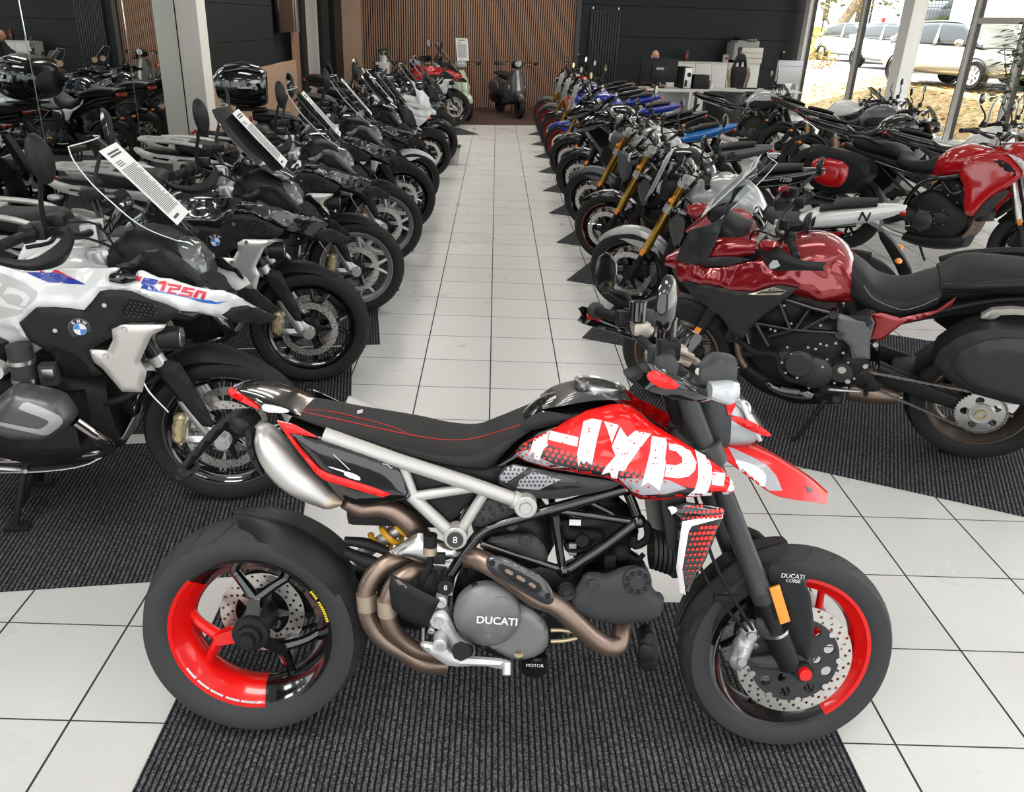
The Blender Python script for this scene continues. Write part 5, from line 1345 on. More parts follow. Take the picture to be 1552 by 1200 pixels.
# frame
fr = G()
for s in (-1, 1):
    fr.add(tube([(.72, s*.14, .62), (.45, s*.14, .80), (.05, s*.13, .86), (-.15, s*.12, .88)], .014, 10)).add(tube([(.78, s*.15, .66), (.95, s*.17, .78), (1.2, s*.10, .92)], .016, 10)).add(tube([(.55, s*.14, .56), (.35, s*.14, .68), (.05, s*.13, .84)], .012, 10))
fr.add(tube([(.80, -.21, .70), (.70, -.22, .55), (.62, -.20, .46)], .018, 10)).add(cyl((.80, -.19, .70), (.80, -.235, .70), .032, 18))
K.add('frame', fr, 'frame')
K.add('centre_stand', G().add(tube([(.78, -.11, .26), (.74, -.15, .12), (.715, -.17, .02)], .014, 10)).add(tube([(.78, .11, .26), (.72, .15, .10), (.69, .17, .02)], .014, 10)).add(tube([(.74, -.15, .10), (.72, 0, .09), (.70, .15, .10)], .014, 10)).add(box((.72, -.17, .012), (.09, .05, .02), .005)).add(box((.70, .17, .012), (.09, .05, .02), .005)), 'dark')
for s in (-1, 1):
    K.add('footrest', G().add(cyl((.62, s*.19, .34), (.62, s*.29, .34), .014, 10)).add(box((.62, s*.26, .352), (.055, .09, .018), .004)), 'rubber_mat')
    K.add('foot_lever', tube([(.62, s*.20, .31), (.72, s*.21, .30), (.80, s*.215, .29), (.83, s*.245, .30)], .008, 8), 'alu')
# body: tank shell under the side panels
K.add('fuel_tank', loft([((.66, .90), (.66, .74), .09), ((.78, .985), (.80, .72), .17), ((.92, 1.06), (.94, .74), .205), ((1.06, 1.085), (1.08, .76), .21), ((1.18, 1.06), (1.20, .78), .19), ((1.30, 1.02), (1.32, .80), .13), ((1.42, .97), (1.42, .84), .07)], e=2.6, n=24), 'tank')
side = q1((-110, 190), (0, 208), (180, 262), (340, 240), (480, 238), (700, 228), (900, 224), (1000, 258), (1080, 245)) + q2((220, 262), (300, 300), (400, 310), (560, 365), (700, 392), (800, 400), (900, 440), (950, 470), (880, 520), (780, 580), (690, 572), (460, 545), (180, 440), (60, 398), (-60, 388)) + q1((760, 402), (700, 480), (640, 545), (420, 520), (280, 525), (150, 640), (205, 755), (110, 700), (0, 668), (-140, 640), (-190, 400))
sy = [-.20, -.205, -.215, -.20, -.195, -.19, -.185, -.18, -.17, -.165, -.16, -.155, -.15, -.14, -.13, -.115, -.10, -.11, -.125, -.145, -.175, -.20, -.215, -.225, -.235, -.24, -.24, -.24, -.235, -.225, -.215, -.21, -.20, -.19, -.19]
sp1 = panel(K, side, sy, .010, .035, .006, .014, 0)
bi = K.add('tank_side_panel', sp1, 'body'); K.add('tank_side_panel', sp1.mir(), 'body'); sb1 = sp1.bvh()
# dark lower panels, silver radiator panel
dk = panel(K, q1((280, 522), (420, 520), (650, 548), (765, 402), (900, 400), (1000, 405), (1360, 552), (1330, 600), (1265, 640), (1000, 640), (850, 690), (850, 750), (680, 850), (720, 970), (780, 1030), (740, 1045), (500, 1040), (380, 850), (320, 830), (230, 780), (150, 645)), [-.235]*5+[-.225, -.205, -.205, -.21, -.225, -.235, -.24, -.24, -.235, -.23, -.225, -.22, -.23, -.235, -.235, -.235], .012, .03, .006, .014, 0)
di = two('air_duct_panel', dk, 'trim'); db = dk.bvh()
sv = panel(K, q1((850, 690), (920, 655), (1265, 655), (1240, 690), (1150, 740), (1100, 850), (1065, 930), (1115, 1015), (1080, 1165), (930, 1160), (780, 985), (720, 940), (670, 840), (820, 850), (860, 770)), -.235, .012, .03, .008, .014, 0)
two('radiator_panel', sv, 'side')
K.add('side_vent', K.onto(q1((920, 545), (985, 460), (1180, 510), (1160, 600), (930, 580)), db, 6, .0015), 'groove', di)
mesh_ = G()
for i_ in range(7):
    for j in range(5):
        u, v = 945+i_*36+j*6-(j % 2)*16, 478+j*25+i_*5
        if _inside([(u, v)], [(920, 545), (985, 460), (1190, 515), (1160, 600), (930, 580)])[0]: mesh_.add(K.onto(q1((u, v), (u+16, v+4), (u+22, v+14), (u+8, v+16)), db, 9, .003))
K.add('vent_mesh', mesh_, 'grey_pl', di)
K.add('duct_opening', K.onto(q1((380, 850), (410, 822), (560, 880), (660, 960), (700, 1040), (510, 1045)), db, 8, .0015), 'groove', di)
bolts = G()
for c_ in ((792, 511), (419, 703)): bolts.add(bolt(K.tr(*q1(c_)[0], -.252), .009, h=.004))
for c_ in ((940, 697), (800, 900)): bolts.add(bolt(K.tr(*q1(c_)[0], -.2555), .011, h=.003))
K.add('panel_bolts', bolts, 'steel', di)
rc = K.tr(*q1((610, 690))[0], -.248)
ro = K.add('roundel', cyl(rc+Vector((0, .008, 0)), rc+Vector((0, -.005, 0)), .0405, 32, bev=.002), 'steel', di)
K.add('roundel_ring', cyl(rc+Vector((0, -.0045, 0)), rc+Vector((0, -.0058, 0)), .038, 32), 'hp_black', ro)
K.add('roundel_ring', cyl(rc+Vector((0, -.0055, 0)), rc+Vector((0, -.0064, 0)), .0215, 28), 'hp_white', ro)
qd = G()
for a0 in (90, 270):
    b = len(qd.v); qd.v.append((rc.x, rc.y-.0072, rc.z))
    for k_ in range(9): p_ = pol(.0205, R(a0+k_*90/8)); qd.v.append((rc.x+p_[0], rc.y-.0072, rc.z+p_[1]))
    for k_ in range(8): qd.face((b, b+1+k_, b+2+k_))
K.add('roundel_quarters', qd, 'roundel', ro)
rl = G()
for ch, a in (('B', 128), ('M', 90), ('W', 52)): p_ = pol(.0295, R(a)); rl.add(text(ch, .010, bold=.03).xf(Matrix.Translation((rc.x+p_[0], rc.y-.0068, rc.z+p_[1])) @ Matrix.Rotation(-R(a-90), 4, 'Y')))
K.add('roundel_letters', rl, 'hp_white', ro)
# livery of the white one
K.add('livery_flash', K.onto(q1((185, 262), (300, 262), (440, 268), (600, 330), (655, 358), (370, 340)), sb1, 6, .0012), 'lv_blue', bi)
K.add('livery_flash', K.onto(q1((290, 262), (345, 232), (440, 248), (520, 290), (600, 330), (440, 268)), sb1, 6, .0016), 'lv_red', bi)
K.add('livery_flash', K.onto(q2((60, 275), (180, 295), (155, 340)), sb1, 6, .0016), 'lv_red', bi)
K.add('livery_flash', K.onto(q1((-60, 250), (20, 270), (200, 350), (282, 410), (275, 460), (130, 590), (0, 610), (-60, 600)), sb1, 8, .0012), 'lv_grey', bi)
gsx = G()
gsx.add(K.onto(q1((20, 430), (60, 375), (110, 380), (200, 420), (235, 460), (195, 520), (150, 520), (180, 470), (150, 440), (90, 425)), sb1, 6, .002))
gsx.add(K.onto(q1((-30, 440), (0, 440), (60, 500), (190, 535), (170, 550), (20, 520), (-30, 490)), sb1, 6, .002)); gsx.add(K.onto(q1((-30, 340), (20, 345), (0, 390), (-30, 380)), sb1, 6, .002))
K.add('livery_letters', gsx, 'body', bi)
def lettered(strokes): 
    g = G()
    for p in strokes: g.add(K.onto(q2(*p), sb1, 4, .002))
    return g
# R 1 2 5 0 in slanted block strokes
K.add('livery_letters', lettered([[(165, 352), (190, 300), (300, 322), (288, 352), (255, 362), (300, 402), (255, 400), (225, 365), (215, 395), (165, 385), (185, 350)]]), 'lv_blue', bi)
K.add('livery_letters', lettered([[(300, 335), (340, 328), (368, 338), (340, 408), (312, 402), (332, 355), (300, 350)],
    [(372, 345), (478, 362), (462, 400), (400, 396), (394, 408), (440, 418), (436, 430), (362, 418), (385, 375), (440, 384), (445, 376), (368, 362)],
    [(490, 372), (580, 388), (574, 402), (520, 394), (514, 404), (568, 414), (548, 452), (450, 436), (456, 422), (528, 436), (534, 424), (468, 414)],
    [(592, 395), (668, 412), (645, 468), (618, 462), (634, 424), (608, 418), (590, 458), (560, 452)]]), 'lv_red', bi)
K.add('livery_letters', lettered([[(200, 388), (330, 410), (440, 432), (560, 458), (650, 470), (700, 475), (740, 490), (828, 478), (740, 503), (640, 492), (540, 462), (400, 430), (210, 398)]]), 'lv_blue2', bi)
# beak: centre ridge, side fins, dark crest panels
K.add('beak', loft([((1.36, .985), (1.36, .86), .10), ((1.48, .94), (1.48, .835), .10), ((1.60, .885), (1.60, .80), .075), ((1.69, .835), (1.69, .80), .03), ((1.735, .812), (1.735, .80), .008)], e=2.4), 'body')
cr = panel(K, q2((400, 50), (600, 290), (720, 235), (800, 285), (900, 410), (890, 440), (800, 400), (700, 390), (640, 340)), [-.11, -.11, -.08, -.07, -.09, -.10, -.12, -.13, -.12], .006, .02, .006, .014, 0)
two('crest_panel', cr, 'trim')
fin = panel(K, q2((785, 580), (860, 525), (980, 512), (1080, 545), (1205, 600), (1150, 640), (1060, 650), (860, 632)), [-.115, -.115, -.10, -.07, -.04, -.05, -.07, -.11], .008, .02, .008, .014, 0)
two('beak_fin', fin, 'trim')
ar = panel(K, q1((880, 205), (1000, 170), (1110, 85), (1190, 80), (1330, 120)) + q2((440, 130), (520, 200), (620, 300), (720, 385), (620, 350), (480, 270), (340, 150), (220, 140), (100, 245), (60, 250)), [-.19, -.185, -.175, -.17, -.16, -.15, -.145, -.14, -.13, -.135, -.14, -.15, -.16, -.175, -.18], .008, .02, .01, .014, 0)
two('screen_support', ar, 'arch')
K.add('cockpit', loft([((1.20, 1.10), (1.20, .98), .11), ((1.30, 1.16), (1.30, .98), .13), ((1.40, 1.14), (1.40, .96), .14), ((1.48, 1.08), (1.50, .93), .12)], e=3), 'trim')
hl = K.add('headlight', loft([((1.42, 1.12), (1.44, .94), .12), ((1.49, 1.10), (1.52, .95), .115), ((1.53, 1.05), (1.545, .97), .09)], e=3), 'lensd')
K.add('headlight_lamp', G().add(ball((1.50, -.045, 1.02), (.03, .04, .05), 12, 8)).add(ball((1.50, .05, 1.02), (.03, .035, .04), 12, 8)), 'lens', hl)
for s in (-1, 1):
    K.add('fog_lamp', G().add(cyl((1.36, s*.20, .80), (1.44, s*.20, .80), .042, 20, bev=.006)).add(box((1.37, s*.17, .83), (.03, .06, .03), .005)), 'black')
    K.add('fog_lens', cyl((1.438, s*.20, .80), (1.444, s*.20, .80), .037, 20), 'lensd')
    K.add('turn_signal', loft([((1.24, 1.05), (1.24, 1.02), .05, 0, s*.20), ((1.28, 1.06), (1.28, 1.01), .05, 0, s*.20), ((1.32, 1.045), (1.32, 1.015), .03, 0, s*.19)], e=2.5), 'gloss')
sr = []
for (x, z, w_) in ((1.505, 1.135, .085), (1.44, 1.19, .165), (1.39, 1.24, .205), (1.33, 1.30, .20), (1.28, 1.36, .205), (1.23, 1.43, .185), (1.205, 1.47, .14)):
    sr.append([(x-.055*abs(b)**2, b*w_, z-.01*b*b) for b in (-1, -.6, -.2, .2, .6, 1)])
scr = ruled(spl_rows(sr, 3), th=.004)
K.add('windscreen', scr, 'screen')
ed = spl_rows(sr, 3)
K.add('screen_edge', tube([r[0] for r in ed]+ed[-1][1:]+[r[-1] for r in reversed(ed)][1:], .0022, 5, sm=False), 'edge')
# bars
b0 = [(1.00, -.44, 1.205), (1.06, -.30, 1.215), (1.13, -.13, 1.16), (1.15, 0, 1.155), (1.13, .13, 1.16), (1.06, .30, 1.215), (1.00, .44, 1.205)]
bar = K.add('handlebar', tube(b0, .0135, 10), 'dark')
K.add('bar_clamp', G().add(box((1.14, -.045, 1.14), (.06, .035, .08), .01)).add(box((1.14, .045, 1.14), (.06, .035, .08), .01)).add(box((1.17, 0, 1.075), (.08, .20, .05), .016)).add(cyl((1.19, -.085, 1.0), (1.165, -.085, 1.09), .024, 16)).add(cyl((1.19, .085, 1.0), (1.165, .085, 1.09), .024, 16)), 'alu', bar)
K.add('instrument', box((1.235, 0, 1.20), (.03, .17, .11), .01, M=Matrix.Rotation(R(35), 4, 'Y')), 'gloss')
for s in (-1, 1):
    e = Vector((1.00, s*.44, 1.205)); i = Vector((1.045, s*.32, 1.214))
    K.add('grip', grip(i, e, .0175), 'rubber_mat', bar)
    K.add('switch_cluster', G().add(box((1.06, s*.285, 1.215), (.06, .06, .055), .012)).add(cyl((1.05, s*.315, 1.214), (1.03, s*.335, 1.213), .03, 16)), 'black', bar)
    K.add('lever', tube([(1.10, s*.26, 1.19), (1.10, s*.33, 1.185), (1.06, s*.40, 1.19)], .007, 8), 'dark', bar)
    K.add('reservoir', box((1.10, s*.22, 1.235), (.06, .05, .04), .01), 'black', bar)
    hr = [[(.955, s*.445, 1.208), (.965, s*.462, 1.198), (.955, s*.455, 1.188)], [(1.0, s*.468, 1.182), (1.005, s*.482, 1.168), (1.0, s*.47, 1.154)], [(1.09, s*.465, 1.170), (1.105, s*.478, 1.152), (1.09, s*.465, 1.132)], [(1.155, s*.41, 1.205), (1.172, s*.42, 1.172), (1.155, s*.41, 1.135)], [(1.17, s*.335, 1.235), (1.185, s*.34, 1.20), (1.17, s*.335, 1.165)], [(1.15, s*.27, 1.23), (1.16, s*.27, 1.21), (1.15, s*.27, 1.19)]]
    K.add('handguard', ruled(spl_rows(hr, 4), th=.005), 'trim')
    m = K.add('mirror_stalk', tube([(1.08, s*.275, 1.23), (1.09, s*.30, 1.30), (1.12, s*.345, 1.40)], [.010, .008, .007], 8), 'dark')
    a, b = mirror_head((1.135, s*.36, 1.455), .046, .08, .026, -s*.25, yaw=s*.5); K.add('mirror_head', a, 'black', m); K.add('mirror_glass', b, 'mirrorglass', m)
K.add('cables', G().add(tube([(1.10, -.24, 1.19), (1.20, -.20, 1.16), (1.26, -.12, 1.08), (1.22, -.08, .95)], .005, 6)).add(tube([(1.10, .24, 1.19), (1.20, .20, 1.16), (1.26, .12, 1.08), (1.22, .08, .95)], .005, 6)).add(tube([(1.10, -.20, 1.22), (1.19, -.13, 1.20), (1.24, -.10, 1.10)], .004, 6)), 'rubber_mat')
# seats, tail, racks
K.add('seat', loft([((.86, .93), (.84, .80), .09), ((.74, .885), (.74, .79), .13), ((.58, .86), (.58, .78), .165), ((.42, .885), (.42, .79), .165), ((.36, .91), (.36, .80), .15)], e=3, n=22), 'seat')
K.add('pillion_seat', loft([((.37, .90), (.37, .83), .15), ((.33, .965), (.33, .84), .155), ((.15, .965), (.15, .87), .15), ((.02, .975), (.02, .90), .12), ((-.02, .96), (-.02, .92), .09)], e=3, n=22), 'seat')
K.add('rear_body', loft([((.60, .80), (.60, .66), .10), ((.35, .85), (.35, .72), .12), ((.05, .89), (.05, .80), .11), ((-.20, .92), (-.20, .85), .07), ((-.27, .92), (-.27, .87), .05)], e=3), 'trim')
for s in (-1, 1):
    K.add('side_cover', inflate([(.86, .82), (.80, .70), (.66, .66), (.50, .78), (.66, .84)], s*.165, .02, .05, edge=.006, side=s, step=.03), 'trim')
    K.add('pannier_rail', inflate([(.30, .80), (.32, .85), (.20, .875), (-.05, .885), (-.20, .915), (-.27, .955), (-.30, .945), (-.27, .90), (-.18, .85), (0, .83), (.18, .825)], s*.165, .006, .01, edge=.022, side=s, step=.03, holes=[[(.12, .845), (.13, .86), (.02, .868), (.0, .852)], [(-.06, .85), (-.05, .868), (-.16, .885), (-.17, .87)]]), 'rack')
    K.add('grab_handle', tube([(.34, s*.175, .905), (.20, s*.185, .955), (.0, s*.165, .985), (-.16, s*.14, .99)], [.010, .016, .014, .010], 10), 'rack')
rk = plate([(.0, -.12), (.0, .12), (-.16, .145), (-.34, .10), (-.36, .06), (-.36, -.06), (-.34, -.10), (-.16, -.145)], 0, .014, step=.05, holes=[[(-.04, -.03), (-.04, .03), (-.14, .035), (-.14, -.035)], [(-.18, -.09), (-.18, -.05), (-.32, -.045), (-.32, -.07)], [(-.18, .05), (-.18, .09), (-.32, .07), (-.32, .045)], [(-.18, -.03), (-.18, .03), (-.31, .025), (-.31, -.025)]])
rk.v = [(x, z, .985-.08*(x+.1)*0+(y if False else y)) for x, y, z in rk.v]
K.add('luggage_rack', rk.xf(Matrix.Rotation(R(4), 4, 'Y')).mv(z=-.006), 'rack')
K.add('tail_light', box((-.30, 0, .905), (.03, .12, .035), .01), 'redlens')
for s in (-1, 1): K.add('rear_signal', loft([((-.22, .84), (-.22, .82), .04, 0, s*.16), ((-.26, .85), (-.26, .81), .045, 0, s*.17), ((-.29, .845), (-.29, .815), .03, 0, s*.17)], e=2.5), 'lens')
K.add('plate_holder', inflate([(-.22, .86), (-.28, .84), (-.42, .58), (-.44, .50), (-.38, .50), (-.30, .66)], .04, .004, .01, edge=.08), 'black')
# extra gear some of them carry
GSK = K
BASE = dict(PAL); BASE.update(edge=mat('screen_edge', (.72, .74, .74), .2), lensd=mat('dark_lens', (.10, .105, .11), .08, 0, 1.), beltk=PAL['belt'], exh2=mat('blued_chrome', (.42, .36, .36), .12, 1.), roundel=mat('roundel_blue', (.03, .22, .62), .3, 0, .6),
    lv_blue=mat('livery_blue', (.012, .035, .30), .3, 0, .6), lv_blue2=mat('livery_sky_blue', (.02, .13, .52), .3, 0, .6), lv_red=mat('livery_red', (.62, .02, .05), .3, 0, .6), lv_grey=mat('livery_grey', (.46, .47, .46), .35, 0, .6),
    body=PAL['white'], tank=PAL['white'], trim=mat('matt_black_plastic', (.015, .0155, .0165), .48, spec=.22, bump=(350, .1)), arch=mat('arch_plastic', (.022, .0225, .024), .45, spec=.3), side=mat('champagne_silver', (.52, .50, .47), .38, .45, .2), rim=PAL['gloss'], tube=mat('fork_black', (.015, .015, .016), .25, .3), cal=PAL['goldcal'], rack=mat('rack_cast', (.52, .51, .49), .42, .4),
    cyl=mat('cylinder_cover_grey', (.10, .10, .10), .34, .5), stripe=mat('cover_stripe_silver', (.36, .36, .36), .42, .4), frame=mat('frame_white', (.55, .55, .54), .4))
GOLDTUBE = mat('fork_gold', (.72, .56, .34), .28, .9); RIMSIL = mat('rim_silver', (.42, .42, .42), .35, .7)
BODYBLK = paint('deep_black_paint', (.008, .008, .010), .14); GREYARCH = mat('arch_grey', (.16, .16, .165), .42, .3)
LIV = ('livery_flash', 'livery_letters', 'wire_spokes')
def gs(x, y, yaw, label, pal, skip=(), name='adventure_motorcycle', z=.005, group='adventure motorcycles parked in a row'):
    t = thing(name, label, 'motorcycle', (x, y, z), (0, 0, yaw), group)
    p = dict(BASE); p.update(pal); GSK.stamp(t, p, skip); return t
def front_to_root(fx, fy, yaw, wb=1.525): return (fx-wb*math.cos(yaw), fy-wb*math.sin(yaw))
gs(GX, GY, GA, 'white adventure motorcycle with blue and red R 1250 GS lettering on a centre stand', {}, ('cast_spokes',))
# price sheets: paper with rows of print
def sheet_geo(w=.215, h=.335):
    g = box((0, 0, 0), (w, .0012, h), 0); ink = G(); rg = random.Random(5)
    z = h*.43
    for k_ in range(2): ink.add(box((-w*.02, -.0012, z), (w*.62, .0004, .007), 0)); z -= .012
    z -= .012
    for k_ in range(3): ink.add(box((-w*.22+rg.uniform(-.01, .01), -.0012, z), (w*.35, .0004, .003), 0)); z -= .008
    z -= .006
    while z > -h*.36:
        L_ = rg.uniform(.68, .84); ink.add(box((-w*(.84-L_)/2, -.0012, z), (w*L_, .0004, .0022), 0)); z -= .0056
    ink.add(box((-w*.18, -.0012, -h*.43), (w*.34, .0004, .010), 0))
    return g, ink
_sg, _si = sheet_geo(); SHEET = _sg.mesh('paper', 0); SHEETI = _si.mesh('print', 0)
def sheet(M, label, group='price sheets on the motorcycles'):
    o = link('price_sheet', SHEET, PAL['paper']); o['label'] = label; o['category'] = 'paper'; o['group'] = group
    i = link('print', SHEETI, PAL['ink'], o); o.matrix_world = M; return o
def on_screen(x, y, yaw, M): return place(x, y, yaw, 0) @ M
def sheet_m(c, up):
    u = Vector(up).normalized(); x = Vector((0, 1, 0)); y = u.cross(x); m = Matrix((x, y, u)).transposed().to_4x4(); m.translation = c; return m
GS_SHEET = sheet_m((1.348, -.01, 1.317), (-.66, 0, .75))
sheet(on_screen(GX, GY, GA, GS_SHEET), 'printed price sheet on the clear screen of the white adventure motorcycle')
# ------------------------------------------------------------------ road motorcycles: a common running gear, then bodies
def chassis(K, wb=1.43, fz=.30, rz=.315, hb=(1.02, 1.06), hw=.38, clip=False, rake=24., ns=5, split=.0, fw=.055, seatz=.82, mudguard=True, tubes=True, muff='side', gear=True, shock=True, bars=True, mirrors=True, mir=(.0, .0), hub_nut=True, plate=True):
    X = lambda x, z: Matrix.Translation((x, 0, z))
    t = K.add('front_wheel', rim(.216, .115, 72).xf(X(wb, fz)), 'rim')
    K.add('tyre', tyre(fz, .12, .216, 64).xf(X(wb, fz)), 'rubber', t); K.add('tread_grooves', grooves(fz, .12, 18).xf(X(wb, fz)), 'groove', t)
    K.add('spokes', cast_spokes(.196, ns, 0, .024, .04, .018, .011, 0, split).xf(X(wb, fz)), 'rim', t)
    K.add('rim_stripe', lathe([(.2165, -.0470), (.2215, -.0475)], 72).add(lathe([(.2165, .0470), (.2215, .0475)], 72)).xf(X(wb, fz)), 'stripe', t)
    K.add('hub', hub(.034, .16, .05).xf(X(wb, fz)), 'dark', t)
    for s in (-1, 1):
        K.add('brake_disc', disc(.16, .122, rows=3, n=20).xf(X(wb, fz)).mv(y=s*.068), 'disc', t)
        K.add('disc_carrier', carrier(.126, 6, .034, .005, .014).xf(X(wb, fz)).mv(y=s*.069), 'carr', t)
    fd = Vector((-math.sin(R(rake)), 0, math.cos(R(rake)))); L = (hb[1]-fz)/math.cos(R(rake))-.06
    for s in (-1, 1):
        b = Vector((wb-.03, s*.105, fz+.01)); P = lambda d: b+fd*d
        f = K.add('fork_leg', _ctube([P(.20), P(.215), P(.22), P(.33), P(.335), P(.50), P(.505), P(L)], [.029, .030, .028, .028, .026, .026, .0275, .0275], 20), 'fork')
        K.add('fork_slider', _ctube([P(-.02), P(.03), P(.09), P(.095), P(.21)], [.028, .032, .030, .0215, .0215], 18), 'slider', f)
        K.add('caliper_bracket', inflate([(wb-.12, fz+.02), (wb-.11, fz+.13), (wb-.03, fz+.08), (wb+.03, fz+.02), (wb+.02, fz-.03), (wb-.04, fz-.02)], s*.095, .01, .02, edge=.006, side=s, step=.03), 'dark', f)
        K.add('front_caliper', caliper(wb-.125, fz+.065, s*.085, R(76), .13, .055, .05, s), 'cal')
        K.add('axle_end', cyl((wb, s*.10, fz), (wb, s*.135, fz), .02, 16), 'dark')
        K.add('reflector', box((wb-.105, s*.138, fz+.20), (.03, .008, .05), .003, M=Matrix.Rotation(-R(rake), 4, 'Y')), 'orange', f)
    tp = Vector((wb-.03, 0, fz+.01))+fd*(L-.01); lo = Vector((wb-.03, 0, fz+.01))+fd*(L-.20)
    for nm, c, th in (('upper_yoke', tp, .028), ('lower_yoke', lo, .045)):
        g = G().add(box((0, 0, 0), (.08, .17, th), .012))
        for s in (-1, 1): g.add(cyl((0, s*.105, -th/2-.004), (0, s*.105, th/2+.004), .039, 18))
        K.add(nm, g.xf(Matrix.Translation(c) @ Matrix.Rotation(-R(rake), 4, 'Y')), 'yoke')
    if mudguard:
        rows = []
        for a, w_ in ((150, .056), (132, .066), (112, .068), (92, .064), (72, .058), (52, .045), (38, .02)):
            row = []
            for j in range(9):
                q = -1+j/4; r_ = fz+.012+.012*(1-q*q)-(.06*max(0, abs(q)-.6)/.4)*(1.6 if 80 < a < 130 else 1); p = pol(r_, R(a)); row.append((p[0]+wb, q*w_, p[1]+fz))
            rows.append(row)
        K.add('front_mudguard', ruled(spl_rows(rows, 3), th=.003), 'fender')
    if bars:
        x, z = hb
        if clip: pts = [(x-.06, -hw, z-.06), (x-.02, -hw+.14, z-.03), (x, -.11, z-.02)]; br = G().add(tube(pts, .0125, 10)).add(tube([(a, -b, c) for a, b, c in pts], .0125, 10))
        else: br = tube([(x-.10, -hw, z+.03), (x-.06, -hw+.12, z+.045), (x-.01, -.14, z+.015), (x, 0, z+.01), (x-.01, .14, z+.015), (x-.06, hw-.12, z+.045), (x-.10, hw, z+.03)], .0135, 10)
        bar = K.add('handlebar', br, 'bar')
        K.add('bar_clamp', G().add(box((x, -.04, z-.02), (.05, .035, .07), .008)).add(box((x, .04, z-.02), (.05, .035, .07), .008)), 'yoke', bar)
        dz = -.06 if clip else .03
        for s in (-1, 1):
            e = Vector((x-.10 if not clip else x-.06, s*hw, z+dz)); i = e+Vector((.03, -s*.12, .012))
            K.add('grip', grip(i, e+(e-i)*.04), 'rubber_mat', bar)
            K.add('bar_end', cyl(e+(e-i)*.06, e+(e-i)*.25, .018, 14), 'dark', bar)
            K.add('switch_cluster', box(i+Vector((.005, -s*.035, .0)), (.05, .05, .05), .012), 'black', bar)
            K.add('lever', tube([i+Vector((.04, -s*.03, -.01)), i+Vector((.06, s*.03, -.012)), i+Vector((.04, s*.11, -.01))], .007, 8), 'lever', bar)
            K.add('reservoir', cyl(i+Vector((.04, -s*.05, .03)), i+Vector((.04, -s*.05, .075)), .022, 14, bev=.003), 'black', bar)
            if mirrors:
                m0 = i+Vector((.02, -s*.03, .03)); mc = i+Vector((.03+mir[0], s*.05, .22+mir[1]))
                m = K.add('mirror_stalk', tube([m0, m0+Vector((.03, s*.02, .08)), mc-Vector((0, 0, .05))], [.008, .007, .006], 8), 'dark')
                a, b = mirror_head(tuple(mc), .055, .043, .02, s*.1); K.add('mirror_head', a, 'gloss', m); K.add('mirror_glass', b, 'mirrorglass', m)
        K.add('instrument', box((x+.09, 0, z+.03), (.03, .13, .09), .01, M=Matrix.Rotation(R(38), 4, 'Y')), 'gloss')
        K.add('cables', G().add(tube([(x-.01, -.25, z+.04), (x+.08, -.18, z+.02), (x+.10, -.10, z-.10), (x+.04, -.05, z-.20)], .0045, 6)).add(tube([(x-.01, .25, z+.04), (x+.09, .18, z+.03), (x+.11, .10, z-.08), (x+.05, .06, z-.22)], .0045, 6)), 'rubber_mat')
    # rear wheel and drive
    t = K.add('rear_wheel', rim(.216, .17, 72, None, .04).xf(X(0, rz)), 'rim')
    K.add('tyre', tyre(rz, .18, .216, 64).xf(X(0, rz)), 'rubber', t); K.add('tread_grooves', grooves(rz, .18, 16).xf(X(0, rz)), 'groove', t)
    K.add('spokes', cast_spokes(.185, ns, 0, .03, .045, .021, .013, 0, split).xf(X(0, rz)), 'rim', t)
    K.add('rim_stripe', lathe([(.2165, -.0690), (.2215, -.0695)], 72).add(lathe([(.2165, .0690), (.2215, .0695)], 72)).xf(X(0, rz)), 'stripe', t)
    K.add('hub', hub(.04, .18, .06).xf(X(0, rz)), 'dark', t)
    K.add('brake_disc', disc(.11, .07).xf(X(0, rz)).mv(y=-.07), 'disc', t)
    sp = K.add('rear_sprocket', sprocket(.110, 41, .148, .007).xf(X(0, rz)), 'steel', t)
    K.add('sprocket_carrier', G().add(cyl((0, .07, rz), (0, .160, rz), .036, 20)).add(lathe([(.001, .152), (.05, .156), (.06, .146), (.001, .13)], 24).xf(X(0, rz))), 'alu', t)
    K.add('axle_nut', lathe([(.016, .158), (.016, .172), (.026, .172), (.028, .156)], 20).xf(X(0, rz)), 'goldcal', t)
    K.add('chain', chain((0, rz), .102, (.50, .40), .036, .149), 'chainm')
    sa = G()
    for s in (-1, 1): sa.add(loft([((-.06, rz+.03), (-.06, rz-.03), .012, 0, s*.115), ((.10, rz+.05), (.10, rz-.02), .016, 0, s*.115), ((.28, rz+.10), (.28, rz+.01), .02, 0, s*.11), ((.46, rz+.15), (.46, rz+.05), .03, 0, s*.09)], e=3.5))
    sa.add(box((.34, 0, rz+.075), (.12, .20, .07), .015)); K.add('swingarm', sa, 'swing')
    rows = [[(p[0], -.085, p[1]+rz-.035), (p[0], 0, p[1]+rz), (p[0], .085, p[1]+rz-.035)] for p in [pol(rz+.03, R(a)) for a in (28, 55, 80, 102)]]
    K.add('hugger', ruled(spl_rows(rows, 3), th=.004), 'black')
    if shock: 
        a = K.add('rear_shock', cyl((.40, 0, .40), (.34, 0, .66), .02, 12), 'alu'); K.add('shock_spring', spring((.395, 0, .44), (.35, 0, .62), .032, 6, .007), 'spring', a)
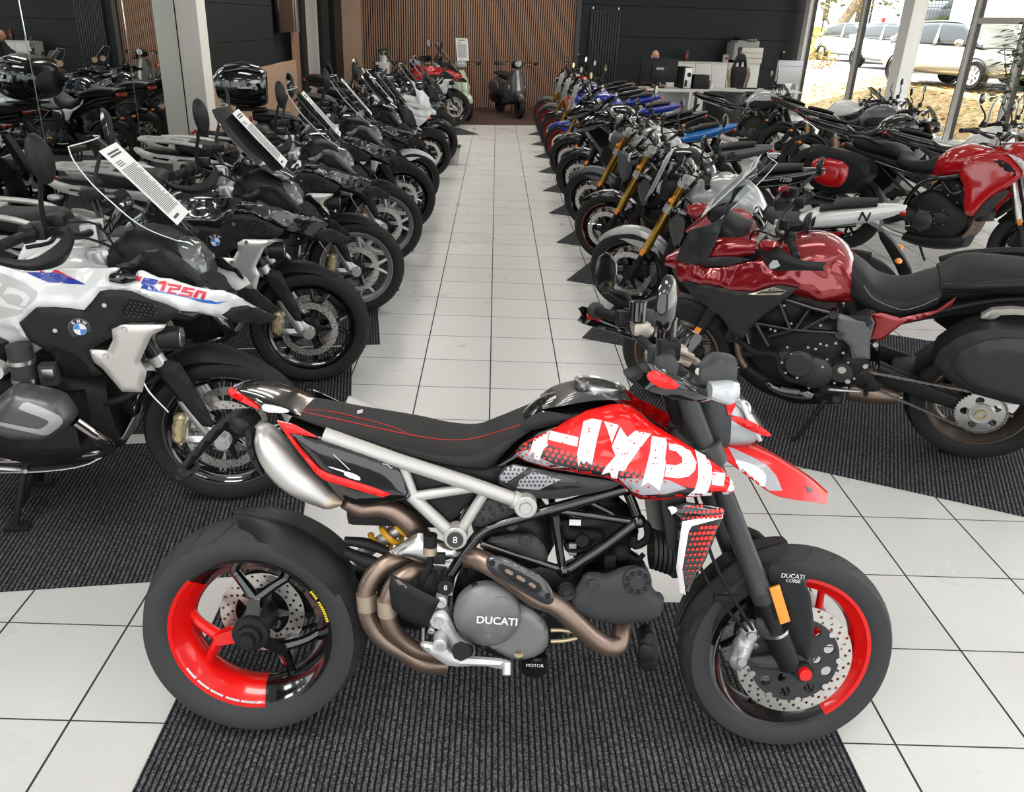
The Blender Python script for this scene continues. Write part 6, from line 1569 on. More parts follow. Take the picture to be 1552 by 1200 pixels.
    if gear:
        g = G().add(loft([((.56, .56), (.58, .28), .10), ((.68, .66), (.70, .25), .15), ((.84, .66), (.86, .25), .16), ((.96, .58), (.98, .27), .13), ((1.06, .56), (1.06, .38), .10)], e=4, n=22)).add(loft([((.80, .80), (.82, .60), .13), ((.93, .77), (.97, .56), .15), ((1.04, .68), (1.08, .52), .13)], e=4, n=20))
        en = K.add('engine', g, 'dark')
        for s in (-1, 1):
            K.add('crankcase_cover', G().add(lathe([(.001, s*.205), (.06, s*.202), (.085, s*.185), (.09, s*.14)], 32).xf(X(.74, .40))).add(lathe([(.001, s*.195), (.045, s*.19), (.055, s*.17), (.058, s*.13)], 26).xf(X(.88, .45))).add(lathe([(.001, s*.18), (.05, s*.175), (.06, s*.13)], 26).xf(X(.62, .42))), 'cover', en)
            bl = G()
            for (cx, cz, r_, n_) in ((.74, .40, .092, 7), (.88, .45, .062, 5), (.62, .42, .064, 4), (.95, .66, .07, 4)):
                for k_ in range(n_): p = pol(r_, 2*PI*k_/n_+.3); bl.add(bolt((cx+p[0], s*.165, cz+p[1]), .0065, (0, s, 0), .010))
            K.add('cover_bolts', bl, 'steel', en)
        K.add('radiator', box((1.13, 0, .60), (.05, .30, .26), .008, M=Matrix.Rotation(R(-14), 4, 'Y')), 'dark')
        K.add('radiator_hose', G().add(tube([(1.12, .15, .50), (1.02, .18, .46), (.94, .17, .47)], .017, 10)).add(tube([(1.13, -.15, .70), (1.02, -.17, .68), (.95, -.14, .70)], .015, 10)), 'rubber_mat')
        ex = G()
        for y in (-.10, -.035, .035, .10): ex.add(tube([(1.05, y, .60), (1.12, y, .52), (1.09, y*.9, .36), (.98, y*.7, .26), (.80, y*.3-.03, .225), (.62, -.05, .23)], .019, 10))
        K.add('exhaust_pipe', ex, 'exhp')
        K.add('belly_pan', loft([((1.10, .36), (1.08, .24), .09), ((.98, .33), (.95, .19), .15), ((.78, .29), (.76, .17), .15), ((.60, .28), (.58, .19), .11)], e=3), 'belly')
    if muff == 'side': K.add('muffler', G().add(tube([(.62, -.05, .23), (.48, -.10, .25), (.38, -.15, .29)], .024, 12)).add(loft([((.40, .34), (.42, .25), .045, 0, -.17), ((.25, .41), (.29, .29), .055, 0, -.18), ((.02, .50), (.08, .37), .06, 0, -.185), ((-.06, .51), (-.02, .41), .045, 0, -.185)], e=2.6)), 'muff')
    elif muff == 'low': K.add('muffler', loft([((.60, .33), (.60, .20), .12), ((.50, .36), (.48, .19), .14), ((.36, .34), (.34, .21), .12)], e=3), 'muff')
    if tubes:
        fr = G()
        for s in (-1, 1):
            fr.add(tube([(1.08, s*.09, .90), (.90, s*.16, .80), (.66, s*.16, .72), (.56, s*.14, .56), (.54, s*.13, .42)], .019, 12)).add(tube([(1.06, s*.09, .82), (.93, s*.17, .66), (.80, s*.165, .74)], .014, 10)).add(tube([(.66, s*.15, .74), (.40, s*.13, .78), (.05, s*.08, .84)], .013, 10)).add(tube([(.56, s*.14, .58), (.36, s*.12, .70), (.20, s*.10, .80)], .012, 10))
        K.add('frame', fr, 'frame')
    for s in (-1, 1):
        K.add('footrest_bracket', inflate([(.60, .44), (.52, .46), (.42, .36), (.48, .33), (.56, .36)], s*.15, .008, .015, edge=.010, side=s, step=.03), 'swing')
        K.add('footrest', cyl((.50, s*.17, .37), (.50, s*.25, .37), .012, 10), 'rubber_mat')
        K.add('foot_lever', tube([(.52, s*.18, .34), (.62, s*.185, .33), (.66, s*.21, .34)], .007, 8), 'alu')
    K.add('side_stand', G().add(tube([(.60, .13, .30), (.64, .20, .15), (.70, .255, .02)], [.014, .012, .010], 10)).add(box((.71, .26, .012), (.07, .04, .012), .004)), 'dark')
    if plate:
        K.add('plate_holder', inflate([(-.06, .80), (-.12, .80), (-.30, .60), (-.33, .50), (-.26, .52), (-.20, .62)], .03, .004, .01, edge=.06), 'black')
        for s in (-1, 1): K.add('rear_signal', ball((-.22, s*.12, .665), (.022, .035, .016), 10, 8), 'orange')

def new_kit(): return Kit()
NPAL = dict(BASE); NPAL.update(rim=PAL['gloss'], stripe=PAL['dark'], fork=mat('fork_gold_anodised', (.58, .34, .07), .26, .9), slider=PAL['dark'], cal=PAL['dark'], carr=PAL['dark'], yoke=PAL['alu'], fender=PAL['gloss'], bar=PAL['dark'], lever=PAL['dark'],
    swing=PAL['dark'], chainm=mat('chain_steel', (.22, .21, .20), .4, .8), spring=PAL['yellow'] if 'yellow' in PAL else PAL['dark'], cover=mat('black_cover', (.03, .03, .031), .4), exhp=PAL['exh'], muff=PAL['muff'], belly=PAL['black'], frame=PAL['gloss'],
    tank=PAL['gloss'], tail=PAL['gloss'], fair=PAL['gloss'], nose=PAL['gloss'], pan=PAL['black'], duct=PAL['black'])

# ---- the dark red tourer with panniers beside the aisle
MX, MY, MA, ML = 2.335, -.186, R(158), R(8)
K = Kit(place(MX, MY, MA, ML)); MVK = K
m1 = px(960, 360, .21661); m2 = px(1240, 320, .20103); m3 = px(1300, 440, .21668); m4 = px(1010, 210, .2); m5 = px(1100, 440, .20833)
chassis(K, 1.424, .30, .318, (1.02, 1.045), .40, False, 24.5, 5, .22, muff='none', tubes=False, mudguard=True, plate=True, mirrors=False, shock=False)
def two(name, g, m, parent=None, **k):
    a = K.add(name, g, m, parent, **k); K.add(name, g.mir(), m, parent, **k); return a
K.add('fuel_tank', loft([((.62, .86), (.62, .74), .10), ((.70, .975), (.72, .72), .145), ((.80, 1.025), (.82, .72), .165), ((.92, 1.015), (.94, .74), .165), ((1.05, .965), (1.06, .76), .14), ((1.15, .93), (1.15, .80), .10)], e=2.6, n=24), 'tank')
rp = panel(K, m1((285, 165), (400, 190), (600, 210), (800, 170), (1000, 150), (1240, 130), (1380, 130)) + m2((170, 330), (110, 400), (100, 460), (205, 600), (130, 650), (0, 665)) + m1((1290, 430), (1140, 350), (1000, 330), (850, 380), (700, 375), (520, 320), (330, 305)), [.07, .11, .15, .17, .17, .165, .155, .15, .15, .16, .17, .175, .18, .19, .205, .205, .20, .19, .17, .11], .012, .04, .006, .016, 0)
two('side_fairing', rp, 'body')
gp = panel(K, m1((335, 305), (520, 320), (620, 350), (740, 372), (850, 375), (1010, 325), (1155, 350), (1010, 470), (860, 580), (770, 700), (720, 690), (600, 540), (480, 460)), [.10, .155, .185, .20, .21, .215, .215, .215, .21, .20, .19, .17, .13], .012, .03, .008, .016, 0)
gi = two('side_panel_dark', gp, 'grey'); gb = gp.bvh()
K.add('panel_badge', K.onto(m1((800, 398), (880, 375), (980, 345), (1075, 372), (1030, 400), (900, 402)), gb, 5, .0015), 'badge', gi)
K.add('badge_lettering', K.onto(m1((890, 378), (1060, 372), (1050, 382), (885, 388)), gb, 5, .0025), 'groove', gi)
nose = loft([((1.10, 1.03), (1.10, .93), .16), ((1.24, 1.03), (1.24, .86), .165), ((1.36, .97), (1.38, .80), .13), ((1.46, .88), (1.47, .78), .08), ((1.53, .825), (1.53, .78), .03)], e=2.6)
K.add('nose_fairing', nose, 'body')
two('headlight', inflate([(1.34, .87), (1.44, .855), (1.52, .815), (1.46, .80), (1.36, .825)], .085, .02, .03, edge=.01, side=1, step=.02, lat=lambda x, z: -(x-1.34)*.35), 'lens')
up = panel(K, m4((70, 915), (120, 800), (185, 690), (420, 600), (455, 500), (545, 470), (480, 545), (420, 650), (400, 720), (370, 800), (320, 900), (460, 890), (650, 910), (500, 960), (180, 950)), [.09, .10, .10, .12, .12, .12, .13, .15, .16, .16, .165, .165, .165, .16, .12], .010, .03, .006, .016, 0)
two('upper_fairing', up, 'grey')
K.add('cockpit', loft([((1.10, 1.02), (1.10, .94), .12), ((1.20, 1.05), (1.20, .95), .13), ((1.30, 1.10), (1.32, .93), .11), ((1.38, 1.02), (1.40, .90), .08)], e=3), 'black')
sr = []
for (x, z, w_) in ((1.44, .97, .05), (1.38, 1.04, .105), (1.31, 1.13, .13), (1.23, 1.23, .135), (1.16, 1.32, .12), (1.12, 1.375, .075)): sr.append([(x-.05*b*b, b*w_, z-.012*b*b) for b in (-1, -.6, -.2, .2, .6, 1)])
K.add('windscreen', ruled(spl_rows(sr, 3), th=.003), 'screen')
ed = spl_rows(sr, 3); K.add('screen_edge', tube([r[0] for r in ed]+ed[-1][1:]+[r[-1] for r in reversed(ed)][1:], .002, 5, sm=False), 'edge')
K.add('screen_base', ruled(spl_rows([[(x+.012-.05*b*b, b*w_*1.03, z-.012*b*b+.008) for b in (-1, -.5, 0, .5, 1)] for (x, z, w_) in ((1.44, .965, .05), (1.40, 1.01, .09), (1.35, 1.07, .118))], 3), th=.006), 'body')
for s in (-1, 1):
    hr = [[(.79, s*.42, 1.065), (.80, s*.435, 1.045), (.79, s*.43, 1.03)], [(.90, s*.44, 1.07), (.91, s*.45, 1.045), (.90, s*.44, 1.02)], [(.99, s*.40, 1.10), (1.02, s*.415, 1.05), (1.0, s*.40, .99)], [(1.05, s*.32, 1.11), (1.08, s*.33, 1.06), (1.06, s*.32, 1.01)], [(1.05, s*.25, 1.10), (1.07, s*.25, 1.07), (1.06, s*.25, 1.04)]]
    hg = K.add('handguard', ruled(spl_rows(hr, 4), th=.006), 'black'); K.add('handguard_cap', inflate([(.985, 1.115), (1.06, 1.12), (1.085, 1.08), (1.02, 1.07)], s*.375, .02, .03, edge=.02, side=s, step=.02), 'body', hg)
    K.add('signal_lens', inflate([(.955, 1.04), (1.0, 1.005), (1.02, 1.02), (1.0, 1.055)], s*.42, .006, .01, edge=.012, side=s, step=.02), 'lens', hg)
    m = K.add('mirror_stalk', tube([(.98, s*.27, 1.10), (.95, s*.31, 1.16), (.90, s*.38, 1.20)], .008, 8), 'dark')
    a, b = mirror_head((.885, s*.42, 1.225), .075, .042, .028, 0); K.add('mirror_head', a, 'black', m); K.add('mirror_glass', b, 'mirrorglass', m)
tr = G()
for pts in (((435, 65), (620, 125), (790, 170)), ((395, 90), (465, 270)), ((600, 140), (500, 285)), ((770, 175), (560, 280)), ((220, 235), (480, 285), (830, 310)), ((215, 230), (310, 400)), ((310, 330), (480, 290))):
    g = ptube(K, m5(*pts), .165, .0105, 10, sm=False); tr.add(g).add(g.mir())
for c_ in ((785, 170), (830, 320)):
    q = K.tr(*m5(c_)[0], .165); tr.add(cyl(q-Vector((0, .02, 0)), q+Vector((0, .012, 0)), .022, 18))
K.add('frame', tr, 'frame')
fp = panel(K, m5((815, 160), (860, 175), (1060, 190), (1085, 225), (1050, 360), (1050, 490), (920, 490), (900, 400), (840, 340), (850, 310), (810, 280)), .165, .012, .02, .010, .016, 0); two('frame_plate', fp, 'plate')
fp2 = panel(K, m5((870, 175), (1050, 195), (1070, 230), (1035, 330), (1000, 240)), .182, .003, .01, .003, .016, 0); two('frame_plate_inlay', fp2, 'grey')
lp = panel(K, m5((905, 400), (920, 490), (1050, 490), (1010, 560), (900, 700), (830, 660), (800, 560)), .15, .010, .02, .010, .016, 0); two('swingarm_plate', lp, 'dark')
wb_ = G()
for c_ in ((845, 572), (888, 655), (1015, 545), (1090, 390)): q = K.tr(*m5(c_)[0], .168); wb_.add(bolt(q, .014 if c_[0] != 845 else .022, (0, 1, 0), .012))
for c_ in ((690, 385), (735, 395), (800, 380), (655, 420), (605, 520), (690, 590), (705, 552), (520, 630), (435, 595), (410, 520), (480, 460), (600, 410), (855, 450), (690, 250), (360, 290)): wb_.add(bolt(K.tr(*m5(c_)[0], .195), .0075, (0, 1, 0), .008))
K.add('frame_bolts', wb_, 'steel')
q = K.tr(*m5((530, 540))[0], .20); K.add('alternator_cover', lathe([(.001, .014), (.058, .011), (.072, -.004), (.075, -.05)], 32).mv(q.x, q.y, q.z), 'cover')
K.add('coolant_pipe', G().add(ptube(K, m5((120, 465), (300, 455), (370, 480), (390, 570), (450, 640), (560, 660), (700, 655)), [.17, .185, .19, .195, .195, .19, .18], .016, 12)), 'rubber_mat')
K.add('sump_cover', panel(K, m5((280, 640), (400, 690), (640, 720), (660, 790), (560, 820), (420, 790), (300, 720)), .15, .02, .05, .02, .016, 1), 'gloss')
K.add('muffler', loft([((.56, .34), (.56, .22), .12, 0, 0), ((.46, .35), (.44, .23), .13, 0, 0), ((.34, .33), (.34, .25), .11, 0, 0)], e=3.2), 'muff')
sg = G(); sg.add(ptube(K, m5((730, 790), (650, 900), (560, 1020), (450, 1130)), [.19, .21, .235, .255], [.016, .013, .012, .010], 10)); sg.add(box(K.tr(*m5((440, 1132))[0], .258), (.05, .03, .01), .003)); sg.add(box(K.tr(*m5((760, 720))[0], .17), (.10, .03, .05), .01)); sg.add(cyl(K.tr(*m5((805, 795))[0], .16), K.tr(*m5((805, 795))[0], .20), .018, 16))
K.add('stand_bracket', sg, 'dark')
# seat, rear
st_ = loft([((.70, .96), (.72, .80), .10), ((.62, .905), (.64, .76), .135), ((.54, .845), (.55, .73), .155), ((.44, .835), (.45, .735), .165), ((.36, .875), (.36, .765), .165), ((.30, .91), (.30, .80), .155)], e=3, n=24)
si_ = K.add('seat', st_, 'seat'); sv_ = st_.bvh(); sl = []
for u, v in m2((345, 560), (400, 640), (480, 690), (560, 722), (650, 742), (780, 710), (900, 655)):
    h_ = sv_.ray_cast(K.C, (K.W3 @ ray(u, v)).normalized())
    if h_[0] is not None: sl.append(h_[0]+(h_[1] if h_[1].y > 0 else -h_[1])*.0006)
K.add('seat_stitching', tube(sl, .0013, 6), 'stitchw', si_)
K.add('pillion_seat', loft([((.31, .92), (.31, .85), .14), ((.22, .985), (.24, .86), .15), ((.10, 1.0), (.10, .88), .145), ((-.08, 1.0), (-.08, .90), .13), ((-.16, .99), (-.16, .92), .10)], e=3, n=22), 'seat')
rt_ = panel(K, m2((405, 770), (480, 760), (620, 800), (900, 740), (1040, 640), (1000, 710), (800, 800), (640, 840), (480, 965), (400, 960), (430, 840)), .15, .008, .02, .008, .016, 0); two('rear_side_panel', rt_, 'body')
K.add('rear_subframe', G().add(*[tube([(.60, .14, .62), (.42, .13, .72), (.10, .12, .86), (-.12, .11, .90)], .015, 10).both()]).add(loft([((.5, .74), (.5, .62), .11), ((.25, .82), (.25, .74), .12), ((-.12, .90), (-.12, .84), .09)], e=3)), 'dark')
for s in (-1, 1):
    K.add('grab_handle', tube([(.30, s*.16, .915), (.20, s*.185, .945), (.0, s*.185, .985), (-.15, s*.15, .985)], [.014, .018, .018, .012], 10), 'dark')
    pan = inflate([(.30, .66), (.20, .80), (.08, .845), (-.28, .85), (-.42, .80), (-.40, .60), (-.24, .50), (.04, .50), (.22, .56)], s*.20, .03, .08, Wb=.0, edge=.14, side=s, step=.03)
    pi_ = K.add('pannier', pan, 'pan')
    K.add('pannier_lid', inflate([(.24, .68), (.14, .785), (.04, .82), (-.26, .82), (-.37, .77), (-.35, .62), (-.22, .535), (.03, .535), (.18, .59)], s*.358, .03, .06, Wb=.0, edge=.012, side=s, step=.03), 'lid', pi_)
    K.add('pannier_handle', inflate([(.16, .835), (.10, .895), (-.10, .905), (-.10, .88), (.07, .872), (.10, .835)], s*.23, .01, .02, edge=.03, side=s, step=.03), 'rail', pi_)
K.add('tail_light', box((-.18, 0, .93), (.03, .20, .04), .01), 'redlens')
tq = G().add(loft([((.01, 1.36), (0, 1.10), .13), ((-.05, 1.40), (-.03, 1.06), .21), ((-.22, 1.43), (-.20, 1.04), .27), ((-.40, 1.40), (-.37, 1.06), .25), ((-.49, 1.32), (-.46, 1.12), .18)], e=3, n=28))
ti_ = K.add('top_case', tq, 'gloss')
K.add('top_case_cover', loft([((-.06, 1.43), (-.05, 1.32), .19), ((-.20, 1.46), (-.20, 1.34), .24), ((-.38, 1.43), (-.38, 1.32), .22)], e=2.6, n=24), 'caselid', ti_)
K.add('top_case_lettering', text('Kawasaki', .026, bold=.02, th=.0006).xf(Matrix.Translation((-.20, -.272, 1.24))), 'decal_white', ti_)
K.add('top_case_emblem', inflate([(-.05, 1.30), (-.11, 1.31), (-.17, 1.29), (-.13, 1.27), (-.08, 1.28)], -.262, .003, .01, edge=.003, side=-1, step=.02), 'decal_white', ti_)
K.add('top_case_plate', box((-.16, 0, 1.02), (.30, .24, .02), .006), 'dark', ti_)
for nm_ in ('top_case',): pass
mvp = dict(NPAL); mvp.update(stitchw=mat('grey_thread', (.30, .30, .30), .6), body=paint('dark_cherry', (.28, .006, .012), .16, .35), tank=paint('dark_cherry', (.28, .006, .012)), grey=mat('matt_graphite', (.030, .031, .033), .42, .2, spec=.3), plate=mat('cast_plate', (.15, .155, .16), .42, .4), badge=mat('badge_champagne', (.55, .50, .40), .3, .7),
    pan=mat('pannier_graphite', (.016, .0165, .018), .42, spec=.3), lid=mat('pannier_lid_graphite', (.034, .034, .036), .38, .3, spec=.3), rail=mat('handle_metal', (.50, .48, .44), .4, .6), rim=mat('rim_bronze', (.10, .075, .06), .34, .6), stripe=mat('rim_edge', (.30, .24, .2), .3, .8), fork=PAL['dark'], fender=PAL['black'], caselid=PAL['gloss'], muff=PAL['exh'])
def stampm(kit, name, x, y, yaw, lean, label, pal, skip=(), group='display motorcycles facing the aisle', base=None):
    t = thing(name, label, 'motorcycle', (x, y, .005), (-lean, 0, yaw), group); p = dict(base or NPAL); p.update(pal); kit.stamp(t, p, skip); return t
CASE = ('top_case', 'top_case_cover', 'top_case_lettering', 'top_case_emblem', 'top_case_plate')
PANN = ('pannier', 'pannier_lid', 'pannier_handle')
stampm(MVK, 'touring_motorcycle', MX, MY, MA, ML, 'dark red touring motorcycle with graphite panniers behind the front motorcycle', {}, CASE+('side_stand',), base=mvp)
sheet(place(MX, MY, MA, ML) @ sheet_m((1.262, 0, 1.215), (-.63, 0, .77)), 'printed price sheet on the clear screen of the dark red tourer')

# ---- roadster kit
K = new_kit(); NK = K
chassis(K, 1.43, .30, .315, (1.0, 1.04), .37, False, 24, 5, .0, muff='side')
K.add('fuel_tank', loft([((.58, .86), (.58, .74), .075), ((.66, .965), (.68, .72), .14), ((.78, 1.03), (.80, .73), .175), ((.92, 1.03), (.94, .76), .17), ((1.03, .97), (1.05, .78), .12), ((1.08, .92), (1.10, .82), .06)], e=2.5, n=24), 'tank')
two('tank_side_panel', inflate([(.62, .84), (.76, .90), (.98, .90), (1.08, .84), (.98, .76), (.78, .73), (.66, .76)], .155, .025, .06, edge=.004, side=1, step=.025), 'duct')
K.add('filler_cap', lathe_z([(.001, .012), (.04, .012), (.045, 0)], 20).mv(.86, 0, 1.035), 'alu')
two('radiator_shroud', inflate([(1.0, .80), (1.14, .86), (1.17, .74), (1.10, .54), (1.03, .58)], .15, .015, .04, edge=.006, side=1, step=.025), 'fair')
K.add('seat', loft([((.62, .88), (.62, .76), .09), ((.50, .83), (.50, .74), .13), ((.36, .835), (.36, .755), .14), ((.28, .88), (.28, .80), .13)], e=3), 'seat')
K.add('tail', loft([((.40, .82), (.42, .72), .12), ((.26, .90), (.28, .76), .125), ((.08, .935), (.10, .81), .10), ((-.12, .965), (-.08, .87), .06), ((-.20, .965), (-.18, .92), .03)], e=2.4), 'tail')
K.add('pillion_pad', loft([((.27, .925), (.27, .89), .09), ((.12, .965), (.12, .92), .08), ((-.04, .985), (-.04, .945), .05)], e=3), 'seat')
K.add('tail_light', box((-.185, 0, .925), (.03, .08, .025), .008), 'redlens')
h = K.add('headlight', loft([((1.12, 1.0), (1.12, .86), .07), ((1.19, 1.01), (1.20, .84), .09), ((1.25, .98), (1.26, .86), .08)], e=2.4), 'nose'); K.add('headlight_lens', loft([((1.245, .975), (1.255, .865), .076), ((1.28, .95), (1.285, .885), .06)], e=2.4, per=2), 'lens', h)
K.add('fly_screen', ruled(spl_rows([[(1.24-.03*b*b, b*.08, 1.0) for b in (-1, -.5, 0, .5, 1)], [(1.19-.03*b*b, b*.09, 1.07) for b in (-1, -.5, 0, .5, 1)], [(1.13-.03*b*b, b*.07, 1.14) for b in (-1, -.5, 0, .5, 1)]], 3), th=.004), 'flys')
for s in (-1, 1): K.add('front_signal', tube([(1.14, s*.08, .90), (1.15, s*.17, .90), (1.15, s*.20, .90)], [.008, .008, .016], 8), 'orange')
# ---- half-faired and sport kit
K = new_kit(); SK = K
chassis(K, 1.43, .30, .318, (1.02, .99), .34, True, 24, 5, .2, muff='side', mirrors=False)
K.add('fuel_tank', loft([((.58, .84), (.58, .72), .08), ((.66, .95), (.68, .71), .15), ((.78, 1.0), (.80, .72), .175), ((.92, .99), (.94, .76), .165), ((1.02, .93), (1.04, .80), .12)], e=2.5, n=24), 'tank')
two('side_fairing', inflate([(1.42, .86), (1.30, .97), (1.12, .93), (.98, .82), (.86, .70), (.74, .46), (.62, .34), (.70, .24), (.96, .24), (1.10, .38), (1.18, .60), (1.30, .74)], .165, .03, .06, edge=.004, side=1, step=.025, lat=lambda x, z: -max(0, x-1.05)*.30-max(0, .45-z)*.2), 'fair')
two('fairing_vent', inflate([(1.08, .72), (1.16, .62), (1.08, .48), (1.0, .52), (.98, .66)], .195, .004, .01, edge=.003, side=1, step=.03), 'duct')
K.add('nose_fairing', loft([((1.08, 1.0), (1.08, .86), .14), ((1.22, 1.03), (1.22, .82), .155), ((1.34, .99), (1.36, .80), .125), ((1.44, .92), (1.46, .80), .07), ((1.50, .865), (1.50, .82), .025)], e=2.5), 'nose')
two('headlight', inflate([(1.32, .90), (1.42, .88), (1.47, .85), (1.40, .835), (1.33, .855)], .09, .015, .02, edge=.008, side=1, step=.02, lat=lambda x, z: -(x-1.32)*.40), 'lens')
sr = [[(x-.05*b*b, b*w_, z-.01*b*b) for b in (-1, -.6, -.2, .2, .6, 1)] for (x, z, w_) in ((1.38, .985, .07), (1.32, 1.04, .115), (1.25, 1.10, .125), (1.17, 1.16, .11), (1.12, 1.19, .075))]
K.add('windscreen', ruled(spl_rows(sr, 3), th=.003), 'smoke')
for s in (-1, 1):
    m = K.add('mirror_stalk', tube([(1.26, s*.12, 1.0), (1.22, s*.22, 1.05), (1.18, s*.29, 1.10)], .008, 8), 'dark'); a, b = mirror_head((1.17, s*.32, 1.12), .065, .04, .026, 0); K.add('mirror_head', a, 'gloss', m); K.add('mirror_glass', b, 'mirrorglass', m)
K.add('seat', loft([((.62, .86), (.62, .74), .09), ((.50, .81), (.50, .73), .13), ((.36, .82), (.36, .75), .14), ((.28, .87), (.28, .80), .12)], e=3), 'seat')
K.add('tail', loft([((.40, .80), (.42, .70), .12), ((.26, .90), (.28, .76), .125), ((.08, .95), (.10, .82), .10), ((-.12, 1.0), (-.08, .90), .06), ((-.22, 1.01), (-.20, .96), .025)], e=2.3), 'tail')
K.add('pillion_pad', loft([((.27, .925), (.27, .89), .09), ((.12, .98), (.12, .93), .08), ((-.04, 1.01), (-.04, .965), .05)], e=3), 'seat')
K.add('tail_light', box((-.19, 0, .945), (.03, .08, .025), .008), 'redlens')
# ------------------------------------------------------------------ crossover kit (red, seen from its right side)
K = new_kit(); XK = K
chassis(K, 1.56, .325, .325, (1.04, 1.12), .42, False, 25, 5, .2, muff='side', shock=False, mir=(-.02, .02))
K.add('fuel_tank', loft([((.66, .92), (.66, .76), .10), ((.76, 1.02), (.78, .76), .16), ((.90, 1.07), (.92, .78), .185), ((1.05, 1.05), (1.08, .80), .17), ((1.16, 1.0), (1.18, .84), .11)], e=2.6, n=24), 'body')
two('side_fairing', inflate([(1.04, 1.00), (1.22, 1.02), (1.40, .90), (1.34, .80), (1.20, .66), (1.14, .50), (1.05, .52), (1.00, .72), (.92, .82), (.94, .94)], .20, .03, .06, edge=.006, side=1, step=.025), 'body')
two('fairing_stripe', inflate([(1.22, 1.03), (1.38, .99), (1.47, .84), (1.44, .79), (1.40, .90), (1.30, .985)], .215, .012, .03, edge=.016, side=1, step=.025), 'strip')
two('fairing_vent', inflate([(1.12, .97), (1.26, .965), (1.36, .88), (1.33, .85), (1.22, .90)], .228, .003, .01, edge=.006, side=1, step=.03), 'black')
fs_ = G()
for pts in (((1.08, .86), (1.10, .80), (1.155, .755)), ((1.09, .83), (1.16, .79)), ((1.10, .845), (1.17, .80), (1.19, .785)), ((1.155, .825), (1.20, .835), (1.215, .81), (1.19, .805)), ((1.175, .80), (1.225, .765))): fs_.add(tube([(x-.02, -.232, z+.03) for x, z in pts], .0035, 6))
two('fairing_script', fs_, 'hp_white')
two('radiator_duct', inflate([(1.20, .66), (1.34, .78), (1.30, .66), (1.18, .50), (1.14, .50)], .205, .01, .02, edge=.02, side=1, step=.03), 'grey_pl')
K.add('nose', loft([((1.10, 1.08), (1.12, .94), .13), ((1.28, 1.13), (1.30, .90), .165), ((1.44, 1.06), (1.47, .88), .14), ((1.58, .96), (1.60, .86), .08), ((1.70, .88), (1.70, .84), .02)], e=2.5), 'body')
two('headlight', inflate([(1.34, 1.03), (1.46, 1.0), (1.57, .935), (1.52, .905), (1.40, .935)], .115, .03, .03, edge=.012, side=1, step=.02, lat=lambda x, z: -(x-1.36)*.40), 'lens')
two('lower_cowl', inflate([(1.40, .92), (1.56, .88), (1.64, .83), (1.50, .74), (1.38, .78)], .10, .02, .05, edge=.01, side=1, step=.03), 'black')
sr = [[(x-.05*b*b, b*w_, z-.01*b*b) for b in (-1, -.6, -.2, .2, .6, 1)] for (x, z, w_) in ((1.44, 1.08, .09), (1.36, 1.18, .15), (1.28, 1.30, .15), (1.21, 1.40, .11))]
K.add('windscreen', ruled(spl_rows(sr, 3), th=.003), 'screen')
ed = spl_rows(sr, 3); K.add('screen_edge', tube([r[0] for r in ed]+ed[-1][1:]+[r[-1] for r in reversed(ed)][1:], .002, 5, sm=False), 'edge')
K.add('seat', loft([((.72, .97), (.74, .80), .10), ((.60, .90), (.62, .78), .15), ((.46, .88), (.46, .78), .165), ((.38, .92), (.38, .80), .155)], e=3, n=22), 'seat')
K.add('pillion_seat', loft([((.39, .94), (.39, .86), .15), ((.28, 1.0), (.28, .87), .155), ((.08, 1.0), (.08, .88), .14), ((-.08, 1.0), (-.08, .92), .11)], e=3, n=22), 'seat')
K.add('rear_body', loft([((.60, .82), (.60, .70), .12), ((.34, .88), (.34, .76), .12), ((.0, .92), (.0, .84), .10), ((-.18, .95), (-.18, .89), .06)], e=3), 'black')
for s in (-1, 1):
    K.add('grab_handle', tube([(.22, s*.17, .96), (.06, s*.18, 1.0), (-.12, s*.12, 1.0)], .014, 8), 'black')
    p_ = K.add('pannier', inflate([(.28, .74), (.18, .86), (-.26, .90), (-.36, .82), (-.34, .62), (-.20, .50), (.06, .50), (.20, .58)], s*.20, .03, .08, Wb=0., edge=.16, side=s, step=.03), 'black')
    K.add('pannier_lid', inflate([(.08, .78), (-.18, .80), (-.28, .76), (-.27, .64), (-.16, .55), (.04, .55), (.10, .64)], s*.375, .035, .06, Wb=0., edge=.015, side=s, step=.03), 'lid', p_)
K.add('tail_light', box((-.19, 0, .925), (.03, .14, .03), .01), 'redlens')

# ------------------------------------------------------------------ the adventure row on the mirror side
BLK = dict(body=BODYBLK, tank=BODYBLK, side=PAL['alu'], rim=PAL['gloss'])
SMOKE = mat('screen_black', (.014, .014, .016), .08, 0, 1.)
lrow = []
def gsrow(fx, fy, label, pal, skip, yaw=LYAW, sheet_label=None):
    x, y = front_to_root(fx, fy, yaw); t = gs(x, y, yaw, label, pal, skip); lrow.append(t)
    if sheet_label: sheet(on_screen(x, y, yaw, GS_SHEET), sheet_label)
WIRE = ('wire_spokes',)
gsrow(-1.0, .44, 'black adventure motorcycle with black screen right behind the white one', dict(BLK, screen=SMOKE, edge=SMOKE), LIV, sheet_label='printed price sheet on the black screen behind the white motorcycle')
gsrow(-.93, 1.60, 'black adventure motorcycle with grey crest, gold fork and silver rims, third in its row', dict(BLK, arch=GREYARCH, tube=GOLDTUBE, rim=RIMSIL), LIV, sheet_label='price sheet on the tall clear screen, third in the adventure row')
gsrow(-.91, 2.85, 'black adventure motorcycle with grey crest, gold fork and silver rims, fourth in its row', dict(BLK, arch=GREYARCH, tube=GOLDTUBE, rim=RIMSIL), LIV, sheet_label='price sheet on the tall clear screen, fourth in the adventure row')
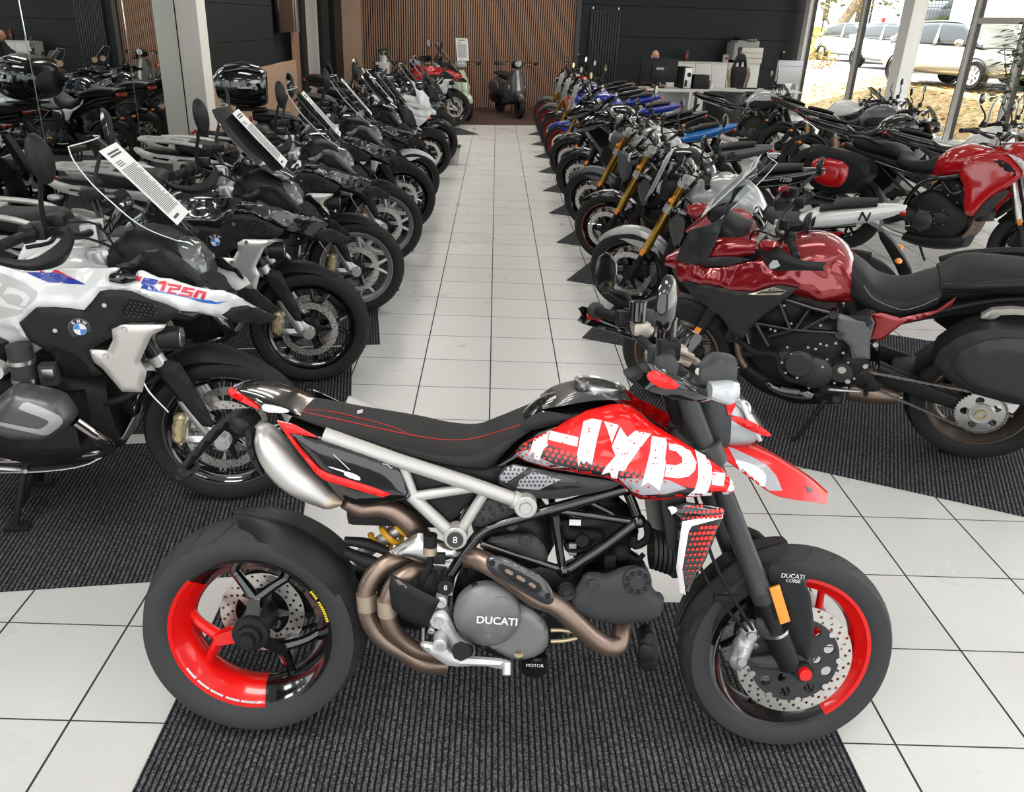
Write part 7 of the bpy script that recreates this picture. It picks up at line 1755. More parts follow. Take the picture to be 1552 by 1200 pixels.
gsrow(-.88, 3.95, 'all black adventure motorcycle without luggage rack, fifth in its row', dict(BLK, screen=SMOKE, edge=SMOKE, rack=PAL['dark']), LIV+('luggage_rack', 'pannier_rail', 'grab_handle'), sheet_label='price sheet on the black screen, fifth in the adventure row')
def mvrow(fx, fy, label, pal, skip, sheet_label=None, yaw=LYAW, lean=0., wb=1.424, base=None):
    x, y = front_to_root(fx, fy, yaw, wb)
    stampm(MVK, 'touring_motorcycle', x, y, yaw, lean, label, pal, skip, 'adventure motorcycles parked in a row', base or mvp)
    if sheet_label: sheet(place(x, y, yaw, lean) @ sheet_m((1.262, 0, 1.215), (-.63, 0, .77)), sheet_label)
DK = dict(body=BODYBLK, tank=BODYBLK, grey=PAL['black'], plate=PAL['dark'], badge=PAL['black'], rim=PAL['gloss'], stripe=PAL['dark'], pan=PAL['black'], lid=PAL['gloss'], rail=PAL['dark'])
mvrow(-.88, 5.0, 'black tourer with a glossy top case and white front mudguard', dict(DK, fender=PAL['white']), PANN, 'price sheet on the clear screen of the tourer with a top case', R(16))
mvrow(-.86, 6.85, 'white faired motorcycle near the far end of the adventure row', dict(DK, body=PAL['white'], grey=PAL['white'], tank=PAL['white'], plate=PAL['black']), PANN+CASE, 'price sheet on the screen of the white faired motorcycle')
mvrow(-.82, 7.9, 'dark blue-black faired motorcycle, farthest of the adventure row', dict(DK, body=paint('midnight', (.012, .016, .026), .16), fender=paint('midnight', (.012, .016, .026))), PANN+CASE, 'price sheet on the screen of the blue-black faired motorcycle')
mvrow(-.9, 9.1, 'black motorcycle half hidden behind the blue-black faired one', dict(DK), PANN+CASE, None)
mvrow(-1.5, 10.3, 'dark motorcycle with a tall clear screen beside the red adventure motorcycle', dict(DK, body=paint('midnight', (.012, .016, .026))), PANN+CASE, 'price sheet on the tall screen beside the red adventure motorcycle')
# red adventure motorcycle across the end, with crash bars and panniers
REDB = paint('signal_red', (.42, .008, .010), .18)
rx_, ry_, ra_ = -2.21, 11.86, R(21.9)
AK = new_kit(); K = AK
for s in (-1, 1): K.add('crash_bar', tube([(1.30, s*.12, .92), (1.16, s*.30, .86), (.98, s*.40, .70), (1.06, s*.40, .58), (1.25, s*.28, .56), (1.20, s*.10, .50)], .012, 8), 'rack')
for s in (-1, 1): K.add('pannier', inflate([(.28, .60), (.28, .95), (-.16, .95), (-.20, .60)], s*.20, .02, .05, Wb=0, edge=.22, side=s, step=.05), 'pann')
t = gs(rx_, ry_, ra_, 'red adventure motorcycle with panniers facing the aisle at the far end', dict(body=REDB, tank=REDB, side=PAL['alu'], rim=PAL['gloss']), LIV[:2]+('cast_spokes',), group=None)
AK.stamp(t, dict(BASE, pann=mat('pannier_alu', (.10, .10, .105), .45, .4)))

# ------------------------------------------------------------------ the row on the window side of the aisle
def rrow(kit, i, label, pal, skip=(), sheet_label=None, dy=.62, dx=.40, yaw=R(155), lean=R(7), wb=1.43, name='motorcycle', shm=None):
    fx, fy = .595+dx, RY[i]+dy; x, y = front_to_root(fx, fy, yaw, wb)
    t = stampm(kit, name, x, y, yaw, lean, label, pal, skip)
    if sheet_label: sheet(place(x, y, yaw, lean) @ (shm or sheet_m((1.30, 0, .96), (-.25, 0, .95))), sheet_label)
    return place(x, y, yaw, lean), t
LG = paint('pale_grey_paint', (.42, .43, .43), .25, .2); MG = mat('matt_grey_paint', (.11, .115, .12), .38, .4); BLUE = paint('racing_blue', (.01, .03, .32), .2); REDRIM = mat('rim_red', (.30, .02, .015), .4); WINER = paint('wine_red', (.35, .01, .02), .2)
NB = dict(flys=PAL['smoke'])
M2, t2 = rrow(NK, 1, 'motorcycle with pale grey mudguard, gold fork and white tail with a black N', dict(NB, fender=LG, tail=PAL['white'], tank=LG, duct=WINER, fair=PAL['gloss'], nose=PAL['black']), (), None)
o = link('tail_letter', text('N', .055, bold=.02, th=.0015, shear=.2).xf(Matrix.Translation((.02, .103, .90)) @ Matrix.Rotation(PI, 4, 'Z')).mesh('tail_letter', 0), PAL['hp_black'], t2)
M3, t3 = rrow(NK, 2, 'black motorcycle with gold fork, RS lettering and a red-edged tail', dict(NB, stripe=REDRIM), (), None)
o = link('tank_lettering', text('RS', .10, bold=.01, th=.001, shear=.2, sx=1.3).xf(Matrix.Translation((.84, .187, .90)) @ Matrix.Rotation(PI, 4, 'Z')).mesh('tank_lettering', 0), PAL['hp_grey'], t3)
o = link('tail_lettering', text('1200', .03, th=.001, shear=.2).xf(Matrix.Translation((.06, .108, .885)) @ Matrix.Rotation(PI, 4, 'Z')).mesh('tail_lettering', 0), PAL['hp_white'], t3)
rrow(NK, 3, 'matt grey motorcycle with pale grey tank beside the black RS one', dict(NB, fender=MG, tank=LG, fair=MG, nose=MG, tail=MG, fork=mat('fork_gold_anodised', (.58, .34, .07), .26, .9)), (), None)
rrow(SK, 4, 'black faired motorcycle with a blue-edged tail behind the matt grey one', dict(tail=paint('sky_blue', (.01, .16, .50), .2), fork=PAL['dark']), (), None)
rrow(SK, 5, 'black faired motorcycle beside the blue ones', dict(fork=PAL['dark'], nose=PAL['gloss']), (), None)
rrow(NK, 6, 'blue motorcycle with red rims nearest in the row', dict(NB, fender=BLUE, tank=BLUE, fair=BLUE, tail=BLUE, rim=REDRIM, nose=BLUE), (), 'price sheet hanging on the front of the nearest blue motorcycle')
rrow(NK, 7, 'blue and white motorcycle behind the nearest blue one', dict(NB, fender=PAL['gloss'], tank=BLUE, fair=PAL['white'], tail=BLUE, rim=REDRIM), (), 'price sheet hanging on the front of the blue and white motorcycle')
rrow(NK, 8, 'grey motorcycle with red rims, second from the far end of its row', dict(NB, fender=MG, tank=MG, rim=REDRIM, fair=REDB), (), 'price sheet hanging on the grey motorcycle with red rims')
rrow(NK, 9, 'grey and red motorcycle at the far end of the row before the slatted wall', dict(NB, fender=MG, tank=REDB, rim=REDRIM, fair=MG), (), None)
for Mx, lb in ((M2, 'price sheet taped over the headlight of the pale grey motorcycle'),): sheet(Mx @ sheet_m((1.285, 0, 1.0), (-.35, 0, .9)), lb)
sheet(M3 @ Matrix.Translation((3.9, .2, 0)) @ Matrix.Identity(4), 'x') if False else None

# second row on the window side, facing the windows
def w2(kit, x, y, yaw, label, pal, skip=(), lean=R(7), base=None, name='motorcycle'):
    return stampm(kit, name, x, y, R(yaw), lean, label, pal, skip, 'display motorcycles facing the windows', base)
MSR = paint('bright_red', (.50, .006, .010), .16)
w2(XK, 3.3, 3.85, -50, 'red crossover motorcycle with white stripe and red pannier lids', dict(body=MSR, lid=MSR, strip=PAL['white'], fork=PAL['steel'], fender=PAL['black']), name='crossover_motorcycle')
w2(NK, 4.25, 5.0, -14, 'motorcycle with a white and red tank facing the window', dict(NB, tank=PAL['white'], fair=WINER, tail=PAL['gloss'], fender=WINER))
w2(NK, 3.8, 6.1, -14, 'black motorcycle with a pale stripe facing the window', dict(NB, tank=PAL['gloss'], tail=PAL['gloss'], fair=LG, fork=PAL['dark']))
w2(NK, 4.1, 7.3, -14, 'motorcycle with a silver grey tank facing the window', dict(NB, tank=MG, tail=PAL['gloss'], nose=PAL['black']))
w2(SK, 4.15, 8.5, -14, 'motorcycle with a large white tank facing the window', dict(tank=PAL['white'], fair=PAL['gloss'], nose=PAL['gloss'], tail=PAL['gloss']))
w2(NK, 3.2, 9.3, -10, 'motorcycle with a small silver tank nearest the desk, facing the window', dict(NB, tank=LG, tail=PAL['gloss'], fork=PAL['dark']))
w2(NK, 5.9, 4.3, -30, 'black motorcycle close to the glass door', dict(NB, tank=PAL['gloss'], fork=PAL['dark'], nose=PAL['gloss']))
w2(MVK, 5.2, 2.9, -20, 'white and red tourer at the right edge of the picture', dict(DK, body=PAL['white'], grey=MSR, tank=PAL['white']), PANN+CASE, base=mvp)
# ------------------------------------------------------------------ scooters at the slatted wall
K = new_kit(); VK = K
wb, wr = 1.30, .225
def sx(x, z): return Matrix.Translation((x, 0, z))
for nm, x in (('front_wheel', wb), ('rear_wheel', 0)):
    t = K.add(nm, rim(.152, .11, 48, None, .03).xf(sx(x, wr)), 'rim'); K.add('tyre', tyre(wr, .12, .152, 48).xf(sx(x, wr)), 'rubber', t)
    K.add('spokes', cast_spokes(.14, 5, 0, .03, .035, .02, .014).xf(sx(x, wr)), 'rim', t)
K.add('front_mudguard', loft([((1.10, .52), (1.12, .34), .10), ((1.22, .54), (1.24, .30), .125), ((1.34, .52), (1.36, .29), .115), ((1.44, .45), (1.46, .32), .08), ((1.49, .40), (1.49, .34), .03)], e=2.4), 'guard')
ls = [[(1.02, -.21, .34), (1.13, -.12, .33), (1.16, 0, .33), (1.13, .12, .33), (1.02, .21, .34)], [(1.05, -.215, .50), (1.15, -.12, .50), (1.19, 0, .50), (1.15, .12, .50), (1.05, .215, .50)], [(1.02, -.20, .72), (1.11, -.11, .73), (1.14, 0, .73), (1.11, .11, .73), (1.02, .20, .72)], [(.99, -.12, .92), (1.06, -.07, .94), (1.08, 0, .945), (1.06, .07, .94), (.99, .12, .92)]]
K.add('leg_shield', ruled(spl_rows(ls, 4), th=.04), 'body')
K.add('horn_cover', loft([((1.085, .94), (1.06, .94), .03), ((1.17, .73), (1.10, .73), .035), ((1.22, .52), (1.14, .50), .05), ((1.24, .44), (1.18, .42), .055)], e=2.6), 'accent')
K.add('horn_grille', G().add(*[box((1.215, 0, .50), (.012, .075, .008), .002)]).add(box((1.21, 0, .53), (.012, .07, .008), .002)).add(box((1.205, 0, .56), (.012, .065, .008), .002)), 'dark')
K.add('floorboard', loft([((1.08, .34), (1.08, .26), .17), ((.80, .31), (.80, .24), .19), ((.52, .34), (.52, .24), .17)], e=4), 'black')
K.add('rear_body', loft([((.56, .72), (.60, .30), .12), ((.40, .78), (.40, .32), .20), ((.12, .78), (.10, .34), .23), ((-.18, .72), (-.18, .44), .18), ((-.36, .64), (-.36, .54), .07)], e=2.4, n=24), 'body')
for s in (-1, 1): K.add('side_cowl', inflate([(.46, .58), (.30, .70), (.02, .70), (-.22, .60), (-.18, .44), (.10, .34), (.36, .36)], s*.19, .06, .12, edge=.01, side=s, step=.03), 'cowl')
K.add('seat', loft([((.58, .80), (.58, .74), .10), ((.44, .835), (.44, .75), .14), ((.20, .85), (.20, .77), .15), ((.02, .87), (.02, .79), .15), ((-.20, .85), (-.20, .79), .11)], e=3), 'seat')
hd = K.add('headset', loft([((.96, 1.07), (.98, .97), .10), ((1.02, 1.12), (1.04, .97), .13), ((1.10, 1.12), (1.12, 1.0), .10)], e=2.4), 'head')
K.add('headlight', lathe([(.001, .012), (.055, .006), (.062, 0), (.066, -.03)], 28).xf(Matrix.Translation((1.115, 0, 1.06)) @ Matrix.Rotation(-PI/2, 4, 'Z')), 'lens', hd)
K.add('headlight_ring', lathe([(.060, .010), (.070, .004), (.072, -.03)], 28).xf(Matrix.Translation((1.113, 0, 1.06)) @ Matrix.Rotation(-PI/2, 4, 'Z')), 'chromer', hd)
for s in (-1, 1):
    K.add('grip', grip((.98, s*.18, 1.06), (.94, s*.34, 1.05), .017), 'rubber_mat', hd)
    K.add('lever', tube([(1.03, s*.17, 1.06), (1.03, s*.28, 1.055), (1.0, s*.33, 1.05)], .006, 6), 'chromer', hd)
    m = K.add('mirror_stalk', tube([(1.0, s*.14, 1.09), (1.0, s*.30, 1.10+.10*s*0), (1.0, s*.38, 1.08)], .006, 6), 'dark'); a, b = mirror_head((.995, s*.43, 1.07), .05, .04, .02, 0); K.add('mirror_head', a, 'mir', m); K.add('mirror_glass', b, 'mirrorglass', m)
    K.add('front_signal', inflate([(1.05, .62), (1.09, .66), (1.10, .60), (1.07, .54)], s*.17, .01, .02, edge=.02, side=s, step=.03), 'lens')
K.add('fork', G().add(tube([(1.02, 0, .95), (1.16, .06, .50), (1.27, .08, .25)], .02, 8)).add(cyl((wb, -.06, wr), (wb, .09, wr), .02, 12)), 'dark')
K.add('muffler', loft([((.20, .34), (.20, .22), .04, 0, -.15), ((.0, .36), (.0, .22), .055, 0, -.16), ((-.22, .38), (-.22, .26), .05, 0, -.16)], e=2.6), 'dark')
K.add('engine', box((.10, .06, .26), (.42, .12, .16), .03), 'dark')
K.add('stand', G().add(tube([(.46, -.10, .24), (.42, -.14, .02)], .012, 6)).add(tube([(.46, .10, .24), (.42, .14, .02)], .012, 6)), 'dark')
GP = mat('scooter_matt_grey', (.085, .085, .09), .38, .4)
def scooter(x, y, yaw, label, pal):
    t = thing('scooter', label, 'scooter', (x, y, .006), (0, 0, R(yaw))); VK.stamp(t, dict(NPAL, rim=PAL['dark'], chromer=PAL['chrome'], mir=PAL['dark'], **pal)); return t
scooter(.10, 15.35, -72, 'matt grey scooter facing out from the slatted wall', dict(body=GP, guard=mat('scooter_dark_grey', (.04, .04, .042), .35, .3), accent=mat('scooter_silver', (.45, .45, .45), .35, .6), cowl=GP, head=PAL['black']))
MINT = paint('mint_paint', (.46, .56, .42), .22)
sc2 = scooter(-1.25, 14.6, -60, 'mint green scooter behind the red adventure motorcycle', dict(body=MINT, guard=MINT, accent=MINT, cowl=MINT, head=MINT, ))
sheet(place(-1.25, 14.6, R(-60)) @ sheet_m((1.10, 0, 1.33), (-.20, 0, .98)) @ Matrix.Scale(1.25, 4), 'white sheet standing above the headlight of the mint green scooter')
for x, y, a, lb in ((-1.95, 14.3, -70, 'dark scooter half hidden behind the red adventure motorcycle'),): scooter(x, y, a, lb, dict(body=PAL['gloss'], guard=PAL['gloss'], accent=PAL['gloss'], cowl=PAL['gloss'], head=PAL['gloss']))
# white stool-like side stands and buckets at the end of the aisle
t = thing('step_stool', 'small cream-topped stool between the far motorcycles', 'stool', (-1.15, 9.75, 0))
obj('seat_top', box((0, 0, .50), (.42, .32, .10), .04, 3), mat('cream_vinyl', (.60, .57, .50), .5), t)
for sx_ in (-1, 1):
    for sy_ in (-1, 1): obj('leg', cyl((sx_*.17, sy_*.12, .46), (sx_*.19, sy_*.14, 0), .012, 10), PAL['dark'], t)
q = F(676, 248); t = thing('bucket', 'pale grey plastic bucket on the aisle floor by the front wheels', 'bucket', (q.x+.09, q.y, .001))
bu = mat('bucket_plastic', (.45, .44, .42), .45); g = lathe_z([(.001, 0), (.085, 0), (.105, .22), (.112, .222), (.112, .235), (.098, .232), (.08, .01), (.001, .012)], 28); obj('body', g, bu, t)
obj('handle', tube([(-.108, 0, .22), (-.09, -.06, .14), (0, -.115, .10), (.09, -.06, .14), (.108, 0, .22)], .003, 6), PAL['steel'], t)
obj('cloth', box((0, .03, .245), (.24, .20, .02), .006), PAL['dark'], t)
# pot plant on a white stand by the far left corner
t = thing('pot_plant', 'small green pot plant on a white stand before the slatted wall', 'plant', (-2.45, 14.9, 0))
obj('stand', box((0, 0, .50), (.28, .28, 1.0), .01), PAL['white'], t); obj('pot', lathe_z([(.001, 1.0), (.07, 1.0), (.09, 1.13), (.08, 1.13), (.07, 1.03)], 20), PAL['white'], t)
lf = mat('leaf_green', (.10, .17, .05), .5); rg = random.Random(2); g = G()
def leaf(c, d, L_, w_):
    d = Vector(d).normalized(); s = d.cross(Vector((0, 0, 1))); s = s.normalized() if s.length > .01 else Vector((1, 0, 0)); n = s.cross(d); c = Vector(c); q = G()
    q.v = [tuple(c), tuple(c+d*L_*.45+s*w_+n*.008), tuple(c+d*L_-n*.01), tuple(c+d*L_*.45-s*w_+n*.008), tuple(c+d*L_*.5)]
    q.face((0, 1, 4)); q.face((1, 2, 4)); q.face((2, 3, 4)); q.face((3, 0, 4)); return q
for k in range(60):
    a = rg.random()*6.28; g.add(leaf((.03*math.cos(a), .03*math.sin(a), 1.12+rg.random()*.08), (math.cos(a), math.sin(a), .4+rg.random()*1.3), .12+rg.random()*.08, .018))
obj('leaves', g, lf, t)
# ceiling projector peeking in over the slats
q = BW(590, 2, 1.2); t = thing('ceiling_unit', 'dark ceiling-hung unit above the slatted wall', 'projector', (q.x, q.y, 2.30))
obj('body', box((0, 0, .06), (.42, .30, .12), .02), PAL['dark'], t); obj('mount', cyl((0, 0, .12), (0, 0, HT-2.31), .02, 12), PAL['dark'], t)

# ------------------------------------------------------------------ office corner
whitef = mat('white_laminate', (.62, .62, .61), .4); greyf = mat('grey_laminate', (.30, .30, .30), .5)
def bw_thing(name, label, cat, u, v, off, z=0., group=None):
    p = BW(u, v, off); t = thing(name, label, cat, (p.x, p.y, z), (0, 0, math.atan2(BWD.y, BWD.x)), group); return t
def px_w(u0, u1, v, off): return (BW(u1, v, off)-BW(u0, v, off)).length
# sideboard of white cabinets along the wall, each a unit
z_top = BW(1060, 94, .45).z
cw = px_w(1000, 1146, 94, .45)/3
for i in range(3):
    u = 1000+(i+.5)*146/3; lb = ['white cabinet below the monitor side of the long sideboard', 'middle white cabinet of the long sideboard', 'white cabinet below the printer end of the sideboard'][i]
    t = bw_thing('cabinet', lb, 'cabinet', u, 100, .25, group='sideboard cabinets along the panelled wall')
    obj('body', box((0, 0, (z_top-.02)/2), (cw-.006, .42, z_top-.02), .004), whitef, t)
    for s in (-1, 1):
        d = obj('door', box((s*cw/4, -.22, z_top/2), (cw/2-.008, .018, z_top-.08), .003), whitef, t); obj('handle', box((s*.03, -.235, z_top*.72), (.012, .012, .12), .003), PAL['alu'], d)
    obj('top', box((0, -.005, z_top-.01), (cw, .45, .022), .004), whitef, t)
# printer on its cabinet
t = bw_thing('printer_cabinet', 'white drawer cabinet carrying the office printer', 'cabinet', 1131, 100, .27)
zc = BW(1131, 72, .5).z; wc = px_w(1115, 1147, 72, .5)
obj('body', box((0, -.02, zc/2+z_top/2+.002), (wc, .42, zc-z_top-.004), .006), mat('printer_white', (.60, .58, .53), .5), t)
for k in (1, 2): obj('drawer_line', box((0, -.245, z_top+(zc-z_top)*k/3), (wc*.94, .004, .006), 0), PAL['dark'], t)
t = bw_thing('printer', 'grey and black office printer on top of the white cabinet', 'printer', 1128, 65, .27, zc)
obj('body', box((0, -.02, .075), (wc*1.05, .44, .15), .02), mat('printer_grey', (.28, .28, .28), .5), t); obj('lid', box((.02, -.03, .18), (wc*.9, .40, .05), .015), PAL['dark'], t); obj('panel', box((.05, -.25, .16), (wc*.5, .03, .06), .008), PAL['gloss'], t); obj('side_tower', box((-wc*.55, -.02, -.09), (.10, .44, .38), .01), mat('printer_grey', (.28, .28, .28), .5), t)
for (u, v, w_, h_, c_, lb) in ((1040, 88, .09, .24, (.05, .012, .012), 'small dark red box standing on the sideboard'), (1100, 86, .12, .17, (.6, .58, .57), 'white carton with a red picture on the sideboard'), (1010, 90, .05, .09, (.03, .03, .03), 'small dark jar on the sideboard'), (1018, 91, .04, .06, (.4, .4, .38), 'small pale cup on the sideboard')):
    t = bw_thing('box' if h_ > .1 else 'jar', lb, 'box' if h_ > .1 else 'jar', u, v, .25, z_top+.002)
    if h_ > .1:
        obj('body', box((0, 0, h_/2), (w_, w_*.7, h_), .004), mat(lb[:20], c_, .5), t); obj('printed_band', box((0, -w_*.36, h_*.5), (w_*.6, .003, h_*.3), 0), mat('print_'+lb[:12], (.35, .05, .05), .5), t)
    else: obj('body', lathe_z([(.001, 0), (w_/2, 0), (w_/2, h_*.8), (w_*.3, h_), (.001, h_)], 18), mat(lb[:20], c_, .3), t)
# desks
def desk(u0, u1, v, off, z, depth, label, group='office desks'):
    a, b = BW(u0, v, off), BW(u1, v, off); t = thing('desk', label, 'desk', ((a.x+b.x)/2, (a.y+b.y)/2, 0), (0, 0, math.atan2(BWD.y, BWD.x)), group); L_ = (b-a).length
    obj('worktop', box((0, 0, z-.015), (L_, depth, .03), .004), whitef, t)
    for s in (-1, 1):
        obj('leg', G().add(box((s*(L_/2-.08), 0, z/2-.02), (.05, .05, z-.05), .006)).add(box((s*(L_/2-.08), 0, .015), (.06, depth*.9, .03), .006)), mat('desk_leg', (.16, .16, .16), .4, .5), t)
    obj('modesty_panel', box((0, depth*.3, z*.62), (L_*.8, .018, z*.5), .003), whitef, t); return t
DZ = .74; off_d = 3.3
desk(962, 1062, 137, off_d, DZ, .8, 'white desk carrying the black monitor and the tower computer')
desk(1064, 1200, 139, off_d, DZ, .8, 'white desk in front of the gaming chair')
# black round pedestal and box before the desk
p = BW(1096, 168, 4.2); t = thing('pedestal', 'tall black drum-shaped pedestal before the white desk', 'pedestal', (p.x, p.y, 0))
obj('drum', lathe_z([(.001, .0), (.36, .0), (.37, .02), (.37, .72), (.36, .735), (.001, .735)], 48), PAL['black'], t)
p = BW(1156, 170, 4.1); t = thing('plinth', 'black box plinth beside the drum-shaped pedestal', 'plinth', (p.x, p.y, 0), (0, 0, math.atan2(BWD.y, BWD.x)))
obj('body', box((0, 0, .36), (.58, .5, .72), .006), PAL['gloss'], t); obj('top', box((0, 0, .73), (.62, .54, .02), .004), PAL['black'], t)
def on_desk(name, label, cat, u, v, off=3.3): 
    p = BW(u, v, off); return thing(name, label, cat, (p.x, p.y, DZ+.001), (0, 0, math.atan2(BWD.y, BWD.x)))
t = on_desk('monitor', 'black computer monitor seen from behind on the white desk', 'monitor', 996, 130); mw = px_w(968, 1024, 110, off_d)
obj('housing', box((0, 0, .33), (mw, .05, mw*.58), .012), PAL['black'], t); obj('screen', box((0, .027, .33), (mw*.96, .004, mw*.54), 0), PAL['gloss'], t); obj('rear_box', box((0, -.035, .30), (mw*.42, .05, mw*.34), .01), PAL['dark'], t); obj('label_plate', box((0, -.062, .36), (mw*.2, .003, .04), 0), PAL['hp_grey'], t); obj('stand', G().add(box((0, 0, .09), (.08, .04, .17), .006)).add(box((0, 0, .008), (.26, .20, .015), .004)), PAL['black'], t)
t = on_desk('computer_tower', 'black computer tower with grey back panel beside the monitor', 'computer', 1037, 130); obj('case', box((0, .10, .20), (.20, .42, .40), .006), PAL['black'], t); obj('back_panel', box((.015, -.112, .20), (.15, .006, .38), .002), PAL['alu'], t); obj('fan', cyl((.03, -.116, .26), (.03, -.119, .26), .045, 20), PAL['dark'], t); obj('ports', box((-.02, -.116, .10), (.05, .006, .12), .001), PAL['dark'], t)
t = on_desk('desk_box', 'low black open box beside the computer tower', 'box', 1058, 132); obj('body', box((0, 0, .13), (.32, .28, .26), .006), PAL['black'], t); obj('shelf_line', G().add(box((0, -.143, .17), (.28, .004, .01), 0)).add(box((0, -.143, .09), (.28, .004, .01), 0)), PAL['dark'], t)
t = on_desk('cup', 'white cup on the desk next to the black box', 'cup', 1077, 134); obj('body', lathe_z([(.001, 0), (.035, 0), (.04, .09), (.036, .09), (.03, .01), (.001, .01)], 20), PAL['white'], t); obj('handle', tube([(.04, 0, .07), (.06, 0, .05), (.038, 0, .02)], .005, 6), PAL['white'], t)
t = on_desk('card_stand', 'small brown card stand on the desk', 'stand', 1073, 133, 3.25); obj('card', box((0, 0, .08), (.10, .02, .15), .002), mat('card_brown', (.16, .10, .06), .6), t); obj('foot', box((0, 0, .006), (.10, .06, .01), .002), PAL['dark'], t)
t = on_desk('keyboard', 'thin dark keyboard lying on the desk before the gaming chair', 'keyboard', 1135, 137); obj('body', box((0, .1, .01), (.42, .14, .018), .004), PAL['black'], t); obj('keys', box((0, .1, .022), (.40, .12, .006), .002), PAL['dark'], t)
# silver monitor at the window end of the desk
t = on_desk('monitor', 'silver all-in-one monitor seen from behind at the window end of the desk', 'monitor', 1193, 136); obj('housing', box((0, .05, .34), (.56, .05, .46), .02), mat('monitor_silver', (.46, .47, .48), .35, .4), t); obj('chin_line', box((0, .022, .46), (.54, .004, .005), 0), PAL['grey_pl'], t); obj('stand', G().add(box((0, .04, .08), (.20, .03, .16), .01)).add(box((0, .02, .006), (.24, .20, .012), .004)), PAL['alu'], t)
# gaming chair
p = BW(1117, 130, 2.3); t = thing('gaming_chair', 'black and beige gaming chair behind the white desk', 'chair', (p.x, p.y, 0), (0, 0, math.atan2(BWD.y, BWD.x)))
pp = PAL['seat']; bg_ = mat('beige_vinyl', (.44, .36, .24), .5)
obj('backrest', inflate([(-.14, .50), (-.16, .78), (-.20, 1.0), (-.15, 1.20), (-.11, 1.36), (0, 1.40), (.11, 1.36), (.15, 1.20), (.20, 1.0), (.16, .78), (.14, .50)], .0, .06, .10, step=.03, holes=[[(-.09, 1.13), (-.03, 1.13), (-.04, 1.22), (-.08, 1.22)], [(.03, 1.13), (.09, 1.13), (.08, 1.22), (.04, 1.22)]]), pp, t)
for s in (-1, 1):
    obj('side_bolster', inflate([(s*.15, .52), (s*.17, .78), (s*.20, 1.0), (s*.16, 1.18), (s*.23, 1.08), (s*.28, .98), (s*.22, .74), (s*.22, .54)], -.01, .07, .06, step=.03), bg_, t)
    obj('armrest', G().add(box((s*.32, -.10, .68), (.09, .26, .035), .012)).add(cyl((s*.32, -.06, .48), (s*.32, -.06, .67), .02, 12)), PAL['black'], t)
obj('seat', box((0, -.14, .47), (.54, .52, .12), .04, 3), pp, t)
obj('base', G().add(cyl((0, -.12, .08), (0, -.12, .42), .03, 14)).add(*[tube([(0, -.12, .10), (.30*math.cos(a), -.12+.30*math.sin(a), .07)], .022, 8, sm=False) for a in [2*PI*0/5+.3]]).add(tube([(0, -.12, .10), (.30*math.cos(1.56), -.12+.30*math.sin(1.56), .07)], .022, 8, sm=False)).add(tube([(0, -.12, .10), (.30*math.cos(2.8), -.12+.30*math.sin(2.8), .07)], .022, 8, sm=False)).add(tube([(0, -.12, .10), (.30*math.cos(4.07), -.12+.30*math.sin(4.07), .07)], .022, 8, sm=False)).add(tube([(0, -.12, .10), (.30*math.cos(5.33), -.12+.30*math.sin(5.33), .07)], .022, 8, sm=False)), PAL['dark'], t)
for k in range(5):
    a = .3+k*1.2566; obj('castor', ball((.30*math.cos(a), -.12+.30*math.sin(a), .035), .034, 12, 8), PAL['dark'], t)
# door phone on the wall by the window
t = bw_thing('wall_phone', 'small dark control unit on the panelled wall by the window', 'phone', 1187, 83, .04, BW(1187, 83, .04).z); obj('body', box((0, 0, 0), (.09, .04, .18), .01), PAL['dark'], t); obj('button', box((0, -.022, .06), (.05, .006, .03), .003), mat('phone_light', (.5, .6, .3), .4), t)
# ---- the seated person behind the monitor: one skinned body, head with face, clothing, office chair
hp = BW(993, 88, off_d-.75); 
PB = thing('person', 'bald seated person in a dark sweater behind the black monitor', 'person', (hp.x, hp.y, 0), (0, 0, math.atan2(BWD.y, BWD.x)))
skin = mat('skin', (.56, .30, .21), .5, spec=.35)
HZ = hp.z+.035
def skinned(name, verts, edges, radii, m, parent, sub=2):
    me = bpy.data.meshes.new(name); me.from_pydata(verts, edges, []); o = bpy.data.objects.new(name, me); COL.objects.link(o)
    o.modifiers.new('skin', 'SKIN'); ss = o.modifiers.new('sub', 'SUBSURF'); ss.levels = ss.render_levels = sub
    for i, r in enumerate(radii): me.skin_vertices[0].data[i].radius = (r if isinstance(r, tuple) else (r, r))
    me.skin_vertices[0].data[0].use_root = True
    dg = bpy.context.evaluated_depsgraph_get(); m2_ = bpy.data.meshes.new_from_object(o.evaluated_get(dg)); bpy.data.objects.remove(o)
    m2_.polygons.foreach_set('use_smooth', [True]*len(m2_.polygons)); q = link(name, m2_, m, parent); return q
sh = HZ-.30
V = [(0, .10, .50), (0, .09, .66), (0, .05, .84), (0, .04, sh), (0, .02, HZ-.17), (0, 0, HZ-.10),
     (-.19, .05, sh-.02), (-.25, -.02, sh-.26), (-.16, -.26, DZ+.06), (-.10, -.36, DZ+.03), (.19, .05, sh-.02), (.25, -.02, sh-.26), (.16, -.26, DZ+.06), (.10, -.36, DZ+.03),
     (-.11, .08, .50), (-.15, -.36, .50), (-.15, -.38, .10), (-.15, -.50, .05), (.11, .08, .50), (.15, -.36, .50), (.15, -.38, .10), (.15, -.50, .05)]
E_ = [(0, 1), (1, 2), (2, 3), (3, 4), (4, 5), (3, 6), (6, 7), (7, 8), (8, 9), (3, 10), (10, 11), (11, 12), (12, 13), (0, 14), (14, 15), (15, 16), (16, 17), (0, 18), (18, 19), (19, 20), (20, 21)]
Rr_ = [(.15, .12), (.15, .115), (.17, .12), (.14, .10), .058, .055, .065, .05, .04, .03, .065, .05, .04, .03, .09, .075, .05, .04, .09, .075, .05, .04]
body = skinned('body', V, E_, Rr_, mat('dark_sweater', (.025, .028, .034), .85), PB)
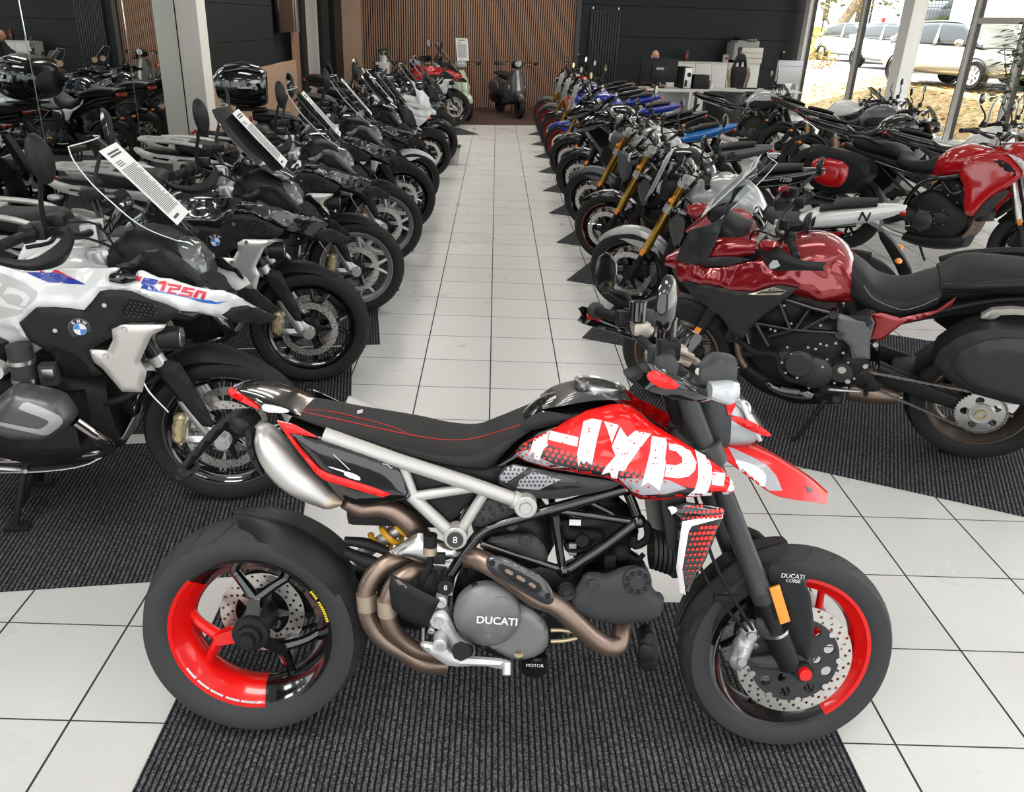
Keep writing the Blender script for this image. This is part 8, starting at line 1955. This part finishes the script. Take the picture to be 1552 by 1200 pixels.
hd_ = ball((0, 0, 0), (.075, .095, .115), 24, 18)
hv = []
for x, y, z in hd_.v:
    if z < -.02: x *= 1-.9*(abs(z)-.02); y = y*(1-.5*(abs(z)-.02))-.012*(abs(z)-.02)/.1
    hv.append((x, y, z))
hd_.v = hv; hg = hd_.mv(z=HZ)
hg.add(ball((0, -.096, HZ-.018), (.013, .020, .022), 10, 8))
for s in (-1, 1): hg.add(ball((s*.078, .008, HZ-.015), (.010, .022, .032), 10, 8))
hb_ = obj('head', hg, skin, PB)
for s in (-1, 1):
    obj('eye', ball((s*.030, -.083, HZ+.006), (.012, .010, .009), 10, 8), PAL['hp_white'], hb_); obj('iris', ball((s*.030, -.092, HZ+.006), (.005, .003, .005), 8, 6), PAL['hp_black'], hb_); obj('eyebrow', box((s*.030, -.090, HZ+.026), (.034, .008, .006), .002), mat('brow', (.14, .08, .05), .8), hb_)
obj('mouth', box((0, -.080, HZ-.062), (.045, .008, .007), .003), mat('lip', (.40, .16, .14), .5), hb_)
obj('glasses', G().add(lathe([(.021, 0), (.023, .002), (.021, .004)], 18).mv(-.031, -.098, HZ+.004)).add(lathe([(.021, 0), (.023, .002), (.021, .004)], 18).mv(.031, -.098, HZ+.004)).add(tube([(-.054, -.095, HZ+.006), (-.078, 0, HZ+.008)], .002, 6, sm=False)).add(tube([(.054, -.095, HZ+.006), (.078, 0, HZ+.008)], .002, 6, sm=False)).add(tube([(-.010, -.098, HZ+.008), (.010, -.098, HZ+.008)], .002, 6, sm=False)), PAL['dark'], hb_)
for s in (-1, 1):
    hn = G(); c = Vector((s*.10, -.39, DZ+.026)); hn.add(box(c, (.075, .085, .026), .011, 3))
    for k, L_ in enumerate((.062, .072, .068, .052)):
        x = c.x+(-.029+k*.0195); hn.add(tube([(x, c.y-.035, c.z), (x, c.y-.035-L_*.55, c.z+.006), (x, c.y-.035-L_, c.z-.008)], [.0095, .0088, .0075], 8))
    hn.add(tube([(c.x-s*.036, c.y+.02, c.z), (c.x-s*.058, c.y-.02, c.z), (c.x-s*.055, c.y-.05, c.z-.004)], [.012, .010, .008], 8)); obj('hand', hn, skin, PB)
t = thing('office_chair', 'dark office chair under the seated person', 'chair', (hp.x, hp.y, 0), (0, 0, math.atan2(BWD.y, BWD.x)))
obj('seat', box((0, .03, .38), (.48, .46, .08), .03), PAL['dark'], t); obj('backrest', box((0, .27, .72), (.44, .06, .46), .03), PAL['dark'], t); obj('column', cyl((0, .03, .06), (0, .03, .35), .03, 12), PAL['dark'], t); obj('base', G().add(box((0, .03, .045), (.56, .06, .04), .01)).add(box((0, .03, .045), (.06, .56, .04), .01)), PAL['dark'], t)

# ------------------------------------------------------------------ leafy plant at the window, right edge
q = RWP(1548, 110, .9); t = thing('indoor_tree', 'tall green leafy plant in a pot inside the glass front', 'plant', (q.x, q.y, 0))
obj('pot', lathe_z([(.001, 0), (.16, 0), (.20, .36), (.185, .36), (.17, .30), (.001, .30)], 28), PAL['dark'], t)
obj('stem', G().add(tube([(0, 0, .30), (.02, .02, .9), (-.01, 0, 1.5), (.02, .01, 2.0)], [.02, .016, .012, .006], 8)).add(tube([(0, 0, .8), (.16, -.08, 1.3), (.22, -.12, 1.7)], [.012, .009, .005], 6)).add(tube([(0, 0, 1.0), (-.18, .08, 1.4), (-.28, .10, 1.7)], [.012, .009, .005], 6)), mat('plant_stem', (.16, .12, .07), .7), t)
g = G()
for k in range(420):
    z = 1.0+rg.random()*1.1; a = rg.random()*6.28; r_ = (.10+.34*rg.random())*(1-abs(z-1.5)*.5); g.add(leaf((r_*math.cos(a), r_*math.sin(a), z), (math.cos(a), math.sin(a), -.3+rg.random()*.5), .16+rg.random()*.08, .045))
obj('leaves', g, mat('leaf_dark', (.05, .11, .035), .4), t)
# ------------------------------------------------------------------ outside the glass: leafy bank, parked cars, street
def OW(a, b, z=0.): return RWM4 @ Vector((a, b, z))   # a along the glass towards the viewer, b outwards
sgn = 1 if (RWM4 @ Vector((0, 1, 0))-RWM4 @ Vector((0, 0, 0))).dot(RWN) < 0 else -1
def O(a, b, z=0.): return RWM4 @ Vector((a, sgn*b, z))
def ground(name, prof, a0, a1, m, na=40, noise=0., kind='structure', seed=1):
    g = G(); rg = random.Random(seed); nb = len(prof)
    for i in range(na+1):
        for (b, z) in prof: p = O(a0+(a1-a0)*i/na, b, z+(rg.uniform(-noise, noise) if noise else 0)); g.v.append(tuple(p))
    for i in range(na):
        for j in range(nb-1): g.face((i*nb+j, i*nb+j+1, (i+1)*nb+j+1, (i+1)*nb+j))
    return obj(name, g, m, kind=kind)
def leafmat(name, cols, scale):
    m = mat(name, cols[0], .9, spec=.1); nt, b, L = nodes(m); N = nt.nodes.new; tc = N('ShaderNodeTexCoord'); v = N('ShaderNodeTexVoronoi'); v.inputs['Scale'].default_value = scale; L(tc.outputs['Object'], v.inputs['Vector'])
    cr = N('ShaderNodeValToRGB'); cr.color_ramp.interpolation = 'CONSTANT'; e = cr.color_ramp.elements
    e[0].color = (*cols[0], 1); e[1].position = 1/len(cols); e[1].color = (*cols[1], 1)
    for i, c in enumerate(cols[2:]): q = e.new((i+2)/len(cols)); q.color = (*c, 1)
    sp = N('ShaderNodeSeparateColor'); L(v.outputs['Color'], sp.inputs[0]); L(sp.outputs[0], cr.inputs[0]); L(cr.outputs[0], b.inputs['Base Color']); return m
LEAF = leafmat('fallen_leaves', [(.55, .32, .14), (.66, .48, .26), (.38, .36, .16), (.70, .56, .34), (.52, .42, .26), (.62, .38, .18), (.70, .55, .28)], 14)
asph = mat('asphalt', (.30, .29, .28), .9, bump=(120, .3)); grass = leafmat('verge_grass', [(.22, .32, .06), (.30, .38, .08), (.26, .30, .08), (.36, .38, .12)], 30)
ground('ground_strip', [(.05, -.02), (.6, .0), (.9, .02)], -14, 16, mat('paving', (.42, .40, .37), .9), 4)
o = ground('leaf_bank', [(.9, .02), (1.6, .22), (2.4, .48), (3.4, .66), (4.4, .70)], -14, 16, LEAF, 120, .025, 'structure')
ground('parking_ground', [(4.4, .70), (9, .72), (15, .74)], -30, 16, asph, 4)
ground('verge_ground', [(15, .74), (16.5, 1.2), (22, 2.1)], -40, 16, grass, 30, .02)
ground('street_ground', [(22, 2.06), (34, 2.2), (34.05, 2.3), (90, 3.4)], -60, 30, mat('street', (.38, .38, .38), .9), 4)
# scattered leaves on the bank (nobody could count them)
g = G(); rg = random.Random(9); cols = []
for k in range(2600):
    a = rg.uniform(-3, 11); b = rg.uniform(.9, 4.6); z = float(np.interp(b, [.9, 1.6, 2.4, 3.4, 4.4], [.02, .22, .48, .66, .70]))+.03
    p = O(a, b, z); th = rg.random()*6.28; s_ = rg.uniform(.035, .07); tl = rg.uniform(-.03, .05); n0 = len(g.v)
    for dx, dy, dz in ((-1, 0, 0), (0, .6, .3), (1, 0, 0), (0, -.6, .3)): g.v.append((p.x+s_*(dx*math.cos(th)-dy*math.sin(th)), p.y+s_*(dx*math.sin(th)+dy*math.cos(th)), p.z+dz*tl))
    g.face((n0, n0+1, n0+2, n0+3), rg.randrange(3))
obj('fallen_leaves', g, [mat('leaf_ochre', (.62, .40, .10), .8), mat('leaf_rust', (.50, .22, .06), .8), mat('leaf_tan', (.58, .44, .24), .8)], smooth=0, kind='stuff', label='fallen autumn leaves on the bank outside the windows', cat='leaves')
# cars
CK = new_kit(); K = CK
def carbody(L_=4.3, W_=1.78):
    h = W_/2
    prof = [(-.48, .42), (-.50, .62), (-.46, .86), (-.30, .96), (.10, .98), (.30, .96), (.44, .86), (.49, .66), (.485, .36)]
    st = []
    for x, zt, zb, w in ((-2.12, .80, .42, .70), (-2.05, .92, .34, .80), (-1.7, 1.0, .26, .87), (-1.0, .98, .24, .89), (0, .96, .24, .89), (.8, .95, .24, .89), (1.3, .90, .25, .88), (1.8, .80, .28, .82), (2.05, .68, .34, .70), (2.12, .58, .40, .60)): st.append(((x, zt), (x, zb), w))
    return loft(st, 28, 4, 4)
K.add('body', carbody(), 'paint')
K.add('cabin', loft([((-1.95, 1.0), (-1.95, .9), .70), ((-1.5, 1.34), (-1.6, .9), .70), ((-.8, 1.45), (-.9, .9), .72), ((0, 1.46), (0, .9), .73), ((.5, 1.38), (.7, .9), .74), ((1.05, 1.02), (1.2, .88), .76), ((1.3, .92), (1.3, .86), .72)], 26, 5, 4), 'glassc')
K.add('roof', loft([((-1.55, 1.37), (-1.55, 1.33), .56), ((-.8, 1.475), (-.8, 1.42), .62), ((0, 1.485), (0, 1.43), .63), ((.42, 1.42), (.42, 1.385), .60)], 22, 4, 4), 'paint')
for s in (-1, 1):
    K.add('pillar', G().add(tube([(.42, s*.60, 1.40), (1.20, s*.72, .95)], .04, 8, sm=False)).add(tube([(-.25, s*.66, 1.42), (-.25, s*.76, .95)], .045, 8, sm=False)).add(tube([(-1.4, s*.60, 1.38), (-1.85, s*.70, .98)], .08, 8, sm=False)), 'paint')
    K.add('headlight', inflate([(1.55, .78), (1.95, .72), (2.08, .62), (1.90, .58), (1.62, .66)], s*.76, .02, .04, edge=.05, side=s, step=.05, lat=lambda x, z, s=s: -s*(max(0, x-1.5)*.34)), 'lens')
    m = K.add('door_mirror', ball((.78, s*.98, 1.0), (.10, .11, .075), 14, 10), 'paint')
    for x in (-1.32, 1.32):
        w_ = K.add('wheel', lathe([(.18, s*.70), (.21, s*.885), (.29, s*.895), (.315, s*.86), (.315, s*.70)], 36).xf(Matrix.Translation((x, 0, .315))), 'rubber')
        K.add('rim', lathe([(.001, s*.86), (.05, s*.87), (.06, s*.85), (.19, s*.86), (.215, s*.89), (.20, s*.80)], 36).add(cast_spokes(.20, 7, s*.87, .02, .03, .03, .022)).xf(Matrix.Translation((x, 0, .315))), 'alu', w_)
    K.add('wheel_arch', G().add(*[lathe([(.33, s*.86), (.36, s*.905), (.36, s*.86)], 36).xf(Matrix.Translation((-1.32, 0, .33)))]).add(lathe([(.33, s*.86), (.36, s*.905), (.36, s*.86)], 36).xf(Matrix.Translation((1.32, 0, .33)))), 'dark')
K.add('grille', box((2.07, 0, .52), (.10, .80, .14), .02), 'dark'); K.add('lower_grille', box((2.06, 0, .40), (.10, 1.2, .10), .02), 'dark'); K.add('number_plate', box((2.125, 0, .50), (.012, .46, .10), .003), 'hp_white'); K.add('badge', cyl((2.11, 0, .62), (2.13, 0, .62), .05, 18), 'chrome')
def car(a, b, yaw, label, pal, z=.71, plate=None):
    p = O(a, b, z); t = thing('car', label, 'car', (p.x, p.y, p.z), (0, 0, R(yaw))); CK.stamp(t, dict(BASE, glassc=mat('car_glass', (.05, .06, .065), .05, 0, 1.), **pal)); return t
WHC = paint('car_white', (.72, .72, .71), .25); SILC = paint('car_silver', (.50, .49, .47), .3, .5); DKC = paint('car_dark', (.03, .032, .036), .25)
def FD(u, dist, z):
    d = ray(u, 30); d.z = 0; p = CAM+d.normalized()*dist; p.z = z; return p
def car_px(u, v, yaw, label, pal, z=.72, dist=None):
    p = FD(u, dist, z) if dist else F(u, v, z); t = thing('car', label, 'car', (p.x, p.y, z), (0, 0, R(yaw))); CK.stamp(t, dict(BASE, glassc=mat('car_glass', (.05, .06, .065), .05, 0, 1.), **pal)); return t
car_px(1362, 106, -80, 'white hatchback parked outside behind the second window', dict(paint=WHC))
car_px(1298, 94, -78, 'white car parked behind the tree outside the first window', dict(paint=WHC))
tc_ = car_px(1452, 130, -76, 'pale silver car with pn lettering parked outside behind the glass door frame', dict(paint=SILC))
u_ = Vector((-.97, 0, .22)).normalized(); m_ = Matrix((Vector((0, 1, 0)), u_.cross(Vector((0, 1, 0))), u_)).transposed().to_4x4(); m_.translation = (1.55, .15, .905)
obj('bonnet_lettering', text('pn', .34, th=.002).xf(m_), mat('bonnet_letters', (.35, .35, .35), .5), tc_)
car_px(1462, 26, 10, 'dark car on the street beyond the parked cars', dict(paint=DKC), 2.15, 52)
# cream box van with an orange strip
p = F(1545, 132, .72); t = thing('van', 'cream box trailer with an amber strip outside the glass door', 'van', (p.x, p.y, .72), (0, 0, R(-62)))
cr_ = mat('van_cream', (.62, .58, .50), .4)
obj('box', box((0, 0, 1.45), (3.4, 2.0, 2.0), .06), cr_, t); obj('bumper', box((1.70, 0, .36), (.16, 1.9, .22), .03), mat('van_grey', (.4, .4, .4), .5), t); obj('amber_strip', box((1.76, 0, .52), (.06, 1.8, .16), .01), PAL['orange'], t)
for x in (-.9, .9):
    for s in (-1, 1): obj('wheel', lathe([(.001, s*.80), (.30, s*.82), (.32, s*.95), (.18, s*.98), (.001, s*.96)], 28).xf(Matrix.Translation((x, 0, .32))), PAL['rubber'], t)
# leaning tree with autumn leaves
p = F(1236, 98, .5); t = thing('tree', 'leaning tree trunk with yellow autumn leaves outside the first window', 'tree', (p.x, p.y, .45))
bk_ = mat('bark', (.20, .15, .10), .95, bump=(30, .9))
tr_ = [(-.25, 0, -.1), (0, 0, .5), (.50, 0, 1.25), (1.05, .1, 2.1), (1.6, .1, 3.2), (1.9, 0, 4.6)]
obj('trunk', tube(tr_, [.32, .25, .23, .21, .17, .12], 14), bk_, t)
br = G(); ends = []
rg = random.Random(4)
for (b0, d) in (((.2, 0, .8), (-1.3, .4, .9)), ((.3, 0, 1.0), (-.9, -.8, .2)), ((.5, 0, 1.3), (-1.0, .3, 1.6)), ((.1, 0, .6), (-.5, -1.0, -.2)), ((1.0, .1, 2.1), (.9, .3, .3)), ((1.0, .1, 2.0), (1.2, -.3, 1.0)), ((1.5, .1, 3.0), (-1.2, .2, .8)), ((1.5, .1, 3.0), (1.5, .3, .5)), ((.2, 0, .7), (.4, -.9, .2))):
    b0 = Vector(b0); d = Vector(d); P_ = [b0, b0+d*.5+Vector((0, 0, .1)), b0+d]; br.add(tube(P_, [.045, .03, .012], 6)); ends += [P_[1], P_[2], b0+d*.75]
obj('branches', br, bk_, t)
g = G()
for k in range(1500):
    e = ends[k % len(ends)]; c = e+Vector((rg.gauss(0, .28), rg.gauss(0, .28), rg.gauss(0, .24))); a = rg.random()*6.28; q = leaf(c, (math.cos(a), math.sin(a), rg.uniform(-.8, .4)), .10+rg.random()*.05, .035); g.add(q, rg.randrange(3))
obj('leaves', g, [mat('tree_leaf_yellow', (.62, .48, .10), .7), mat('tree_leaf_green', (.30, .34, .08), .7), mat('leaf_ochre', (.62, .40, .10), .8)], t, smooth=0)
# shrub of rusty leaves below it
p = F(1228, 120, .35); t = thing('shrub', 'rusty leaved shrub below the leaning tree outside', 'shrub', (p.x, p.y, .25))
g = G(); st_ = G()
for k in range(14): a = rg.random()*6.28; e = Vector((.5*math.cos(a), .5*math.sin(a), .5+rg.random()*.5)); st_.add(tube([(0, 0, 0), tuple(e*.5+Vector((0, 0, .15))), tuple(e)], .008, 5)); [g.add(leaf(e+Vector((rg.gauss(0, .16), rg.gauss(0, .16), rg.gauss(0, .14))), (rg.gauss(0, 1), rg.gauss(0, 1), rg.gauss(0, .6)), .09, .03), rg.randrange(3)) for _ in range(34)]
obj('stems', st_, bk_, t); obj('leaves', g, [mat('leaf_rust', (.50, .22, .06), .8), mat('leaf_ochre', (.62, .40, .10), .8), mat('tree_leaf_green', (.30, .34, .08), .7)], t, smooth=0)
# bicycle hoop, fence, street furniture
p = F(1512, 205, .15); t = thing('bicycle_stand', 'grey steel bicycle hoop outside the glass door', 'stand', (p.x, p.y, .0), (0, 0, R(20)))
obj('hoop', tube([(-.34, 0, 0), (-.34, 0, .55), (-.26, 0, .80), (0, 0, .90), (.26, 0, .80), (.34, 0, .55), (.34, 0, 0)], .024, 10), mat('galvanised', (.42, .42, .42), .4, .7), t)
p = FD(1339, 41, 1.75); t = thing('bollard', 'red and white striped street post beyond the cars', 'post', (p.x, p.y, 1.6)); obj('post', cyl((0, 0, 0), (0, 0, 1.1), .07, 14), PAL['hp_white'], t); obj('bands', G().add(cyl((0, 0, .25), (0, 0, .45), .073, 14)).add(cyl((0, 0, .65), (0, 0, .85), .073, 14)), PAL['hp_red'], t)
fm = mat('fence_grey', (.045, .055, .06), .5, .3)
t = thing('fence', 'thin grey mesh fence panel along the street verge', 'fence', tuple(FD(1372, 42, 1.7)), (0, 0, R(-62)))
for i in range(5): obj('post', cyl((-4.4+i*2.2, 0, -.05), (-4.4+i*2.2, 0, 2.0), .035, 8), fm, t)
g = G()
for i in range(60): g.add(box((-4.4+i*.149, 0, 1.0), (.012, .012, 1.9), 0))
for z in (.1, .7, 1.3, 1.9): g.add(box((0, 0, z), (8.8, .016, .016), 0))
obj('mesh_panel', g, fm, t)
for u, lb in ((1318, 'thin dark street sign post left of the striped post'), (1442, 'thin dark street post before the dark car')):
    p = FD(u, 43, 1.7); t = thing('sign_post', lb, 'post', (p.x, p.y, 1.7)); obj('pole', cyl((0, 0, 0), (0, 0, 3.2), .05, 10), fm, t); obj('plate', box((0, -.06, 2.2), (.6, .02, .5), .01), mat('sign_plate', (.45, .47, .46), .5), t)
# trees across the street
for k, (u, w_) in enumerate(((1250, 3.2), (1300, 2.6), (1390, 3.0), (1440, 2.8), (1530, 3.4))):
    p = FD(u, 66+k*3, 1.2); t = thing('street_tree', 'green and yellow tree across the street', 'tree', (p.x, p.y, 2.5), group='trees across the street')
    obj('trunk', cyl((0, 0, 0), (0, 0, 3), .2, 8, .14), bk_, t); g = G()
    for i in range(420): a = rg.random()*6.28; e = rg.random()**.5*w_; z = 3.4+rg.gauss(0, 1.3); g.add(leaf((e*math.cos(a), e*math.sin(a), z), (rg.gauss(0, 1), rg.gauss(0, 1), rg.gauss(0, .5)), .55, .2), rg.randrange(2))
    obj('crown', g, [mat('crown_green', (.16, .22, .06), .8), mat('crown_yellow', (.42, .36, .08), .8)], t, smooth=0)
# ------------------------------------------------------------------ light
for x in (-1.6, 1.6, 4.6):
    for y in (-4.5, -2.6, .6, 3.8, 7.0, 10.2):
        unseen_lamp(x, y, 1.5, .5, 24*{-4.5: 1.2, -2.6: 1.35, .6: .7, 3.8: .85, 7.0: 1.3, 10.2: 1.9}[y]*{-1.6: 1.5, 1.6: .7, 4.6: .5}[x])  # unseen lamps added in rows, strength set by how bright the floor should be
for x in (-1.0, 1.2): unseen_lamp(x, 14.6, 1.2, .4, 34, (1, .86, .74))
for x in (3.6, 5.6): unseen_lamp(x, 14.2, 1.2, .4, 16, (1, .93, .86))
def area(name, loc, rot, sx, sy, e, col=(1, 1, 1)):
    l = bpy.data.lights.new(name, 'AREA'); l.shape = 'RECTANGLE'; l.size = sx; l.size_y = sy; l.energy = e; l.color = col
    o = bpy.data.objects.new(name, l); COL.objects.link(o); o.location = loc; o.rotation_euler = rot; return o
area('front_fill_light', (.2, -5.4, 1.9), (R(84), 0, 0), 9, 3.0, 170, (.95, .98, 1))  # unseen area lamp added behind the camera, standing in for shop-front daylight
w = bpy.data.worlds.new('sky'); sc.world = w; w.use_nodes = True
bg = w.node_tree.nodes['Background']; bg.inputs[0].default_value = (.93, .96, 1, 1); bg.inputs[1].default_value = 3.6
s = bpy.data.lights.new('sun', 'SUN'); s.energy = 13; s.angle = R(3); s.color = (1, .95, .86)
so = bpy.data.objects.new('sun', s); COL.objects.link(so); so.rotation_euler = (R(6), R(-22), 0)
vs = sc.view_settings; vs.view_transform = 'Standard'; vs.look = 'None'; vs.exposure = 0.0; vs.gamma = 1.0; vs.use_curve_mapping = False
sc.cycles.use_denoising = True
sc.cycles.max_bounces = 8; sc.cycles.transparent_max_bounces = 16; sc.cycles.diffuse_bounces = 3; sc.cycles.glossy_bounces = 4
sc.cycles.sample_clamp_indirect = 4; sc.cycles.sample_clamp_direct = 5; sc.cycles.caustics_reflective = False; sc.cycles.caustics_refractive = False
